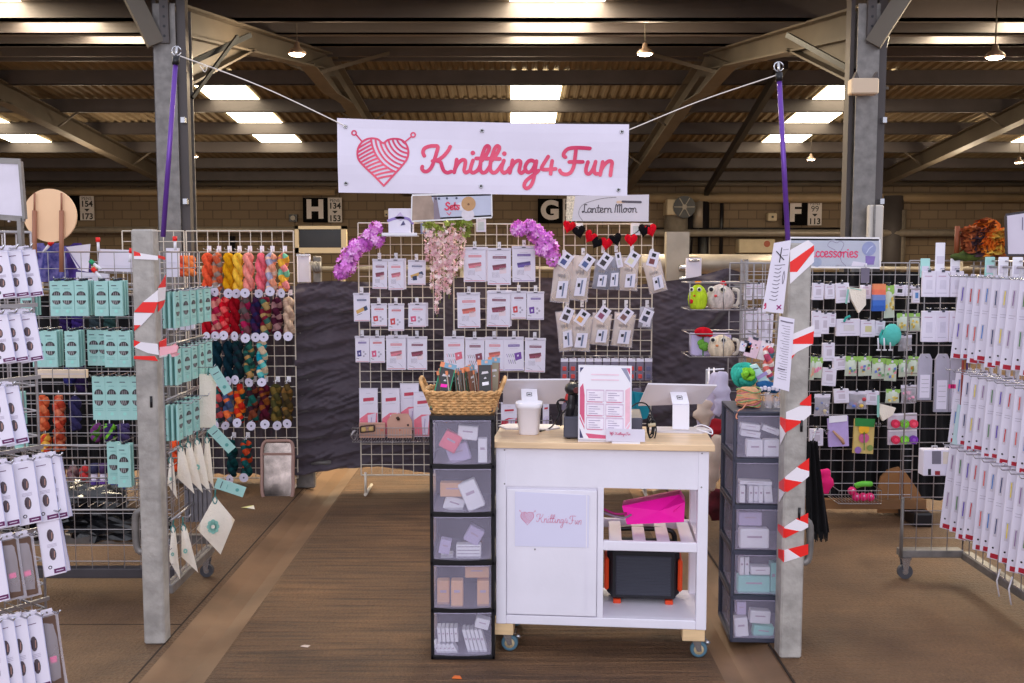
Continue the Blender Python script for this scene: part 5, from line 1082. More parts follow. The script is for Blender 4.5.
def garland(pts, label, sc=1):
    rnd = random.Random(len(label)); t = thing('flower_garland', label, 'flowers', P(*pts[-1][:2], GY - .1)); m = MB(); g = MB()
    g.tube(smooth([P(x, y, GY - .06) for x, y, r in pts], 4), .006, LEAF, 6)
    for x, y, r in pts:
        c = P(x, y, GY - .1); m.ball(c, r * .0071 * .72, ORC[2], 10, 6, (1, .8, 1), .3); petals(m, c, 46, r * .0071 * 1.15, .03, ORC, rnd); petals(m, c, 4, r * .0071 * .95, .012, [CREAMP], rnd); petals(g, c, 3, r * .0071, .03, [LEAF], rnd)
    m.world('blossom', t); g.world('stem', t)
garland([(376, 228, 5), (377, 239, 7), (369, 236, 5), (364, 243, 7), (356, 248, 8), (350, 256, 8), (346, 266, 9), (341, 272, 6)], 'bright orchid pink flower garland on the left edge of centre grids')
garland([(519, 229, 7), (530, 226, 5), (536, 234, 8), (545, 240, 8), (550, 250, 8), (554, 260, 6), (541, 249, 5)], 'bright orchid pink flower garland between middle and right centre grids')
WIS = [mat('wisteria_petal', (248, 218, 222), .6), mat('wisteria_petal_light', (255, 238, 236), .6), mat('wisteria_petal_deep', (232, 184, 194), .6)]
t = thing('wisteria_spray', 'pale pink wisteria spray trailing down in strands', 'flowers', P(435, 315, GY - .1)); m = MB(); g = MB(); rnd = random.Random(5)
for x, y0, y1 in ((428, 226, 262), (431, 232, 250), (433, 230, 290), (438, 232, 314), (441, 232, 300), (446, 228, 292), (452, 226, 284), (457, 228, 276), (463, 224, 268), (436, 240, 268), (450, 240, 296)):
    n = int((y1 - y0) / 2.2)
    for k in range(n):
        f = k / n; c = P(x + rnd.uniform(-2, 2) * (1 - f) - f * 1.5, y0 + (y1 - y0) * f, GY - .09 + rnd.uniform(-.03, .03)); petals(m, c, 3, .016 * (1.2 - f * .7), .017, WIS, rnd)
    g.tube([P(x, y0 - 2, GY - .07), P(x - 1, y1 + 3, GY - .08)], .003, LEAF, 5)
m.world('blossom', t)
for x, y in ((428, 224), (434, 227), (440, 232), (455, 222), (462, 221), (467, 225), (466, 232), (449, 221), (460, 226)): petals(g, P(x, y, GY - .1), 5, .03, .032, [LEAF, mat('leaf_bright', (150, 170, 70), .6)], rnd)
m2 = g; m2.world('leaf', t)
# moon bags: a tilted card tag over a clear fronted fabric bag
def moon_bag(i, bx, by, bw, bh, rot, tx, ty, cloth, tagc, label, small=False):
    c = P(bx, by - bh / 2, GY - .09); k = (GY - .09 + .1) / 1000; t = thing('fabric_needle_bag', label, 'bag', c, rot=(0, rot, 0), group='fabric bags on the moon grid')
    w, h = bw * k, bh * k; m = MB(); m.pillow(w, h, .05, cloth); m.build('bag', t)
    m = MB(); m.pillow(w * 1.1, h * 1.06, .058, CLEARB, c=(0, 0, .008)); m.build('clear_sleeve', t)
    m = MB(); y = -.036; m.slab([(-w * .2, y, -h * .5), (w * .34, y, -h * .47), (w * .32, y, -h * .9), (-w * .26, y, -h * .92)], (0, -.002, 0), WHITE)
    m.slab([(-w * .12, y - .002, -h * .62), (w * .02, y - .002, -h * .61), (w * .02, y - .002, -h * .7), (-w * .12, y - .002, -h * .71)], (0, -.001, 0), INK); m.slab([(w * .06, y - .002, -h * .54), (w * .16, y - .002, -h * .53), (w * .12, y - .002, -h * .86), (w * .04, y - .002, -h * .87)], (0, -.001, 0), pc(110, 120, 150))
    for q in range(3): m.slab([(w * (-.22 + .16 * q), y + .004, -h * .3), (w * (-.14 + .16 * q), y + .004, -h * .36), (w * (-.22 + .16 * q), y + .004, -h * .42), (w * (-.3 + .16 * q), y + .004, -h * .36)], (0, -.001, 0), pc(150, 140, 140))
    m.build('insert_card', t)
    tc = P(tx, ty, GY - .14) - c; R = Matrix.Rotation(-rot, 3, 'Y'); tc = R @ tc; A_ = Matrix.Rotation(.5 if not small else .3, 3, 'Y'); m = MB(); tw, th_ = .075, .105
    if i == 3: tw = .04; A_ = Matrix.Rotation(-.25, 3, 'Y')
    g = lambda u, v: tc + A_ @ Vector(((u - .5) * tw, 0, (.5 - v) * th_))
    m.slab([g(0, 0), g(1, 0), g(1, 1), g(0, 1)], (0, -.003, 0), WHITE); e = Vector((0, -.0032, 0)); m.slab([g(.3, .12) + e, g(.68, .12) + e, g(.68, .36) + e, g(.3, .36) + e], (0, -.001, 0), INK); m.slab([g(.2, .5) + e, g(.7, .5) + e, g(.7, .85) + e, g(.2, .85) + e], (0, -.001, 0), pc(*tagc)); m.build('card_tag', t)
LIN = mat('linen_beige', (230, 210, 188), .85, var=.05, bump=.3); SLATE = mat('slate_cloth', (104, 112, 136), .85, var=.1); GREYF = mat('grey_felt', (150, 148, 164), .9, var=.1)
MBG = [(564, 281, 18, 40, .1, 565.5, 260, LIN, (76, 84, 140), 'diamond patterned beige bag, far left of upper moon row'), (583, 278, 18, 42, .12, 587, 262.5, LIN, (84, 100, 150), 'long beige bag with blue tag, second in upper moon row'), (603, 275, 15, 27, .1, 605, 261, SLATE, (60, 54, 60), 'slate blue bag, third in upper moon row'), (614.5, 273, 13, 31, .05, 619, 260, SLATE, (210, 206, 210), 'slate edged bag turned sideways in upper moon row'), (630, 274, 17, 31, .05, 632.5, 259, LIN, (228, 222, 190), 'beige bag with pale green tag in upper moon row'), (651.5, 277, 17, 30, -.25, 653, 259, LIN, (120, 60, 64), 'beige bag leaning right at the end of upper moon row'),
 (564, 331, 16, 38, -.1, 567, 315, LIN, (70, 60, 66), 'beige bag with dark tag, far left of lower moon row'), (582.5, 333, 20, 34, .1, 582, 317.5, LIN, (224, 166, 96), 'beige bag with orange tag in lower moon row'), (602.5, 329.5, 18, 30, .1, 603, 314, LIN, (150, 80, 110), 'beige bag with plum tag in lower moon row'), (625.5, 330, 20, 32, .12, 625.5, 315.5, LIN, (130, 90, 90), 'beige bag with maroon tag in lower moon row'), (647, 318, 13, 20, .1, 646.5, 316.5, GREYF, (70, 70, 90), 'small grey felt pouch, far right of lower moon row')]
for i, b in enumerate(MBG): moon_bag(i, *b, small=i == 10)
# row of blister packs behind the poster
t = thing('wire_rail', 'wire rail of small blister packs behind the price poster', 'rail', P(607, 356, GY - .05)); m = MB(); a = P(562, 356, GY - .02); b = P(651, 356, GY - .02); m.tube([a, (b.x, a.y, a.z)], .004, ZINC, 6); m.world('rail', t)
for k in range(11):
    m = MB(); c = P(564.5 + k * 8.4, 356, GY - .02); m.rbox(c.x - .01, GY - .13, c.z - .008, c.x + .01, GY - .02, c.z, STEEL); m.world('peg', t)
for k in range(11):
    c = P(564.5 + k * 8.4, 360, GY - .12); t = thing('blister_pack', 'small clear blister pack with red insert, ' + ORD[k] + ' from left behind the poster', 'packet', c, group='red blister packs behind the poster'); m = MB(); red = pc(206, 70, 66) if k % 4 != 2 else pc(96, 96, 130)
    m.box((0, 0, -.07), (.052, .01, .15), mat('blister_grey', (120, 112, 132), .3), bev=.002); m.rbox(-.014, -.014, -.075, .014, -.005, -.045, red, bev=.003); m.rbox(-.014, -.014, -.13, .014, -.005, -.1, red, bev=.003); m.build('blister', t); m = MB(); m.rbox(-.026, -.007, -.012, .026, .006, .012, WHITE); m.build('hang_header', t)
for k in range(3):
    c = P(566 + k * 11, 388, GY - .12) if k < 2 else P(637, 388, GY - .12); t = thing('blister_pack', ('left', 'right', 'far')[k] + ' lower red blister pack peeking beside the scanner and poster', 'packet', c, group='red blister packs behind the poster'); m = MB(); m.box((0, 0, -.08), (.06, .02, .16), MATS['blister_grey'], bev=.003); m.rbox(-.02, -.016, -.1, .02, -.008, -.04, pc(210, 64, 60), bev=.003); m.build('blister', t)
m = MB(); a = P(560, 385, GY - .02); b = P(645, 385, GY - .02); m.tube([(a.x, a.y, a.z), (b.x, a.y, a.z)], .004, ZINC, 6); m.rbox(a.x, GY - .14, a.z, a.x + .01, GY - .02, a.z + .008, STEEL); m.rbox(b.x - .06, GY - .14, a.z, b.x - .05, GY - .02, a.z + .008, STEEL); solo(m, 'wire_rail', 'lower wire rail of red blister packs behind the scanner', 'rail')
m = MB(); m.slab([P(627, 391, 6.6), P(652, 394, 6.6), P(648, 418, 6.6), P(640, 420, 6.6), P(628, 408, 6.6)], (0, .02, 0), mat('teal_cloth', (20, 130, 150), .8)); m.slab([P(634, 392, 6.58), P(640, 393, 6.58), P(638, 418, 6.58)], (0, .02, 0), MATS['teal_cloth'])
for x in (628, 652): m.tube([P(x, 391, 6.62), P(x + 1, 372, 7.13)], .003, STEEL, 5)
solo(m, 'teal_pouch', 'teal cloth pouch hanging behind the right edge of the poster', 'pouch')
for k, (x0, y0, x1, y1, lb) in enumerate(((501, 404, 517, 432, 'red and white carton behind the wooden counter left end'), (543, 402, 549, 430, 'lilac white carton behind the white pot'))): plain_pack(x0, y0, x1, y1, 6.95, lb, pc(190, 50, 70), pc(200, 60, 80) if k == 0 else pc(210, 200, 230), name='carton', d=.08)
t = thing('wire_shelf_basket', 'wire basket shelf of cartons hidden behind the counter screens', 'basket', P(505, 433, GY)); a = P(456, 420, GY - .2); b = P(552, 433, GY - .2); m = MB()
for z in (a.z, b.z): m.tube([(a.x, GY - .005, z), (a.x, GY - .22, z), (b.x, GY - .22, z), (b.x, GY - .005, z)], .003, ZINC, 5)
for k in range(31): x = a.x + (b.x - a.x) * k / 30; m.tube([(x, GY - .22, a.z), (x, GY - .22, b.z), (x, GY - .005, b.z)], .0016, ZINC, 4)
m.world('basket', t)
# wicker basket with needle packs on the black tower
bz = 1.055; t = thing('wicker_basket', 'long wicker basket on top of the black drawer tower', 'basket', (-.215, 4.37, bz)); m = MB(); W0, W1, H_ = .255, .325, .105
def wring(z): f = z / H_; return W0 + (W1 - W0) * f, .2 + .05 * f
n = 56
for r in range(9):
    z = .006 + H_ * r / 9.2; w, d = wring(z); pts = []
    for k in range(n + 1):
        a = 2 * PI * k / n; ca, sa = math.cos(a), math.sin(a); q = (abs(ca) ** 5 + abs(sa) ** 5) ** (-.2); bu = .0035 * (1 if (k + r) % 2 else -1); pts.append((ca * q * (w / 2 + bu), sa * q * (d / 2 + bu), z))
    m.tube(pts, .0068, WICKER, 6)
m.rbox(-W0 / 2 + .01, -.09, .002, W0 / 2 - .01, .09, .01, WICKER); m.build('weave', t)
m = MB()
for z, off in ((H_, 0), (.004, 1)):
    w, d = wring(z)
    for ph in (0, PI):
        pts = []
        for k in range(n * 2 + 1):
            a = PI * k / n; ca, sa = math.cos(a), math.sin(a); q = (abs(ca) ** 5 + abs(sa) ** 5) ** (-.2); pts.append((ca * q * (w / 2 + .004 * math.cos(k * .9 + ph)), sa * q * (d / 2 + .004 * math.cos(k * .9 + ph)), z + .005 * math.sin(k * .9 + ph)))
        m.tube(pts, .0065, WICKER, 6)
m.build('braided_rim', t)
for s_ in (-1, 1):
    m = MB(); m.tube(smooth([(s_ * .15, -.07, H_ * .7), (s_ * .168, -.065, H_ * 1.1), (s_ * .182, -.05, H_ * 1.42), (s_ * .184, 0, H_ * 1.5), (s_ * .182, .05, H_ * 1.42), (s_ * .168, .065, H_ * 1.1), (s_ * .15, .07, H_ * .7)], 4), .0085, WICKER, 8)
    m.tube(smooth([(s_ * .145, -.08, H_ * .6), (s_ * .175, -.06, H_ * 1.2), (s_ * .188, .0, H_ * 1.45), (s_ * .175, .06, H_ * 1.2)], 4), .005, WICKER, 6); m.build('handle', t)
rnd = random.Random(3); SPINE = [(40, 110, 84), (60, 56, 90), (120, 84, 70), (180, 172, 160), (40, 36, 44), (150, 140, 110), (70, 100, 90), (206, 196, 186), (96, 60, 70), (130, 130, 120)]
def nb(i, px, w, h, dy, rz, tilt, face, label, sticker=None):
    c = P(px, 400, 4.33); t = thing('needle_pack', label, 'packet', (c.x, 4.33 + dy, bz + .02), group='needle packs in the wicker basket', rot=(-.12, tilt, rz)); m = MB(); m.box((0, 0, h / 2), (w, .006, h), face, bev=.001)
    if w > .04:
        m.slab([(-w * .25, -.0035, h * .72), (w * .25, -.0035, h * .74), (w * .2, -.0035, h * .78), (-w * .2, -.0035, h * .77)], (0, -.001, 0), pc(206, 200, 206)); m.slab([(-.006, -.0035, h * .63), (.008, -.0035, h * .64), (0, -.0035, h * .67)], (0, -.001, 0), pc(220, 216, 222))
        if sticker: m.slab([(-.012, -.0035, h * .5), (.016, -.0035, h * .52), (.015, -.0035, h * .58), (-.013, -.0035, h * .565)], (0, -.0012, 0), sticker)
        for s_ in (-1, 1): m.rbox(s_ * w * .46 - .002, -.0045, .01, s_ * w * .46 + .002, -.003, h * .9, pc(40, 150, 110) if i < 2 else pc(130, 70, 50))
    m.build('card', t); m = MB(); m.rbox(-w / 2 - .001, -.0045, h * .9, w / 2 + .001, .0045, h, pc(120, 160, 186)); m.rbox(-w / 2 - .0015, -.005, h * .9, -w / 2 + w * .25, .005, h, pc(228, 140, 96)); m.rbox(0, -.005, h * .93, w * .2, .005, h * .98, pc(222, 170, 150)) if w > .03 else None; m.build('header', t)
nb(0, 438, .068, .215, -.05, 0, .24, BLACK, 'black needle pack with a magenta sticker at the basket left end', pc(250, 30, 180))
nb(2, 486, .062, .225, -.05, 0, -.02, BLACK, 'black needle pack with white stickers at the basket right', pc(232, 228, 236)); nb(3, 493, .05, .23, .0, .3, .06, pc(150, 140, 120), 'beige backed needle pack behind the right black pack')
for k in range(14): nb(4 + k, 445 + k * 2.6, .05, .17 + .03 * rnd.random(), -.02 + .03 * (k % 3), 1.0 + .4 * rnd.random(), rnd.uniform(-.08, .12), pc(*SPINE[k % 10]), 'slim needle pack seen edge on, ' + ORD[k] + ' from left mid basket')

# ================================================================== WOOL
def skein(px, y0, y1, Y, cols, label, group, pw=9, tag_=True, turns=1.35, seed=0, lean=0):
    a = P(px, y0, Y); b = P(px, y1, Y); L = a.z - b.z; W_ = pw / 1000 * Y; rnd = random.Random(seed * 31 + int(px * 7 + y0))
    t = thing('yarn_skein', label, 'yarn', b, group=group, rot=(0, lean, rnd.uniform(0, 3))); mts = [yarn(*c) for c in cols]; m = MB(); N = 34
    pat = []; k = 0
    while len(pat) < N * 2 + 6: pat += [mts[k % len(mts)]] * rnd.randint(2, 5); k += rnd.randint(1, 2) if len(mts) > 2 else 1
    R0 = W_ * .235
    for s_ in (0, 1):
        pts = []; rr = []
        for i in range(N + 1):
            f = i / N; e = min(1, f / .1, (1 - f) / .1) ** .6; an = f * turns * 2 * PI + s_ * PI
            pts.append((R0 * .95 * math.cos(an) * (.55 + .45 * e), R0 * .95 * math.sin(an) * (.55 + .45 * e), L * (1 - f) - R0 * .2)); rr.append(R0 * (.35 + .75 * e) * (1 + .07 * math.sin(i * 2.1 + s_)))
        off = s_ * N // 2; m.tube(pts, rr, mts[0], 9, mf=lambda i: pat[i + off])
    m.ball((0, 0, L - R0 * .7), R0 * 1.1, pat[0], 10, 6, (1, 1, .8)); m.ball((0, 0, R0 * .6), R0 * 1.15, pat[-1], 10, 6, (1, 1, .7)); m.build('wool', t)
    m = MB(); m.tube([(0, -.0, L - R0), (0, 0, L + .03)], .003, WPLAST, 5); m.build('loop', t)
    if tag_:
        m = MB(); R = Matrix.Rotation(-t.rotation_euler.z, 3, 'Z'); c = R @ Vector((rnd.uniform(-.015, .015), -W_ * .62, -.005 + rnd.uniform(-.015, .008))); n = R @ Vector((rnd.uniform(-.7, .7), -1, rnd.uniform(-.2, .2)))
        m.disc(c, .034, mat('tag_paper', (214, 208, 228), .6), n, 18, .001); n = n.normalized(); m.disc(c + n * .0015, .007, DGREY, n, 10, .0006); m.tube([c + Vector((0, 0, .03)), (0, 0, R0)], .0012, WPLAST, 4); m.build('paper_tag', t)
    return t
YY = 7.25
grid_panel('cream wire grid of hand dyed wool skeins left of the dark curtain', 186, 293.5, 231, 478, 7.35, hooks=())
grid_panel('cream wire grid behind the left zinc post', 122, 184, 231, 478, 7.38)
WR = [
 (253, 291, [(208, [(232, 90, 56)], 'orange red'), (218, [(206, 110, 72), (150, 130, 120), (196, 90, 60)], 'rust and grey'), (228.5, [(214, 152, 20)], 'mustard'), (238.5, [(236, 186, 62)], 'golden yellow'), (249, [(238, 146, 134)], 'salmon pink'), (261, [(232, 104, 120)], 'bright coral pink'), (271.5, [(168, 164, 190), (232, 190, 170), (238, 160, 130)], 'lilac and peach'), (284, [(206, 120, 100), (120, 190, 156), (230, 170, 60), (236, 140, 140)], 'coral and mint')]),
 (297, 335, [(207, [(180, 20, 36)], 'crimson'), (217, [(176, 36, 72), (206, 130, 120)], 'raspberry and pink'), (225.5, [(206, 18, 38), (232, 90, 90)], 'scarlet'), (235, [(146, 10, 26)], 'dark red'), (246, [(120, 66, 76), (170, 30, 80), (90, 80, 80)], 'maroon and grey'), (256, [(36, 34, 76), (60, 24, 60)], 'navy and plum'), (266.5, [(120, 30, 50), (56, 100, 90), (170, 140, 90)], 'burgundy and green'), (277.5, [(70, 24, 44), (150, 110, 110)], 'dark plum'), (289.5, [(206, 176, 150), (180, 150, 130)], 'oatmeal beige')]),
 (341, 379, [(217, [(14, 46, 58)], 'deep petrol blue'), (229, [(12, 40, 52)], 'dark blue green'), (239, [(20, 50, 56), (30, 40, 50)], 'dark slate teal'), (250, [(40, 96, 84), (176, 136, 84), (30, 60, 60)], 'green and gold speckled'), (262.5, [(214, 190, 160), (100, 190, 186), (20, 140, 160)], 'cream and turquoise')]),
 (384, 422, [(219, [(190, 80, 80), (30, 110, 106), (60, 60, 70)], 'pink and teal'), (229, [(100, 110, 124), (70, 84, 120), (226, 110, 60)], 'grey blue and orange'), (240, [(200, 44, 30), (226, 116, 40), (20, 80, 80)], 'fiery orange'), (253.5, [(60, 30, 40), (120, 60, 40), (30, 90, 80)], 'brown and teal'), (265, [(70, 24, 34), (130, 70, 30), (80, 20, 40)], 'dark wine'), (277, [(70, 66, 36), (110, 90, 44)], 'olive'), (288, [(84, 66, 36), (60, 50, 30), (130, 94, 50)], 'bronze brown')]),
 (440, 476, [(233, [(14, 60, 62), (16, 44, 50)], 'deep teal'), (247, [(20, 80, 80), (180, 66, 36), (30, 60, 60)], 'teal and rust')])]
for r, (y0, y1, L_) in enumerate(WR):
    for i, (x, c, nm) in enumerate(L_): skein(x, y0, y1, YY, c, nm + ' twisted wool skein, ' + ORD[i] + ' in the ' + ORD[r] + ' row of wool', 'wool skeins beside the curtain', 12.2, True, seed=r * 10 + i, lean=.02 * ((i % 3) - 1))
    for x, c, nm in L_[::1]:
        q = P(x, y0 - 3, 7.3); m = MB(); m.rbox(q.x - .014, 7.325, q.z - .01, q.x + .014, 7.335, q.z + .03, WPLAST); m.tube([(q.x, 7.33, q.z), (q.x, 7.2, q.z), (q.x, 7.195, q.z + .012)], .003, STEEL, 5); tag(m.build('wire_hook', None), 'small wire hook holding the ' + nm + ' skein', 'hook', 'hooks of the wool grid')
# wool seen through the teal rack
DARKP = (40, 26, 70)
WB = [(44, 395, 430, [(196, 84, 52), (220, 120, 80)], 'rust orange'), (60, 395, 430, [(214, 120, 90), (190, 70, 50)], 'orange and cream'), (76, 396, 430, [(50, 46, 84)], 'navy'), (46, 434, 452, [(226, 170, 70), (200, 70, 50)], 'red and yellow'), (60, 428, 450, [(196, 110, 76), (160, 60, 40)], 'copper'), (66, 315, 330, [DARKP], 'dark indigo'), (78, 315, 330, [(50, 34, 96)], 'deep purple'), (96, 316, 332, [(46, 56, 62)], 'charcoal'), (110, 316, 332, [(36, 60, 60)], 'dark green'), (70, 366, 384, [(40, 40, 96)], 'royal blue'), (82, 366, 392, [(36, 24, 60)], 'blackish purple'), (97, 424, 440, [(120, 60, 120), (70, 110, 40)], 'purple and lime'), (110, 424, 440, [(60, 40, 90), (120, 190, 60)], 'violet and lime'), (124, 424, 440, [(70, 60, 100)], 'slate violet'), (60, 462, 490, [(176, 50, 56), (110, 60, 66)], 'crimson and grey'), (74, 465, 492, [(150, 120, 116), (120, 90, 96)], 'ash pink'), (86, 465, 490, [(120, 100, 104), (190, 60, 60)], 'grey and coral'), (182, 256, 275, [(222, 90, 60)], 'vermilion'), (190, 256, 275, [(240, 130, 70)], 'tangerine'), (176, 440, 470, [(226, 84, 44)], 'orange behind the totes')]
for i, (x, y0, y1, c, nm) in enumerate(WB): skein(x, y0, y1, 6.74, c, nm + ' wool skein seen through the teal needle rack', 'wool behind the teal rack', 13, False, seed=80 + i)
grid_panel('grid of wool standing behind the teal needle rack', -20, 150, 262, 500, 6.8, ZINC)
for i in range(8):
    a = P(95 + (i % 4) * 9, 488 + (i // 4) * 16, 6.4); m = MB(); m.tube([a, a + Vector((0, 0, .1))], .022, pc(226, 214, 232), 12); m.tube([a + Vector((0, 0, .1)), a + Vector((0, 0, .16))], .03, yarn(60 + 20 * (i % 3), 60, 90 + 10 * i), 10); m.tube([a - Vector((0, 0, .06)), a], .03, yarn(70, 50 + 12 * i, 90), 10)
    solo(m, 'yarn_cake', 'white banded wool ball, ' + ORD[i % 4] + ' in the ' + ('lower' if i // 4 else 'upper') + ' pile under the teal rack', 'yarn', 'banded wool in the low basket')

# ================================================================== TEAL NEEDLE RACK
def teal_packet(loc, rz, w, h, label, group, rx=0, front=True, lean=0):
    t = thing('teal_needle_packet', label, 'packet', loc, group=group, rot=(0, lean, rz)); m = MB(); m.box((0, .006, -h / 2), (w, .011, h), TEAL, bev=.001); m.rbox(-w / 2 - .0005, .011, -h, w / 2 + .0005, .0125, 0, TEALD)
    if front:
        F = lambda u, v: Vector((-w / 2 + w * u, -.0002, -h * v)); ell = lambda cu, cv, ru, rv, a0, a1: [F(cu + ru * math.cos(a * PI / 180), cv - rv * math.sin(a * PI / 180)) for a in range(a0, a1 + 1, 20)]
        m.slab(ell(.5, .41, .34, .12, 0, 180), (0, -.0006, 0), pc(50, 50, 54)); m.slab(ell(.5, .55, .34, .12, 180, 360), (0, -.0006, 0), pc(56, 54, 58))
        for q in (.36, .5, .64): m.ribbon([F(q, .33), F(q, .4)], .004, pc(140, 136, 140), t=.0014); m.ribbon([F(q - .06, .56), F(q - .03, .64)], .004, pc(160, 156, 158), t=.0014)
        m.ribbon([F(.2, .13), F(.55, .13)], .004, DGREY); m.ribbon([F(.3, .22), F(.7, .22)], .002, pc(90, 150, 146)); m.disc(F(.5, .86), w * .13, pc(150, 214, 204), t=.0006)
        for q in range(2): m.ribbon([F(.2, .74 + q * .04), F(.8, .74 + q * .04)], .0015, pc(100, 160, 154))
    m.build('printed_card', t); m = MB(); m.slab([(-.01, 0, .0), (.01, 0, 0), (.01, 0, .012), (-.01, 0, .012)], (0, .002, 0), DGREY); m.tube([(-.009, -.002, .004), (.009, -.002, .004)], .0025, BLACK, 5); m.build('hang_tab', t)
    return t
TY = 4.96
t = thing('teal_packet_rack', 'zinc wire floor rack of teal needle packets left of the post', 'display rack', (-2.2, TY, 0))
x0 = -2.95; x1 = -1.72; m = MB(); grid_mb(m, (x0, TY, 0), (1, 0, 0), x1 - x0, .12, 1.765, .082, .0021, ZINC); m.world('front_mesh', t)
m = MB(); grid_mb(m, (-1.665, 4.74, 0), (0, 1, 0), .6, .16, 1.765, .082, .0026, ZINC); m.world('side_mesh', t)
DB = mat('dark_base_steel', (70, 66, 70), .5, metal=.3, var=.1); m = MB(); m.rbox(x0, TY - .01, .115, x1 + .03, TY + .05, .165, DB, bev=.004); m.rbox(-1.69, 4.72, .115, -1.64, 5.4, .16, GALV, bev=.004); m.rbox(x0, TY + .6, .115, x1, TY + .64, .165, GALV); m.world('base_frame', t)
for z in (1.58, 1.32, 1.06, .80, .47): m = MB(); m.tube([(x0, TY - .012, z), (x1, TY - .012, z)], .006, ZINC, 6); m.tube([(-1.65, 4.74, z), (-1.65, 5.34, z)], .006, ZINC, 6); m.world('rail', t)
def caster(t, x, y, ztop, r=.036, world=True):
    m = MB(); m.slab([(x - .024, y - .018, ztop), (x + .024, y - .018, ztop), (x + .008, y - .018, r), (x - .012, y - .018, r)], (0, -.003, 0), STEEL); m.slab([(x - .024, y + .018, ztop), (x + .024, y + .018, ztop), (x + .008, y + .018, r), (x - .012, y + .018, r)], (0, .003, 0), STEEL); m.rbox(x - .026, y - .026, ztop - .004, x + .026, y + .026, ztop + .004, STEEL); m.tube([(x, y, ztop), (x, y, ztop + .03)], .008, STEEL, 8); m.world('castor', t)
    m = MB(); m.tube([(x, y - .012, r), (x, y + .012, r)], r, pc(70, 70, 76), 20, sm=False); m.tube([(x, y - .014, r), (x, y + .014, r)], r * .4, STEEL, 12); m.world('wheel', t)
caster(t, -1.665, 5.33, .115); caster(t, -1.95, TY + .6, .115); caster(t, -2.9, TY + .6, .115)
m = MB(); 
for z_ in (.62, ): m.tube([(x0, TY + .05, z_), (x1, TY + .05, z_), (x1, TY + .55, z_), (x0, TY + .55, z_)], .004, ZINC, 5)
for k in range(26): x = x0 + (x1 - x0) * k / 25; m.tube([(x, TY + .05, .62), (x, TY + .05, .47), (x, TY + .55, .47), (x, TY + .55, .62)], .0018, ZINC, 4)
m.world('low_tray', t)
for i, (y, px) in enumerate(((150, 0),)): pass
def film(m, c, rx, ry, rz_, seed, mt):
    n0 = len(m.v); NS, NR = 26, 14
    for i in range(NR + 1):
        for k in range(NS):
            th = PI * i / NR; ph = 2 * PI * k / NS; d = Vector((math.sin(th) * math.cos(ph), math.sin(th) * math.sin(ph), math.cos(th))); q = 1 + .55 * noise.noise(d * 3 + Vector((seed, 0, 0))) + .2 * abs(noise.noise(d * 9))
            m.v.append(Vector(c) + Vector((d.x * rx * q, d.y * ry * q, d.z * rz_ * q)))
    for i in range(NR):
        for k in range(NS): k2 = (k + 1) % NS; m.f.append((n0 + i * NS + k, n0 + (i + 1) * NS + k, n0 + (i + 1) * NS + k2, n0 + i * NS + k2)); m.m.append(m.mi(mt)); m.sm.append(False)
BFILM = mat('black_film', (20, 20, 24), .22, spec=.7, var=.2)
for (x, y, rx, rz_, lb) in ((78, 500, .24, .085, 'crumpled black plastic bag left in the low tray'), (116, 524, .26, .075, 'flattened black plastic bag under the banded wool'), (40, 522, .2, .07, 'black plastic sack at the left end of low tray')):
    m = MB(); film(m, P(x, y, TY + .28), rx, .14, rz_, x, BFILM); solo(m, 'black_bag', lb, 'bag')
FR_ = [(1, 281, 316, [(27, 3), (57, 2), (67.5, 3), (81.5, 3), (101.5, 2), (116, 3)]), (2, 331, 367, [(39, 2), (50.5, 3), (72, 3), (88, 1), (98, 1), (111, 2), (124, 2)]), (3, 378, 422, [(93, 1), (106, 1), (119, 1), (131.5, 1)]), (4, 444, 487, [(108, 1), (124, 2)]), (5, 392, 425, [(16, 2)]), (6, 432, 452, [(14, 1)])]
for r, y0, y1, L_ in FR_:
    for i, (x, n) in enumerate(L_):
        for k in range(n):
            Yp = TY - .13 + k * .03 if n > 1 else TY - .06; a = P(x, y0, TY - .12); b = P(x, y1, TY - .12)
            lb = 'teal needle packet, ' + ORD[i] + ' hook in ' + ORD[r - 1] + ' row left of the post' + ('' if k == 0 else ', ' + ORD[k] + ' one back')
            teal_packet((a.x + .0 * k, Yp, a.z + .001 * k), .03 * ((i * 7 + k) % 5 - 2), .066, a.z - b.z, lb, 'teal packets on the rack front', front=k == 0)
        m = MB(); a = P(x, y0 - 1, TY - .12); m.tube([(a.x, TY, a.z + .006), (a.x, TY - .15, a.z + .006), (a.x, TY - .156, a.z + .016)], .0028, STEEL, 5); tag(m.build('wire_hook', None), 'wire hook over the ' + ORD[i] + ' teal packets of ' + ORD[r - 1] + ' row', 'hook', 'hooks of the teal rack')
# side wing: hooks point into the aisle
for r, (z, ys_) in enumerate(((1.575, (4.8, 4.92, 5.04, 5.16, 5.28)), (1.30, (4.8, 4.92, 5.04, 5.16, 5.28)), (1.03, (4.8, 4.92, 5.05)))):
    for i, y in enumerate(ys_):
        for k in range(3):
            teal_packet((-1.65 + .022 * k, y, z), 1.36 + .1 * ((i + k) % 3), .066, .175, 'teal needle packet, ' + ORD[i] + ' hook from the post, ' + ORD[r] + ' side row, ' + ('inner', 'middle', 'outer')[k] + ' one', 'teal packets on the rack side', front=k == 2)
        m = MB(); m.tube([(-1.665, y, z + .006), (-1.55, y, z + .006), (-1.54, y, z + .02)], .003, STEEL, 5); tag(m.build('wire_hook', None), 'wire hook of the ' + ORD[i] + ' packets in ' + ORD[r] + ' side row', 'hook', 'hooks of the teal rack side')
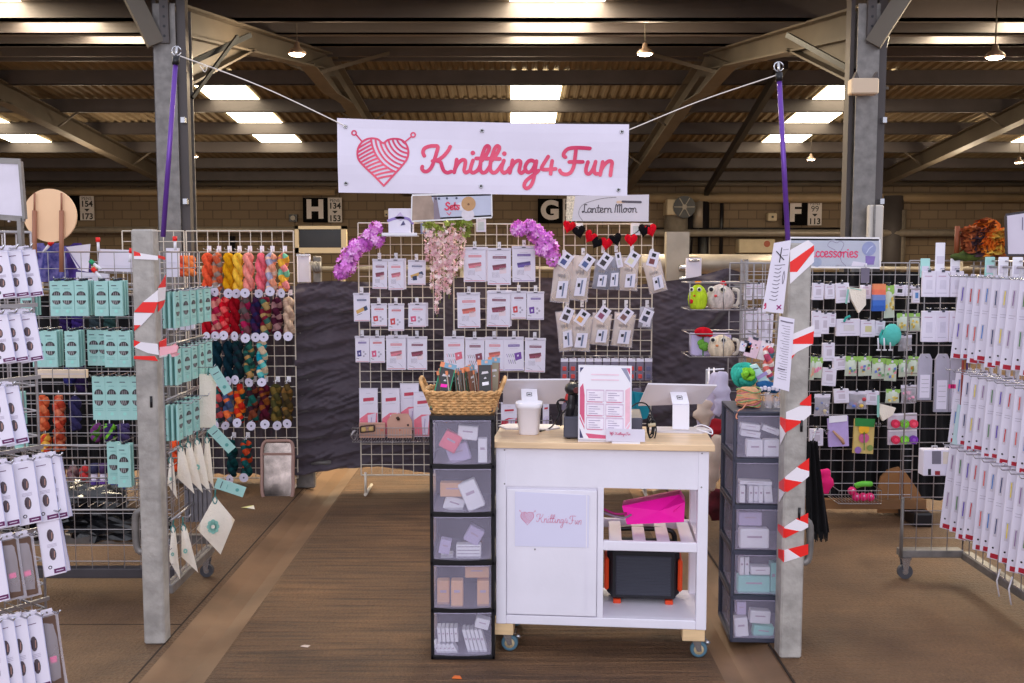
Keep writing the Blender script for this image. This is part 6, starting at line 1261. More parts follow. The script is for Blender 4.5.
# canvas bags on the wing
PT = mat('teal_print', (140, 196, 184), .8)
def tote(px, y0, y1, pw, Y, rot, rz, label, emblem=True, lbl=None, diamond=False):
    c = P(px, y0, Y); k = Y / 1000; h = (y1 - y0) * k; w = pw * k; t = thing('canvas_pouch', label, 'bag', c, group='cream canvas pouches', rot=(0, rot, rz)); m = MB()
    if diamond:
        A_ = [Vector((0, 0, 0)), Vector((w * .5, 0, -h * .42)), Vector((.02, 0, -h)), Vector((-w * .5, 0, -h * .55))] if pw > 30 else [Vector((-w * .12, 0, 0)), Vector((w * .25, 0, -h * .1)), Vector((w * .55, 0, -h)), Vector((-w * .5, 0, -h * .62))]
        n = 6
        for sg in (-1, 1):
            n0 = len(m.v)
            for j in range(n + 1):
                for i in range(n + 1):
                    u, v = i / n, j / n; p = A_[0].lerp(A_[1], u).lerp(A_[3].lerp(A_[2], u), v); m.v.append(p + Vector((0, sg * .02 * math.sin(PI * u) * math.sin(PI * v), 0)))
            for j in range(n):
                for i in range(n): a = n0 + j * (n + 1) + i; m.f.append((a, a + 1, a + n + 2, a + n + 1) if sg > 0 else (a, a + n + 1, a + n + 2, a + 1)); m.m.append(m.mi(CANVAS)); m.sm.append(True)
        ec = Vector((-.01, -.022, -h * .5))
    else: m.pillow(w, h, .035, CANVAS); ec = Vector((w * .02, -.0205, -h * .5))
    m.build('pouch', t)
    if emblem:
        m = MB(); r = w * (.17 if diamond else .22)
        for q in range(8): a = q * PI / 4; m.disc(ec + Vector((math.cos(a) * r * .6, 0, math.sin(a) * r * .8)), r * .38, PT, t=.0016, seg=8)
        m.disc(ec, r * .6, PT, t=.0016, seg=10); m.disc(ec + Vector((0, -.001, 0)), r * .3, CANVAS, t=.0014, seg=8); m.build('emblem', t)
    m = MB(); m.tube([(0, 0, 0), (.004, 0, .035)], .004, pc(60, 130, 130), 5); m.tube(smooth([(0, 0, .0), (-.012, 0, -.02), (.0, -.004, -.04), (.01, 0, -.02), (0, 0, 0)], 3), .003, pc(60, 130, 130), 5); m.build('drawstring', t)
    m = MB(); m.tube([(-1.665, c.y, c.z + .035), (c.x + .03, c.y, c.z + .035), (c.x + .04, c.y, c.z + .05)], .003, STEEL, 5); tag(m.build('wire_hook', None), 'wire hook carrying the ' + label, 'hook', 'hooks of the pouches')
    if lbl:
        m = MB(); lx, lz, lr, lw, lh = lbl; R = Matrix.Rotation(lr, 3, 'Y'); g = lambda u, v: Vector((lx, -.03, lz)) + R @ Vector((u * lw, 0, -v * lh)); m.slab([g(0, 0), g(1, 0), g(1, 1), g(0, 1)], (0, -.002, 0), TEAL); m.ribbon([g(.2, .2) + Vector((0, -.003, 0)), g(.8, .2) + Vector((0, -.003, 0))], .004, DGREY); m.disc(g(.5, .75) + Vector((0, -.003, 0)), .009, TEALD); m.ribbon([g(.25, .4) + Vector((0, -.003, 0)), g(.7, .4) + Vector((0, -.003, 0))], .002, TEALD); m.build('teal_label', t)
for a in ((208, 374, 428, 17, 5.1, .04, .35, 'large plain canvas pouch at the top of the pouch column', False, (.0, .02, -.55, .05, .15), False), (171, 456, 501, 9, 4.85, 0, .6, 'narrow canvas pouch nearest the left zinc post', True, None, True), (180, 445, 498, 14, 4.9, -.1, .5, 'canvas pouch, second from the post in the middle row', False, None, True), (188, 441, 497, 14, 4.95, -.1, .45, 'canvas pouch, third from the post in the middle row', False, None, True), (197, 438, 496, 15, 5.0, -.06, .3, 'canvas pouch with teal emblem, fourth in the middle row', True, None, True), (207, 436, 491, 10, 5.1, 0, .3, 'canvas pouch at the aisle end of the middle row', False, (.0, .03, -.7, .05, .16), True), (215, 496, 557, 38, 5.0, 0, .15, 'diamond shaped canvas pouch with teal emblem swinging into the aisle', True, (-.0, .05, -1.2, .055, .15), True), (173, 525, 583, 10, 4.8, 0, .5, 'low canvas pouch with emblem beside the left post', True, None, True), (183, 524, 578, 13, 4.85, -.12, .4, 'low canvas pouch, second beside the left post', True, None, True)): tote(*a)
m = MB(); 
for k in range(6): a = P(187 + k * 4.5, 480, 5.1); m.box(a - Vector((0, 0, .12)), (.02, .03, .2), mat('clear_grey', (110, 108, 116), .3, var=.2), bev=.003)
solo(m, 'clear_tube_pack', 'grey clear tube packs hanging behind the canvas pouches', 'packet')
# things on top of the teal rack
t = thing('round_board', 'round pale wooden board with two giant needles', 'board', P(50, 265, 4.8)); m = MB(); c = P(51, 215.5, 4.8); m.disc(c, .126, mat('pale_ply', (236, 196, 156), .6, var=.03), (0, -1, 0), 40, .012); m.world('disc', t)
for x in (34.5, 61.5): m = MB(); a = P(x, 193, 4.77); b = P(x, 272, 4.77); m.tube([a, a.lerp(b, .22)], .005, mat('copper_wood', (156, 104, 80), .5), 8); m.tube([a.lerp(b, .22), b], [.011, .011], MATS['copper_wood'], 10); m.world('giant_needle', t)
def flat(pts, Y, d, mt, name, label, cat, deco=None):
    m = MB(); m.slab([P(x, y, Y) for x, y in pts], (0, d, 0), mt)
    if deco: deco(m)
    return solo(m, name, label, cat)
BATIK = mat('blue_batik_cloth', (44, 46, 120), .8, var=.6, vscale=30, c2=(120, 110, 170)); PURP = mat('purple_cloth', (74, 50, 130), .85, var=.3, vscale=18)
t = thing('patterned_fabric', 'blue and purple patterned fabric draped behind the teal rack', 'fabric', P(55, 282, 5.2)); m = MB(); n0 = len(m.v)
for j in range(9):
    for i in range(21): p = P(36 + 54 * i / 20, 246 + 36 * j / 8 - (3 if i % 7 < 3 and j == 0 else 0), 5.2); m.v.append(p + Vector((0, .025 * math.sin(i * .9 + j * .3), 0)))
for j in range(8):
    for i in range(20): a = n0 + j * 21 + i; m.f.append((a, a + 21, a + 22, a + 1)); m.m.append(m.mi(BATIK if i < 12 else PURP)); m.sm.append(True)
m.world('cloth', t)
flat([(66, 247), (90, 244), (88, 272), (78, 270)], 5.1, .006, WHITE, 'white_card_sheet', 'white folded card left of the white panel on teal rack', 'card', lambda m: m.ribbon([P(67, 249, 5.095), P(80, 268, 5.095)], .006, pc(120, 110, 160)))
flat([(99, 249), (132, 250), (132, 272), (98, 271)], 5.1, .01, PAPER, 'white_card_sheet', 'blank white panel at the top right of the teal rack', 'card', lambda m: m.ribbon([P(100, 265, 5.095), P(131, 266, 5.095)], .003, HEAD))
flat([(76, 272), (108, 274), (108, 281), (76, 281)], 5.05, .02, WHITE, 'white_card_sheet', 'low white card lying under the blank white panel', 'card', lambda m: m.ribbon([P(80, 276, 5.045), P(104, 277, 5.045)], .004, HEAD))
for i, (x, y, r, c) in enumerate(((50, 244, .7, RED), (98, 241, .0, RED), (93, 263, -.9, mat('green_plastic', (30, 150, 100), .4)), (95, 271, -.7, RED), (131, 252, .2, RED), (175, 240, 0, RED))):
    c0 = P(x, y, 4.93); m = MB(); d = Matrix.Rotation(r, 3, 'Y') @ Vector((0, 0, 1)); m.tube([c0, c0 - d * .05], .007, WPLAST, 8); m.tube([c0 - d * .005, c0 + d * .018], .0115, c, 8)
    solo(m, 'needle_point_cap', ('red', 'red', 'green', 'red', 'red', 'red')[i] + ' capped white clip, ' + ORD[i] + ' from the left along the rack top', 'clip', 'capped clips on the teal rack')
for i, (x0, y0, x1, y1) in enumerate(((166, 248, 178, 277), (166, 318, 176, 330), (180, 318, 194, 330), (36, 370, 86, 378))):
    flat([(x0, y0), (x1, y0), (x1, y1), (x0, y1)], 5.6, .03, WHITE if i < 3 else LIN, 'carton', ('tall white carton beside the post top', 'small white carton between the side packet rows', 'pale carton right of it between side rows', 'long cream carton behind the second packet row')[i], 'carton', lambda m: m.ribbon([P(x0 + 2, (y0 + y1) / 2, 5.59), P(x1 - 2, (y0 + y1) / 2, 5.59)], .004, HEAD))

# mirror leaning in the aisle background
t = thing('pink_framed_mirror', 'small rounded mirror in a dusty pink frame on the floor', 'mirror', P(277, 499, 7.2)); m = MB(); A_ = [P(262, 441, 7.25), P(293, 441, 7.25), P(293, 499, 7.15), P(262, 499, 7.15)]; fm = mat('dusty_pink_frame', (156, 122, 112), .5)
cyc = A_ + [A_[0], A_[1]]; 
pth = []
for i in range(4):
    a, b = cyc[i], cyc[i + 1]; pth += [a.lerp(b, .12), a.lerp(b, .5), a.lerp(b, .88)]
m.tube(smooth(pth + [pth[0]], 3), .013, fm, 8); m.bar(P(262, 454, 7.22), P(293, 454, 7.22), .015, .015, fm); m.world('frame', t); m = MB(); m.slab([P(263, 443, 7.25), P(292, 443, 7.25), P(292, 497, 7.16), P(263, 497, 7.16)], (0, .005, 0), mat('mirror_glass', (120, 110, 106), .12, metal=.9, var=.3, vscale=14)); m.world('glass', t)
t = thing('floor_litter', 'scrap of pale yellow paper on the floor below the wool', 'litter', FL(248, 508)); m = MB(); m.face([(-.05, 0, .004), (0, -.03, .008), (.04, 0, .02), (0, .04, .006)], pc(230, 226, 150)); m.face([(0, -.03, .008), (.06, -.05, .004), (.04, 0, .02)], pc(230, 220, 200)); m.build('paper', t)
m = MB(); c = FL(305, 647); m.slab([c + Vector((-.02, 0, .002)), c + Vector((.015, -.012, .002)), c + Vector((.022, .008, .002)), c + Vector((-.006, .014, .002))], (0, 0, .003), pc(210, 190, 180)); solo(m, 'floor_litter', 'tiny pale scrap on the ribbed floor in the aisle', 'litter')
m = MB(); c = FL(457, 678); m.slab([c + Vector((-.02, -.01, .002)), c + Vector((.02, -.015, .002)), c + Vector((.012, .01, .002)), c + Vector((-.012, .012, .002))], (0, 0, .004), pc(220, 110, 50)); solo(m, 'floor_litter', 'orange leaf scrap on the floor before the black tower', 'litter')

# ================================================================== FRONT LEFT RACK
LN = Vector((.82, -.57, 0)).normalized(); LU = Vector((.57, .82, 0)).normalized(); L0 = Vector((-1.62, 2.92, 0)) ; LRZ = math.atan2(LU.y, LU.x)
t = thing('front_left_rack', 'zinc wire rack of white needle packs at the front left', 'display rack', (L0.x, L0.y, 0)); m = MB(); A_ = L0 - LU * .75; grid_mb(m, A_, LU, .98, .15, 1.82, .08, .0028, ZINC); m.world('wire_mesh', t)
m = MB(); A2 = L0 + LU * .23; grid_mb(m, A2 - LN * .5, LN, .5, .15, 1.82, .08, .0028, ZINC); m.world('end_mesh', t)
m = MB(); m.bar(A_ + Vector((0, 0, .13)), A2 + Vector((0, 0, .13)), .04, .04, GALV); m.bar(A2 + Vector((0, 0, .13)), A2 - LN * .5 + Vector((0, 0, .13)), .04, .04, GALV)
for q in (A_, A2, A2 - LN * .5): m.tube([q, q + Vector((0, 0, .13))], .02, GALV, 8)
m.world('base_frame', t)
for py in (306, 380, 452, 536, 610): m = MB(); z = HIT(0, py, L0, LN).z; m.bar(A_ + LN * .02 + Vector((0, 0, z)), A2 + LN * .02 + Vector((0, 0, z)), .01, .012, ZINC); m.world('rail', t)
AUB = pc(96, 38, 88)
def white_pack(px, y0, y1, off, w, label, kind=0, rz=.6, group='white needle packs on the front left rack', lean=-.13):
    a = HIT(px, y0, L0 + LN * off, LN); b = HIT(px, y1, L0 + LN * off, LN); h = a.z - b.z; t = thing('boxed_needle_pack', label, 'packet', a, group=group, rot=(0, lean, rz)); m = MB(); F = lambda u, v: Vector((-w / 2 + w * u, -.0002, -h * v))
    if kind < 2:
        m.box((0, .006, -h / 2), (w, .012, h), WHITE, bev=.0015)
        if kind == 0:
            for vv, hh in ((.36, .2), (.66, .2)):
                m.slab([F(.5 + .15 * math.cos(k * PI / 6), vv + hh * .5 * math.sin(k * PI / 6)) for k in range(12)], (0, -.0008, 0), pc(84, 72, 80)); m.ribbon([F(.42, vv + .05), F(.42, vv - .04)], .003, pc(70, 50, 60), t=.0014); m.ribbon([F(.55, vv + .05), F(.58, vv - .04)], .003, pc(170, 130, 120), t=.0014)
            m.disc(F(.3, .86), w * .09, INK, t=.001); m.disc(F(.3, .86), w * .05, WHITE, t=.0014); m.slab([F(.45, .9), F(.96, .9), F(.96, .97), F(.45, .97)], (0, -.001, 0), AUB); m.ribbon([F(.55, .935), F(.86, .935)], .002, WHITE, t=.0014)
            for q in range(3): m.ribbon([F(.3, .5 + q * .02), F(.72, .5 + q * .02)], .0012, pc(170, 160, 180))
            m.ribbon([F(.3, .1), F(.7, .1)], .0022, pc(110, 80, 110))
        m.slab([F(1, 0), F(1, 1), F(1, 1) + Vector((0, .012, 0)), F(1, 0) + Vector((0, .012, 0))], (.0006, 0, 0), pc(176, 184, 222))
        m.build('printed_card', t)
    else:
        m.box((0, .006, -h / 2), (w * .7, .012, h * .92), pc(96, 72, 60), bev=.002); m.box((0, .001, -h * .6), (w * .3, .006, h * .08), pc(250, 40, 140)); m.build('card', t); m = MB(); m.pillow(w, h, .024, CLEARB, 3, 6, c=(0, .006, 0)); m.build('clear_sleeve', t)
    m = MB(); m.slab([(-w * .3, .003, -.004), (w * .3, .003, -.004), (w * .25, .003, .014), (-w * .25, .003, .014)], (0, .003, 0), HEAD); m.tube([(0, -.004, .006), (0, .012, .006)], .003, STEEL, 5); m.build('hang_tab', t)
FL_ROWS = [(0, 252, 299, [(-4, 0), (10, 0), (24, 0)]), (1, 316, 364, [(-4, 0), (9, 0), (24, 0)]), (2, 388, 447, [(-7, 0), (7, 0)]), (3, 466, 530, [(-10, 0), (5, 0), (27, 0), (45, 0), (54, 0)]), (4, 540, 604, [(-6, 0), (12, 2), (27, 2), (52, 0)]), (5, 622, 700, [(-6, 0), (7, 0), (20, 0), (35, 0), (52, 2)])]
for r, y0, y1, L_ in FL_ROWS:
    for i, (x, kd) in enumerate(L_):
        dy = -(x / 60) * (9 if r >= 3 else 3)
        if r == 4 and x == 52: dy = -27; 
        off = .1 + (.07 if r >= 3 else 0)
        white_pack(x - (5 if r >= 3 else 0), y0 + dy, y1 + dy - (0), off, .062, ('white' if kd == 0 else 'clear brown') + ' needle pack, ' + ORD[i] + ' from the frame edge in ' + ORD[r] + ' row front left', kd, lean=-.13 if r < 3 else -.09)
        if kd == 0:
            for k in (1, 2): white_pack(x - 3.2 * k, y0 + dy - 1, y1 + dy - 1, off - .03 * k, .06, 'plain white pack, ' + ORD[k] + ' behind ' + ORD[i] + ' pack of ' + ORD[r] + ' row front left', 1)
        m = MB(); a = HIT(x, y0 + dy - 3, L0 + LN * off, LN); m.tube([a - LN * off, a + LN * .035, a + LN * .045 + Vector((0, 0, .012))], .0028, STEEL, 5); tag(m.build('wire_hook', None), 'wire hook of the ' + ORD[i] + ' pack in ' + ORD[r] + ' row front left', 'hook', 'hooks of the front left rack')
t = thing('header_board', 'white lilac header board on the front left rack top', 'sign', P(10, 218, 3.0)); m = MB(); pts = [P(-14, 160, 3.0), P(20.5, 161.5, 3.0), P(25, 219, 3.0), P(-14, 216, 3.0)]; m.slab(pts, (0, .012, 0), mat('lilac_poster', (206, 200, 214), .5, var=.06, vscale=12)); m.world('panel', t)
m = MB()
for i in range(4): m.bar(pts[i], pts[(i + 1) % 4], .008, .016, GALV)
m.world('frame', t); m = MB(); m.rbox(P(9, 0, 3).x, 2.99, P(0, 250, 3).z, P(13, 0, 3).x, 3.01, P(0, 218, 3).z, GALV); m.tube([P(9, 222, 3), P(9, 216, 3)], .004, WPLAST); m.world('bracket', t)

# ================================================================== ACCESSORIES GRID (right)
AY = 6.42
ag = grid_panel('zinc wire grid of small knitting accessories right of the taped post', 730, 919, 263, 506, AY, ZINC, .0762, .0028, feet=False)
m = MB(); m.rbox(1.9, -.02, .1, 2.7, .04, .16, mat('base_board_wood', (120, 84, 52), .7, var=.2, vscale=5)); m.xform(lambda v: Vector((v.x - ag.location.x, v.y, v.z))); m.build('base_board', ag)
for x in (.05, 1.2): m = MB(); m.rbox(x, -.1, 0, x + .12, .3, .09, BLACK, bev=.01); m.build('foot', ag)
def small(i, x0, y0, x1, y1, kind, label, Y=AY, cols=None, group='small accessory packets on the right grid', lean=None):
    rnd = random.Random(i * 13 + 5); y = Y - .07; a = P(x0, y0, y); b = P(x1, y1, y); w = b.x - a.x; h = a.z - b.z; top = Vector(((a.x + b.x) / 2, y, a.z)); cols = cols or [(200, 190, 206)]
    t = thing('accessory_packet', label, 'packet', top, group=group, rot=(0, rnd.uniform(-.07, .07) if lean is None else lean, rnd.uniform(-.25, .25))); m = MB(); F = lambda u, v: Vector((-w / 2 + w * u, -.0002, -h * v))
    if kind == 'box':
        m.box((0, .012, -h / 2), (w, .024, h), WHITE, bev=.002); m.ribbon([F(.2, .2), F(.7, .2)], .004, pc(190, 150, 180)); m.slab([F(.3, .35), F(.75, .35), F(.75, .7), F(.3, .7)], (0, -.0006, 0), pc(*cols[0])); m.ribbon([F(.15, .85), F(.8, .85)], .002, pc(170, 164, 184)); m.build('card', t)
    elif kind == 'pouch':
        m.box((0, .002, -h * .1), (w, .003, h * .2), WHITE); m.build('header_card', t); m = MB(); m.pillow(w, h * .86, .04, CLEARB, 4, 5, c=(0, 0, -h * .14)); m.build('clear_pouch', t)
        for q in range(10):
            m = MB(); c = Vector((rnd.uniform(-.36, .36) * w, rnd.uniform(-.012, .0), -h * rnd.uniform(.4, .9))); m.ball(c, w * .12, pc(*cols[q % len(cols)]), 8, 5, (1, .7, .8)); 
            if q < 6: m.build('bead', t)
    else:   # green topped clear bag
        m.slab([F(0, 0), F(1, .02), F(.98, .26), F(.5, .34), F(.02, .26)], (0, -.004, 0), pc(150, 196, 96) if kind == 'green' else pc(*cols[0])); m.disc(F(.5, .12) + Vector((0, -.004, 0)), w * .1, WHITE); m.build('header_card', t); m = MB(); m.pillow(w, h * .95, .035, mat('bag_film_%s' % kind, (206, 216, 200), .3) if kind == 'green' else CLEARB, 4, 5, c=(0, .006, -h * .05)); m.build('pouch', t); m = MB()
        for q in range(7): c = F(rnd.uniform(.18, .8), rnd.uniform(.42, .85)) + Vector((0, -.012, 0)); m.slab([c + Vector((sx * w * .09, 0, sz * h * .07)) for sx, sz in ((-1, -1), (1, -.6), (.8, 1), (-.9, .7))], (0, -.003, 0), pc(*cols[q % len(cols)]))
        m.build('contents', t)
    m = MB(); m.tube([(0, .07, .012), (0, -.01, .012), (0, -.03, .016)], .0028, STEEL, 5); m.rbox(-.008, -.006, -.006, .008, -.003, .006, DGREY); m.build('peg', t); return t
G3 = [(232, 150, 170), (120, 170, 120), (110, 130, 200), (236, 206, 110)]; Y3 = [(230, 200, 90), (238, 220, 150), (210, 180, 80)]; PK3 = [(240, 130, 170), (250, 170, 200)]
AL = [(813, 283, 824, 300, 'box', 'white box, first in the top accessories row', None), (825, 284, 834.5, 299, 'box', 'white box, second in the top accessories row', None), (835.5, 283, 848, 303, 'box', 'larger white box, third in the top accessories row', None), (861, 285, 871, 299, 'box', 'white card pack behind the cream pouch in top row', None),
 (883, 285, 893, 318, 'green', 'tall clear pack with green header beside the orange bag', Y3), (895, 285, 905, 296, 'box', 'wide white pack with black square, left one', [(40, 40, 44)]), (905.5, 285, 913, 296, 'box', 'wide white pack with black square, right one', [(40, 40, 44)]), (913, 287, 920, 303, 'box', 'white and blue pack at the accessories grid end', [(90, 140, 200)]),
 (812, 311, 820.5, 337, 'box', 'tall white pack, first in the second accessories row', None), (821, 313, 829, 334, 'box', 'tall white pack, second in the second accessories row', None), (829.5, 313, 836, 327, 'box', 'small white pack, third in second accessories row', None), (836.5, 319, 860, 336, 'box', 'wide white pack with ovals, second accessories row', [(214, 208, 214)]), (861, 320, 875, 337, 'box', 'medium white pack after the wide one', [(206, 200, 150)]), (876, 321, 885, 336, 'box', 'small white pack above the teal tape egg', None),
 (897, 313, 909, 331, 'green', 'green topped bag of yellow stoppers, left one', Y3), (909.5, 313, 919, 331, 'green', 'green topped bag of yellow stoppers, right one', Y3), (898, 335, 911, 351, 'pouch', 'clear pouch of grey rings beside the teal tape', [(150, 150, 160), (190, 186, 196)]),
 (823, 343, 835, 361, 'box', 'white pack near the taped post, third row', None), (833, 357, 848, 370, 'box', 'white pack below and right in the third row', None), (823, 368, 836, 386, 'box', 'white pack near the taped post, fourth row', None), (811, 356, 815, 380, 'green', 'narrow peach pack behind the taped post edge', [(236, 170, 140)]), (814, 357, 823, 378, 'green', 'green topped pack with pink contents by the post', PK3),
 (845.5, 356, 857.5, 376, 'green', 'green topped bag of coloured markers, first of the third row', G3), (858, 356, 871, 376, 'green', 'green topped bag of coloured markers, second of third row', G3), (872, 358, 885.5, 379, 'green', 'green topped bag of markers, third of third row', G3), (886, 359, 898, 381, 'green', 'green topped bag of markers, fourth of third row', G3), (898.5, 359, 908, 377, 'green', 'smaller green topped bag with white markers', [(240, 240, 240), (160, 200, 170)]), (908.5, 356, 918, 376, 'green', 'green topped bag of amber markers at grid end', [(210, 150, 60), (140, 170, 80)]),
 (814, 394, 831, 416, 'pouch', 'clear pouch with black strap left of colourful pouch', [(170, 170, 190), (110, 120, 160), (220, 200, 120)]), (834, 389, 848, 403, 'box', 'white pack above the lavender comb pack', None), (847, 391, 866, 409, 'pouch', 'pouch of blue and red beads in fourth accessories row', [(90, 120, 200), (200, 70, 80), (236, 230, 240), (240, 200, 90)]), (866.5, 391, 879, 405, 'box', 'white pack right of the bead pouch', None), (886, 389, 900, 403, 'green', 'green topped bag of lemon rings in fourth row', Y3), (901, 385, 916, 403, 'pouch', 'pouch of bright pink beads at the grid end', PK3), (810, 429, 823, 446, 'box', 'white pack just right of the post, lowest row', None)]
for i, a in enumerate(AL): small(i, *a[:6], cols=a[6])
t = thing('cream_pouch', 'cream cloth pouch with teal trim in the top accessories row', 'pouch', P(857, 285, AY - .1)); m = MB(); m.slab([P(848, 287, AY - .1), P(866, 289, AY - .1), P(866, 305, AY - .1), P(859, 313, AY - .1), P(852, 300, AY - .1)], (0, .03, 0), CANVAS); m.ribbon([P(848, 290, AY - .102), P(846, 303, AY - .102)], .012, PT, t=.003); m.ribbon([P(850, 288, AY - .102), P(861, 290, AY - .102)], .005, PT, t=.003); m.world('pouch', t)
t = thing('ombre_bag', 'orange to blue patterned bag in the top accessories row', 'bag', P(880, 285, AY - .12)); m = MB(); cs = [(236, 140, 96), (240, 120, 90), (120, 140, 200), (60, 110, 200), (40, 90, 180)]
for k in range(5): m.slab([P(874 - k * .3, 284 + k * 5.4, AY - .12), P(886 - .2 * k, 284 + k * 5.4, AY - .12), P(886 - .2 * k, 289.5 + k * 5.4, AY - .12), P(873.7 - k * .3, 289.5 + k * 5.4, AY - .12)], (0, .03, 0), pc(*cs[k]))
m.world('bag', t)
t = thing('tape_measure_pod', 'teal egg shaped tape with white tails on the grid', 'tape measure', P(892, 328, AY - .13)); m = MB(); m.ball(P(892, 335, AY - .13), .058, mat('teal_fluff', (90, 196, 186), .9, bump=.6), 14, 10, (1, .6, 1.2), .1); m.ball(P(884, 340, AY - .12), .03, MATS['teal_fluff'], 10, 8, (1, .6, 1.2), .1); m.world('pod', t)
for x in (878, 884, 890): m = MB(); m.tube([P(x, 338, AY - .15), P(x + .5, 350, AY - .15)], .005, WPLAST, 6); m.tube([P(x - 1.5, 350, AY - .15), P(x + 2.5, 350, AY - .15)], .005, WPLAST, 6); m.world('tail', t)
t = thing('lavender_pack', 'lavender pack holding a wooden tool in the lowest row', 'packet', P(838, 414, AY - .1)); m = MB(); m.slab([P(828, 419, AY - .1), P(848, 416, AY - .1), P(849, 446, AY - .1), P(829, 447, AY - .1)], (0, .02, 0), pc(186, 164, 220)); m.slab([P(829, 416, AY - .105), P(847, 415, AY - .105), P(847, 421, AY - .105), P(829, 423, AY - .105)], (0, -.003, 0), WPLAST); m.world('card', t); m = MB(); m.tube([P(833, 431, AY - .12), P(842, 440, AY - .12), P(844, 444, AY - .12)], [.006, .012, .009], pc(196, 150, 120), 8); m.world('tool', t)
t = thing('gnome_pack', 'yellow pack with green header and pink flower shape', 'packet', P(864, 418, AY - .1)); m = MB(); m.slab([P(855, 419, AY - .1), P(875, 420, AY - .1), P(873, 454, AY - .1), P(853, 453, AY - .1)], (0, .02, 0), pc(206, 180, 110)); m.slab([P(855, 418, AY - .105), P(875, 419, AY - .105), P(874, 427, AY - .105), P(855, 426, AY - .105)], (0, -.003, 0), pc(40, 130, 60)); m.disc(P(864, 429, AY - .106), .035, pc(240, 180, 40)); m.disc(P(864, 438, AY - .106), .033, pc(200, 90, 140)); m.disc(P(858, 450, AY - .106), .022, pc(150, 110, 180)); m.disc(P(870, 448, AY - .106), .02, pc(130, 150, 80)); m.ribbon([P(864, 432, AY - .108), P(864, 450, AY - .108)], .006, pc(80, 140, 60), t=.004); m.world('card', t)
for r in range(2):
    t = thing('pompom_card', ('upper', 'lower')[r] + ' clear card of three round coloured counters', 'packet', P(902, 413 + r * 16, AY - .12), group='counter cards'); m = MB(); m.slab([P(888, 414 + r * 16, AY - .12), P(917, 413 + r * 16, AY - .12), P(917, 428 + r * 16, AY - .12), P(888, 429 + r * 16, AY - .12)], (0, .015, 0), pc(200, 190, 206)); m.ribbon([P(889, 415 + r * 16, AY - .122), P(916, 414 + r * 16, AY - .122)], .01, pc(232, 226, 236), t=.003); m.world('card', t)
    for k, c in enumerate(((214, 40, 80), (120, 200, 50), (230, 60, 90) if r == 0 else (120, 50, 170))): m = MB(); q = P(895 + 9 * k, 423.5 + r * 16, AY - .135); m.disc(q, .027, pc(*c), seg=18, t=.018); m.disc(q + Vector((0, -.018, 0)), .012, pc(*[min(255, v + 30) for v in c]), seg=12, t=.003); m.world('counter', t)
t = thing('cream_pouch', 'cream cloth pouch with teal strap in the fourth accessories row', 'pouch', P(888, 402, AY - .13)); m = MB(); m.slab([P(881, 404, AY - .13), P(896, 408, AY - .13), P(893, 415, AY - .13), P(883, 421, AY - .13), P(879, 412, AY - .13)], (0, .03, 0), CANVAS); m.ribbon([P(878, 396, AY - .13), P(878, 416, AY - .13)], .016, PT, t=.004); m.world('pouch', t)
t = thing('knitted_hank', 'teal threads hanging at the left of the wide right row', 'yarn', P(884, 345, AY - .1)); m = MB(); m.tube(smooth([P(883, 330, AY - .1), P(880, 338, AY - .12), P(885, 344, AY - .1)], 4), .008, yarn(60, 170, 160), 6); m.tube(smooth([P(850, 316, AY - .1), P(846, 318, AY - .1), P(844, 322, AY - .1)], 4), .008, yarn(60, 170, 160), 6); m.world('thread', t)
for x, y in ((880, 425), (828, 431), (906, 423)):
    m = MB(); 
    for k in range(3): m.tube([P(x + k * 2, y - 2 + 3 * (k % 2), AY), P(x - 4 + k * 2, y + 3 * (k % 2), AY - .16), P(x - 4 + k * 2, y - 2 + 3 * (k % 2), AY - .17)], .003, STEEL, 5)
    tag(m.build('wire_hook', None), {880: 'empty wire hooks left of the round counters', 828: 'empty wire hooks beside the lavender pack', 906: 'wire hooks above the round counters'}[x], 'hook')
# accessories header sign
def acc(m, F):
    script(m, 'Accessories', lambda u, v: F(.205 + u * .108, .66 - v * .36, 2), .008, pc(226, 70, 116))
    m.disc(F(.88, .35), .045, pc(150, 158, 200), seg=20); m.ribbon(smooth([F(.85, .5, 2), F(.88, .35, 2), F(.92, .25, 2)], 4), .006, pc(196, 204, 230), t=.004); m.slab([F(.84, .6), F(.95, .62), F(.93, .92), F(.84, .92)], (0, -.001, 0), pc(136, 116, 186)); m.slab([F(.7, .8), F(.84, .86), F(.82, .98), F(.68, .98)], (0, -.001, 0), WHITE)
    m.ribbon(smooth([F(.5, .4, 1), F(.42, .25, 1), F(.46, .08, 1), F(.52, .15, 1), F(.56, .08, 1), F(.6, .2, 1), F(.56, .5, 1), F(.57, .8, 1), F(.62, .97, 1)], 4), .003, pc(140, 130, 160)); m.disc(F(.3, .85), .03, pc(160, 170, 196), seg=14)
board([(790, 238.5), (879.5, 239), (880, 267), (790, 266)], AY - .02, 'framed header sign reading Accessories over the right grid', mat('pale_steel_blue_print', (188, 192, 208), .5, var=.04), WEDGE, acc)
m = MB(); a = P(861, 268, AY - .05); b = P(869, 283, AY - .05); m.rbox(a.x, AY - .055, b.z, b.x, AY - .05, a.z, mat('grey_film', (110, 104, 124), .3)); m.tube([(a.x + .03, AY - .055, a.z), (a.x + .03, AY - .055, a.z + .03)], .006, WPLAST); solo(m, 'price_card', 'small grey card hanging under the Accessories sign', 'card')
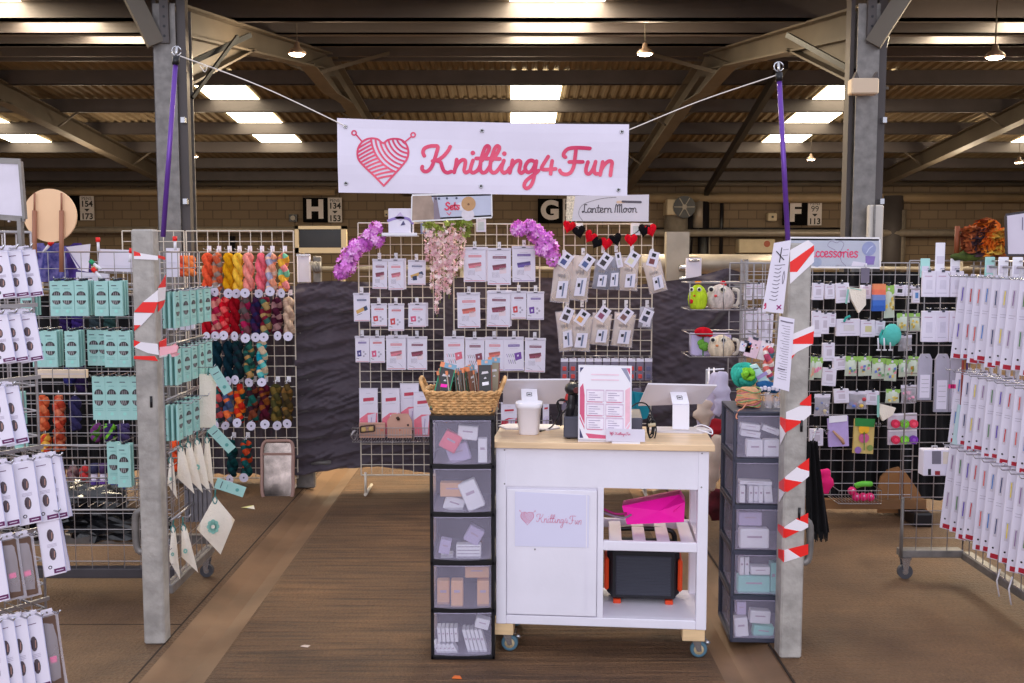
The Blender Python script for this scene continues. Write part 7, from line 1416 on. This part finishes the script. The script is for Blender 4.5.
# left part of that grid, beside the post
for i, (x0, y0, x1, y1, lb) in enumerate(((745, 283, 752.5, 300, 'white packet, left in top row behind the note'), (753.5, 283, 764, 299, 'white packet, right in top row behind the note'), (741, 309, 749, 338, 'tall white packet nearest the mug cosies'), (750, 308, 757.5, 341, 'tall white packet, second left of the note'), (758, 308, 765, 342, 'tall white packet, third left of the note'), (766, 314, 773, 342, 'tall white packet half behind the note'))): small(50 + i, x0, y0, x1, y1, 'box', lb, Y=6.3, group='white packets left of the taped post')
for i, (x0, y0, x1, y1, c, lean, lb) in enumerate(((749, 339, 762, 358, (236, 206, 222), .3, 'pale pink card pack tilted left of the printed list'), (762, 342, 774, 361, (240, 232, 240), .25, 'white card pack with tiny drawings left of the list'), (741, 342, 752, 352, (230, 226, 240), .2, 'white pack with blue pattern below the tall packets'))):
    a = P(x0, y0, 5.98); b = P(x1, y1, 5.98); w = b.x - a.x; h = a.z - b.z; t = thing('hang_card', lb, 'card', ((a.x + b.x) / 2, 5.98, a.z), rot=(0, lean, 0)); m = MB(); m.slab([(-w / 2, 0, 0), (w / 2, 0, 0), (w / 2, 0, -h), (-w / 2, 0, -h)], (0, .008, 0), pc(*c))
    for q in range(5): m.disc((w * (-.3 + .15 * q), -.001, -h * (.3 + .12 * (q % 3))), w * .06, pc(*((90, 130, 210), (220, 90, 120), (120, 160, 120), (60, 60, 80), (220, 150, 90))[q]), t=.001, seg=8)
    m.build('card', t); m = MB(); m.rbox(-w * .2, -.004, -.006, w * .2, .01, .01, DGREY); m.build('clip', t)
def coil(c, R_, r, mt, name, label, cat, n=5, sc=(1, .5, 1), tilt=0):
    m = MB(); 
    for k in range(n):
        rr = R_ * (1 - .12 * k); m.tube([Vector(c) + Vector((rr * math.cos(a * PI / 12) * sc[0], -.012 * k + .02 * math.sin(a * .8 + k) , rr * math.sin(a * PI / 12) * sc[2])) for a in range(25)], r, mt, 7)
    return solo(m, name, label, cat)
coil(P(744, 375, 4.75), .05, .014, yarn(60, 180, 160), 'yarn_hank', 'mint teal yarn hank beside the grey drawer tower top', 'yarn')
coil(P(748, 374, 4.68), .022, .012, yarn(130, 200, 60), 'yarn_hank', 'lime green yarn coil on the mint hank', 'yarn', 3)
skein(768, 346, 381, 5.9, [(230, 120, 110), (90, 140, 160), (240, 226, 220), (190, 80, 110)], 'speckled coral and blue wool skein left of the printed list', None, 12, False, seed=200)
t = thing('label_sleeve', 'pale teal tilted sleeve with a lilac band near the yarn', 'sleeve', P(760, 382, 4.7)); m = MB(); m.slab([P(750, 366, 4.7), P(757, 364, 4.7), P(771, 384, 4.68), P(763, 389, 4.68)], (0, .02, 0), mat('pale_teal_card', (190, 222, 226), .4)); m.slab([P(756, 377, 4.67), P(766, 371, 4.67), P(768, 374, 4.67), P(758, 380, 4.67)], (0, -.002, 0), pc(170, 150, 206)); m.ribbon([P(753, 369, 4.69), P(758, 368, 4.69)], .004, INK, t=.003); m.world('sleeve', t)
t = thing('bead_roll', 'blue roll of white beads lying by the drawer tower top', 'beads', P(770, 396, 4.6)); m = MB(); m.tube(smooth([P(758, 388, 4.6), P(765, 386, 4.6), P(773, 388, 4.6), P(779, 386, 4.6)], 4), .026, yarn(40, 90, 140), 10); m.world('roll', t)
for k in range(5): m = MB(); q = P(761 + k * 4, 389 - (k % 2), 4.57); m.rbox(q.x - .008, q.y - .006, q.z - .01, q.x + .008, q.y + .004, q.z + .01, WHITE, bev=.003); m.world('bead', t)
gt = 1.055
m = MB(); m.lathe([(.03, 0), (.05, .01), (.056, .04), (.05, .075), (.032, .09), (.01, .088)], mat('peach_wool', (226, 160, 120), .9, var=.35, vscale=25, bump=.6, bscale=90, c2=(170, 150, 110)), 20, (1.085, 4.55, gt))
for k in range(14): z = gt + .012 + k * .0052; r = .053 + .004 * math.sin(k * .5); m.tube([(1.085 + r * math.cos(a * PI / 12), 4.55 + r * math.sin(a * PI / 12), z + .008 * math.sin(a * PI / 6 + k)) for a in range(25)], .003, yarn(*((230, 150, 110), (150, 176, 120), (200, 120, 130))[k % 3]), 5)
solo(m, 'yarn_cake', 'peach variegated yarn cake on top of the grey drawer tower', 'yarn', None, (1.085, 4.55, gt))
cable([Vector((1.06, 4.47, gt + .03)), Vector((1.03, 4.43, gt + .01)), Vector((1.01, 4.41, gt + .006)), Vector((.995, 4.395, gt - .02)), Vector((1.0, 4.39, gt - .03))], .003, yarn(220, 150, 120), 'loose yarn tail draped over the tower corner')
t = thing('clear_acrylic_stand', 'small clear acrylic stand on the grey tower beside the post', 'stand', (1.17, 4.5, gt)); m = MB()
for x, h in ((0, .07), (.035, .05), (.065, .08)): m.rbox(x - .015, 0, 0, x + .01, .04, h, CLEARB, bev=.002); m.tube([(x, -.002, h), (x, .04, h)], .004, STEEL, 6)
m.build('stand', t)
# wire cosy baskets
def side_basket(y0, y1, label):
    t = thing('wire_cosy_basket', label, 'basket', P(715, y1, 6.15)); a = P(690, y0, 6.0); b = P(757, y1, 6.0); m = MB()
    for z in (a.z, b.z): m.tube([(a.x, 6.0, z), (b.x, 6.0, z), (b.x, 6.3, z), (a.x, 6.3, z), (a.x, 6.0, z)], .004, ZINC, 5)
    for x in (a.x, b.x, (a.x + b.x) / 2): m.tube([(x, 6.0, a.z), (x, 6.0, b.z)], .003, ZINC, 5)
    for k in range(10): x = a.x + (b.x - a.x) * k / 9; m.tube([(x, 6.0, b.z), (x, 6.3, b.z)], .002, ZINC, 4)
    m.world('wire_tray', t)
side_basket(283, 310, 'upper wire tray of crocheted bird cosies'); side_basket(334, 357, 'lower wire tray with a crocheted cosy and lilac box')
t = thing('side_grid_panel', 'zinc wire side panel joining the cosy trays to the grid', 'display grid', (P(737, 300, 6.3).x, 6.3, 0)); m = MB(); grid_mb(m, (P(728, 300, 6.4).x, 6.05, 0), (.35, 1, 0), .36, .1, 1.72, .07, .003, ZINC); m.world('wire_mesh', t)
m = MB(); grid_mb(m, (P(735, 300, 6.3).x, 6.02, 0), (1, .25, 0), .22, .9, 1.70, .05, .0028, ZINC); m.world('front_mesh', t)
def cosy(x, y, wpx, hpx, Y, mt, label, beak, extra, handle=True, turn=-.3):
    c = P(x, y + hpx / 2, Y); k = Y / 1000; w = wpx * k; h = hpx * k; t = thing('crocheted_cosy', label, 'cosy', c, rot=(0, 0, turn)); m = MB(); NS, NR = 26, 16; n0 = len(m.v)
    for i in range(NR + 1):
        f = i / NR; r = w / 2 * (math.sin(PI * min(1, f * .9 + .12)) ** .45 if f < 1 else 0.05); r *= 1 if f > .04 else .5
        for q in range(NS): a = 2 * PI * q / NS; bu = 1 + .035 * (1 if (q + i) % 2 else -1); m.v.append(Vector((r * bu * math.cos(a), r * bu * .8 * math.sin(a), h * f)))
    for i in range(NR):
        for q in range(NS): q2 = (q + 1) % NS; m.f.append((n0 + i * NS + q, n0 + i * NS + q2, n0 + (i + 1) * NS + q2, n0 + (i + 1) * NS + q)); m.m.append(m.mi(mt)); m.sm.append(True)
    m.build('crochet_body', t)
    for s_ in (-1, 1):
        m = MB(); e = Vector((s_ * w * .2 - w * .08, -w * .37, h * .8)); m.ball(e, w * .12, yarn(236, 230, 214), 12, 6, (1, .35, 1)); m.ball(e + Vector((0, -w * .045, 0)), w * .075, INK, 10, 6, (1, .4, 1)); m.build('eye', t)
    m = MB(); m.ball((-w * .12, -w * .43, h * .56), w * .06, beak, 8, 6, (1, .8, .8)); m.build('beak', t)
    if handle: m = MB(); m.tube(smooth([(w * .42, 0, h * .8), (w * .62, 0, h * .75), (w * .66, 0, h * .45), (w * .58, 0, h * .2), (w * .42, 0, h * .18)], 4), .011, yarn(214, 204, 194), 8); m.build('handle', t)
    if extra == 'crown':
        m = MB()
        for q in range(5): a = q * 2 * PI / 5; m.ball((w * .1 * math.cos(a), w * .1 * math.sin(a), h * 1.05), w * .09, yarn(244, 150, 30), 8, 6)
        m.build('topknot', t)
    if extra in ('crown', 'red'):
        m = MB(); m.ball((-w * .3, -w * .36, h * .34) if extra == 'crown' else (w * .1, -.0, h * 1.0), w * .12, yarn(214, 40, 50), 10, 6, (1, .5, 1)); m.build('applique', t)
cosy(697.5, 297, 19, 26, 6.1, yarn(186, 214, 50), 'lime green crocheted owl cosy with an orange topknot', yarn(220, 60, 50), 'crown', False)
cosy(720, 297, 28, 26, 6.1, yarn(206, 192, 186), 'grey crocheted bird mug cosy in the upper wire tray', yarn(226, 90, 90), 'red')
cosy(721, 346, 26, 23, 6.08, yarn(226, 208, 184), 'cream crocheted bird mug cosy in the lower wire tray', yarn(220, 140, 90), None)
t = thing('lilac_gift_box', 'lilac box with green bow behind the cream cosy', 'box', P(712, 355, 6.2)); a = P(692, 334, 6.18); b = P(731, 356, 6.18); m = MB(); m.rbox(a.x, 6.18, b.z, b.x, 6.28, a.z, mat('lilac_paper', (196, 184, 226), .5), bev=.004); m.build('box', None)
o_ = [o for o in COL.objects if o.name.startswith('box') and o.parent is None and 'label' not in o][-1]; o_.parent = t; o_.matrix_parent_inverse = Matrix.Translation(-t.location)
m = MB(); 
for q in range(7): m.ball(P(703 + 2.5 * math.cos(q), 345 + 3 * math.sin(q * 1.3), 6.16), .02, yarn(110, 170, 70), 8, 6, (1, .5, 1))
m.world('bow', t); m = MB(); m.bar(P(703, 334, 6.17), P(703, 356, 6.17), .008, .004, yarn(80, 130, 70)); m.world('ribbon', t)
m = MB(); m.ball(P(703, 332, 6.15), .045, yarn(206, 20, 40), 12, 8, (1.2, .8, .7)); m.ball(P(710, 334, 6.15), .02, yarn(206, 20, 40), 10, 6); solo(m, 'red_bobble', 'red crocheted bobble on top of the lilac box', 'crochet')
# organza bags and cloth between trolley and tower
def clump(pts, Y, r, mt, name, label, cat, sq=.6):
    m = MB(); p = [P(x, y, Y) for x, y in pts]; N = len(smooth(p, 4)); m.tube(smooth(p, 4), [r * (.35 + .65 * math.sin(PI * min(1, (i + .6) / N))) * (1 + .2 * math.sin(i * 1.7)) for i in range(N)], mt, 10)
    c = sum(m.v, Vector()) / len(m.v); m.xform(lambda v: Vector((v.x + .012 * noise.noise(v * 22), c.y + (v.y - c.y) * sq, v.z + .012 * noise.noise(v * 18 + Vector((3, 0, 0)))))); return solo(m, name, label, cat)
ORG = clear('organza', (206, 196, 222), .75, .5)
clump([(716, 372), (714, 390), (711, 405), (704, 420), (698, 432)], 5.1, .05, ORG, 'organza_bag', 'pale lilac organza bags drooping behind the right till screen', 'bag')
clump([(722, 372), (721, 388), (722, 402), (716, 414)], 5.0, .045, ORG, 'organza_bag', 'pale lilac organza bag beside the drawer tower', 'bag')
clump([(706, 400), (703, 412), (706, 426)], 5.05, .045, mat('beige_cloth', (206, 184, 168), .9, var=.15), 'cloth_bag', 'beige cloth bag hanging behind the counter end', 'bag')
clump([(718, 419), (716, 428), (714, 438)], 5.05, .035, mat('red_wool_cloth', (170, 26, 40), .9, var=.2), 'cloth_bag', 'dark red cloth tucked between counter and tower', 'cloth')
clump([(719, 436), (716, 455), (712, 475), (710, 490)], 5.0, .045, MATS['beige_cloth'], 'cloth_bag', 'beige cloth strip hanging between counter and grey tower', 'cloth')
clump([(720, 490), (716, 505), (717, 520)], 5.1, .05, mat('maroon_cloth', (80, 20, 30), .9, var=.4, vscale=20), 'cloth_bag', 'dark maroon cloth low between counter and tower', 'cloth')
m = MB(); 
for x in (709, 714): m.tube([P(x, 368, 5.2), P(x, 384, 5.1)], .004, WPLAST, 6)
m.tube([P(706, 370, 5.3), P(724, 369, 5.3)], .005, WPLAST, 6); m.tube([P(707, 370, 5.3), Vector((P(707, 370, 5.3).x, 5.3, 0))], .008, ZINC, 6); solo(m, 'bag_stand', 'thin white stand holding the organza bags', 'stand', None, (P(707, 370, 5.3).x, 5.3, 0))
# black garment and magenta cloth beyond the taped post
t = thing('black_scarf', 'black fringed scarf hanging behind the taped post', 'scarf', P(815, 540, 5.0)); m = MB(); n0 = len(m.v)
for j in range(20):
    for i in range(15):
        f = j / 19; x = 806 + 3 * f + (12 + 11 * f) * i / 14 - 2 * f; p = P(x, 441 + 92 * f, 5.0); m.v.append(p + Vector((0, .02 * math.sin(i * 1.4 + f * 2), 0)))
for j in range(19):
    for i in range(14): a = n0 + j * 15 + i; m.f.append((a, a + 15, a + 16, a + 1)); m.m.append(m.mi(BLACKC)); m.sm.append(True)
m.world('cloth', t)
m = MB()
for k in range(24): x = 807 + k * .9; m.tube([P(x, 532, 5.0), P(x + .8 * math.sin(k), 540 + 2 * math.sin(k * 2.3), 5.0)], .003, BLACKC, 4)
m.world('fringe', t); m = MB(); m.tube([P(812, 443, 5.0), P(816, 429, 5.02)], .004, STEEL, 5); m.tube([P(816, 429, 5.02), P(817, 429, AY)], .004, STEEL, 5); m.world('hanger', t)
clump([(824, 470), (826, 480), (825, 494)], 5.9, .04, mat('hot_pink_cloth', (224, 20, 110), .8), 'pink_cloth', 'hot pink cloth peeking from behind the black scarf', 'cloth')
# low tray with pink items and the cardboard offcut
t = thing('low_wire_tray', 'low wire tray under the accessories grid', 'tray', P(864, 503, AY - .2)); a = P(838, 490, AY - .2); b = P(880, 503, AY - .2); m = MB()
for z in (a.z, b.z): m.tube([(a.x, AY - .01, z), (a.x, AY - .22, z), (b.x, AY - .22, z), (b.x, AY - .01, z)], .003, ZINC, 5)
for k in range(14): x = a.x + (b.x - a.x) * k / 13; m.tube([(x, AY - .22, a.z), (x, AY - .22, b.z), (x, AY - .01, b.z)], .0016, ZINC, 4)
m.world('tray', t)
for k, (x, y) in enumerate(((856, 497), (863, 497), (870, 497), (852, 491))):
    m = MB(); q = P(x, y, AY - .13); m.ball(q, .028, pc(222, 30, 110), 12, 8); m.ball(q + Vector((0, -.02, .01)), .009, pc(250, 160, 200), 8, 6); solo(m, 'pink_bobble', 'bright pink ball, ' + ORD[k] + ' in the low tray', 'ball', 'pink balls in the low tray')
m = MB(); m.tube(smooth([P(856, 486, AY - .12), P(862, 484, AY - .14), P(871, 484, AY - .12)], 4), .018, pc(100, 190, 60), 8); solo(m, 'green_roll', 'green roll on the pink balls in the low tray', 'roll')
t = thing('cardboard_offcut', 'curved brown cardboard piece standing behind the accessories grid', 'cardboard', P(890, 513, 6.6)); m = MB(); CB = mat('brown_cardboard', (150, 104, 64), .8, var=.08); m.slab([P(x, y, 6.6) for x, y in ((878, 513), (878, 490), (881, 477), (888, 470), (899, 467), (903, 472), (904, 513))], (0, .02, 0), CB)
m.slab([P(x, y, 6.58) for x, y in ((904, 470), (918, 490), (928, 511), (904, 511))], (0, .02, 0), CB); m.world('board', t)

# ================================================================== RIGHT FRONT RACK
RX = 2.44; RYF = 5.3
t = thing('right_packet_rack', 'zinc wire floor rack of long white needle packs, far right', 'display rack', (RX, RYF, 0)); xL = P(905, 400, RYF).x
m = MB(); grid_mb(m, (xL, RYF, 0), (1, 0, 0), RX - xL, .15, 1.72, .0762, .0028, ZINC); m.world('front_mesh', t)
m = MB(); grid_mb(m, (RX, 4.05, 0), (0, 1, 0), RYF - 4.05, .15, 1.72, .0762, .0028, ZINC); m.world('side_mesh', t)
m = MB(); m.rbox(xL, RYF - .02, .12, RX, RYF + .05, .16, GALV, bev=.003); m.rbox(RX - .01, 4.05, .11, RX + .05, RYF, .15, GALV, bev=.003); m.tube([(xL, RYF - .02, .12), (xL, RYF - .02, .45)], .008, GALV, 8); m.world('base_frame', t)
caster(t, xL + .03, RYF + .0, .115, .04); caster(t, RX + .02, 4.15, .1, .035)
for z in (1.69, 1.21, .79, .5): m = MB(); m.tube([(RX - .012, 4.05, z), (RX - .012, RYF, z)], .006, ZINC, 6); m.world('rail', t)
m = MB()
for x, y in ((1.995, 568), (2.005, 575)): pass
for yy in (4.72, 4.84): m.tube([(RX - .02, yy, .2), (RX - .035, yy, .14), (RX - .02, yy, .06)], .004, WPLAST, 5)
m.world('cable_tie', t)
m = MB(); m.bar((RX - .02, 4.28, .02), (RX - .02, 4.28, .7), .03, .03, GALV); m.world('leg', t)
for i, (x0, y0, x1, y1, lb) in enumerate(((923, 271, 935, 297, 'white packet, left in the top row of right rack end'), (936.5, 271, 949, 297, 'white packet, middle in the top row of right rack end'), (951, 271, 963, 297, 'white packet, right in the top row of right rack end'), (922.5, 311, 935, 342, 'white packet, left in the second row of right rack end'), (936, 311, 949, 342, 'white packet, middle in second row of right rack end'), (950.5, 311, 962, 342, 'white packet, right in second row of right rack end'))):
    small(70 + i, x0, y0, x1, y1, 'box', lb, Y=RYF, cols=[(214, 208, 226)], group='white packets on the right rack end', lean=0)
for i, (x0, y1) in enumerate(((919, 400), (936, 412), (951, 412))):
    a = P(x0, 354, RYF - .05); b = P(x0 + 12, y1, RYF - .05); w = b.x - a.x; h = a.z - b.z; t = thing('tube_packet', 'long grey and white packet, ' + ORD[i] + ' in the third row of right rack end', 'packet', ((a.x + b.x) / 2, RYF - .05, a.z), group='long packets on the right rack end'); m = MB(); m.slab([(-w / 2, 0, -h), (w / 2, 0, -h), (w / 2, 0, -.03), (w * .3, 0, 0), (-w * .3, 0, 0), (-w / 2, 0, -.03)], (0, .014, 0), mat('grey_film_pack', (170, 166, 182), .3, var=.1)); m.slab([(-w * .36, -.001, -h * .95), (w * .36, -.001, -h * .95), (w * .36, -.001, -h * .45), (-w * .36, -.001, -h * .45)], (0, -.001, 0), WHITE)
    for q in range(4): m.ribbon([(-w * .25, -.003, -h * (.55 + q * .09)), (w * .25, -.003, -h * (.55 + q * .09))], .002, pc(150, 146, 160))
    m.build('pack', t); m = MB(); m.tube([(0, .05, -.015), (0, -.02, -.015)], .003, STEEL, 5); m.build('peg', t)
t = thing('label_box_pair', 'white box with two printed labels low on the right rack end', 'box', P(939, 477, RYF - .1)); a = P(924, 450, RYF - .1); b = P(953, 476, RYF - .1); m = MB(); m.rbox(a.x, RYF - .1, b.z, b.x, RYF - .03, a.z, WHITE, bev=.004); o = m.world('box', t); m = MB()
m.slab([P(932, 451, RYF - .101), P(941, 451, RYF - .101), P(941, 464, RYF - .101), P(932, 464, RYF - .101)], (0, -.001, 0), pc(120, 116, 130)); m.world('printed_label', t); m = MB(); m.slab([P(943, 452, RYF - .101), P(952, 452, RYF - .101), P(952, 464, RYF - .101), P(943, 464, RYF - .101)], (0, -.001, 0), pc(226, 214, 200)); m.world('printed_label', t); m = MB(); m.slab([P(928, 469, RYF - .101), P(931, 469, RYF - .101), P(931, 475, RYF - .101), P(928, 475, RYF - .101)], (0, -.001, 0), INK); m.world('printed_label', t); m = MB(); m.slab([P(935, 471, RYF - .101), P(940, 471, RYF - .101), P(940, 475, RYF - .101), P(935, 475, RYF - .101)], (0, -.001, 0), pc(150, 40, 50)); m.world('printed_label', t)
m = MB()
for x in (932, 945): m.tube([P(x, 449, RYF - .08), P(x, 446, RYF - .08), P(x + 5, 446, RYF - .08), P(x + 5, 449, RYF - .08)], .003, WPLAST, 5)
m.world('handle', t)
COLN = [(226, 100, 90), (236, 214, 80), (96, 70, 180), (80, 130, 200), (150, 120, 160), (200, 60, 60), (60, 70, 110), (90, 140, 90)]
def long_pack(loc, w, h, rz, i, label, lean, front):
    t = thing('long_needle_pack', label, 'packet', loc, group='long white needle packs on the right rack', rot=(0, lean, rz)); m = MB(); F = lambda u, v: Vector((-w / 2 + w * u, -.0002, -h * v)); m.box((0, .005, -h / 2), (w, .01, h), WHITE, bev=.001); m.rbox(-w / 2 - .0004, .004, -h, -w / 2 + .001, .01, 0, pc(180, 186, 226))
    c = COLN[i % 8]
    if front:
        for vv in (.12, .56): m.slab([F(.3, vv), F(.62, vv), F(.62, vv + .2), F(.3, vv + .2)], (0, -.0005, 0), pc(206, 198, 212)); m.slab([F(.42, vv + .01), F(.52, vv + .01), F(.52, vv + .17), F(.42, vv + .17)], (0, -.0012, 0), pc(*c))
        m.ribbon([F(.25, .4), F(.8, .4)], .002, pc(170, 160, 180)); m.ribbon([F(.25, .43), F(.7, .43)], .002, pc(170, 160, 180)); m.disc(F(.45, .88), w * .1, INK, t=.001, seg=8)
    m.slab([F(.3, .94), F(1, .94), F(1, .99), F(.3, .99)], (0, -.0014, 0), pc(176, 26, 50)); m.build('printed_card', t); m = MB(); m.slab([(-w * .3, .003, -.002), (w * .3, .003, -.002), (w * .2, .003, .014), (-w * .2, .003, .014)], (0, .003, 0), HEAD); m.tube([(-.006, 0, .006), (.006, 0, .006)], .0024, STEEL, 5); m.build('hang_tab', t)
for r, (z, h, sh) in enumerate(((1.635, .42, 0), (1.15, .38, 0), (.76, .45, .02))):
    for i in range(11):
        y = 5.14 - i * .088
        for k in range(3):
            long_pack((RX - .035 - .036 * k - sh, y + .01 * k, z + .004 * math.sin(i * 2 + k)), .05, h * (1 + .02 * math.sin(i * 3 + k)), -.62 - .08 * ((i + k) % 3), i * 3 + r + k, 'long needle pack, ' + ORD[i] + ' hook from the rack corner, ' + ORD[r] + ' row, ' + ('innermost', 'middle', 'outermost')[k], .05 + .015 * ((i + k) % 3), True)
        m = MB(); m.tube([(RX, y, z + .006), (RX - .19, y, z + .006), (RX - .2, y, z + .02)], .003, STEEL, 5); m.rbox(RX - .01, y - .012, z - .01, RX, y + .012, z + .05, MATS['hook_plate']); tag(m.build('wire_hook', None), 'wire hook, ' + ORD[i] + ' from the corner in the ' + ORD[r] + ' row of the right rack', 'hook', 'hooks of the right rack')
for i in range(6): long_pack((RX + .05, 5.0 - i * .12, .5), .06, .30, -.9, i, 'low needle pack inside the right rack, ' + ORD[i] + ' from the corner', .0, False)
for i in range(7):
    q = P(925 + i * 15, 268 if i != 1 else 258, RYF - .03) if i < 3 else Vector((RX - .01, 5.1 - (i - 3) * .14, 1.69)); m = MB(); m.box(q + Vector((0, 0, 0)), (.05, .006, .1 if i != 1 else .16), WPLAST if i % 3 else mat('aqua_tab', (170, 220, 214), .4), bev=.002); m.rbox(q.x - .018, q.y - .006, q.z - .03, q.x + .018, q.y - .003, q.z + .01, HEAD); solo(m, 'header_tab', 'upright pale card tab, ' + ORD[i] + ' along the top of the right rack', 'card', 'tabs on the right rack top')
t = thing('bookmark_strip', 'pale aqua hanging strip at the inner corner of right rack', 'card', P(958, 446, 5.1)); m = MB(); m.slab([P(958, 404, 5.1), P(969, 408, 5.1), P(962, 446, 5.1), P(952, 444, 5.1)], (0, .004, 0), mat('aqua_film', (190, 214, 216), .3)); m.ribbon([P(960, 412, 5.098), P(957, 440, 5.098)], .004, WHITE); m.world('strip', t)
for k in range(3): m = MB(); m.tube([P(963 + k * 2, 360, 5.15), P(961 + k * 2.5, 412, 5.15)], .006, pc(*((150, 60, 50), (170, 110, 60), (90, 60, 110))[k]), 6); m.rbox(P(962 + k * 2, 0, 5.15).x, 5.13, P(0, 388, 5.15).z, P(965 + k * 2, 0, 5.15).x, 5.14, P(0, 384, 5.15).z, pc(240, 50, 130)); solo(m, 'wooden_needle', ('red', 'tan', 'purple')[k] + ' wooden needle hanging at the right rack corner', 'needle')
# ruffled orange scarf on top of the rack
RU = [mat('ruffle_orange', (255, 170, 60), .8, var=.35, vscale=9, c2=(230, 110, 30)), mat('ruffle_brown', (206, 116, 54), .85, var=.4, vscale=9, c2=(130, 60, 36)), mat('ruffle_yellow', (255, 200, 90), .8, var=.25, vscale=10), mat('ruffle_plum', (84, 60, 70), .85, var=.3, vscale=14)]
t = thing('ruffled_scarf', 'orange and brown ruffled scarf heaped on the right rack', 'scarf', P(980, 259, 5.25)); rnd = random.Random(9)
for (cx, cy, rx, rz_, mt) in ((986, 236, 11, 16, RU[0]), (992, 242, 10, 14, RU[2]), (976, 243, 10, 14, RU[3]), (968, 240, 6, 14, RU[1]), (1000, 246, 7, 12, RU[1]), (984, 226, 7, 7, RU[1]), (984, 248, 8, 9, RU[0]), (1001, 238, 5, 9, RU[0])):
    m = MB(); c = P(cx, cy, 5.28); k = 5.28 / 1000
    for s_ in range(9):
        pts = []; ph = rnd.random() * 6; x0_ = rnd.uniform(-.7, .7); 
        for q in range(15): f = q / 14; pts.append(c + Vector(((x0_ + .25 * math.sin(f * 9 + ph)) * rx * k, .05 * math.cos(f * 7 + ph) - .02, (1 - 2 * f) * rz_ * k * (1 - .3 * abs(x0_)))))
        for a_, b_ in zip(pts[:-1], pts[1:]):
            i_ = pts.index(a_); u = .016 * (1 + .5 * math.sin(i_ * 2.1)); w1 = Vector((u, -u * math.sin(i_ * 1.9 + ph), .0)); w2 = Vector((u, -u * math.sin((i_ + 1) * 1.9 + ph), 0)); m.face([a_ - w1, b_ - w2, b_ + w2, a_ + w1], mt, True); m.face([a_ + w1 * .2, b_ + w2 * .2, b_ + Vector((0, -.03, .01)), a_ + Vector((0, -.03, .01))], mt, True)
    m.ball(c + Vector((0, .04, 0)), rx * k * .75, mt, 10, 8, (1, .6, rz_ / rx), .3); m.world('ruffle', t)
m = MB(); m.tube([P(956.5, 256, 5.3), P(957.5, 226, 5.3)], .014, pc(130, 66, 36), 8); m.world('wooden_peg', t)
m = MB(); m.ball(P(960, 257, 5.26), .04, mat('moss_green', (70, 84, 30), .9, var=.4, vscale=20), 10, 6, (1.2, .8, .5), .4); m.ball(P(970, 256, 5.26), .04, MATS['moss_green'], 10, 6, (1.5, .8, .7), .4); solo(m, 'moss_wool', 'dark green wool lump left of the orange ruffled scarf', 'wool')
board([(1006, 216), (1040, 211), (1040, 254), (1007, 254)], 5.0, 'blank lilac header board above the right rack', mat('header_lilac', (206, 198, 214), .5, var=.03), mat('dark_edge', (60, 54, 60), .5), lambda m, F: m.ribbon([F(.48, .1), F(.47, .4)], .004, pc(90, 80, 110)), ew=.004)
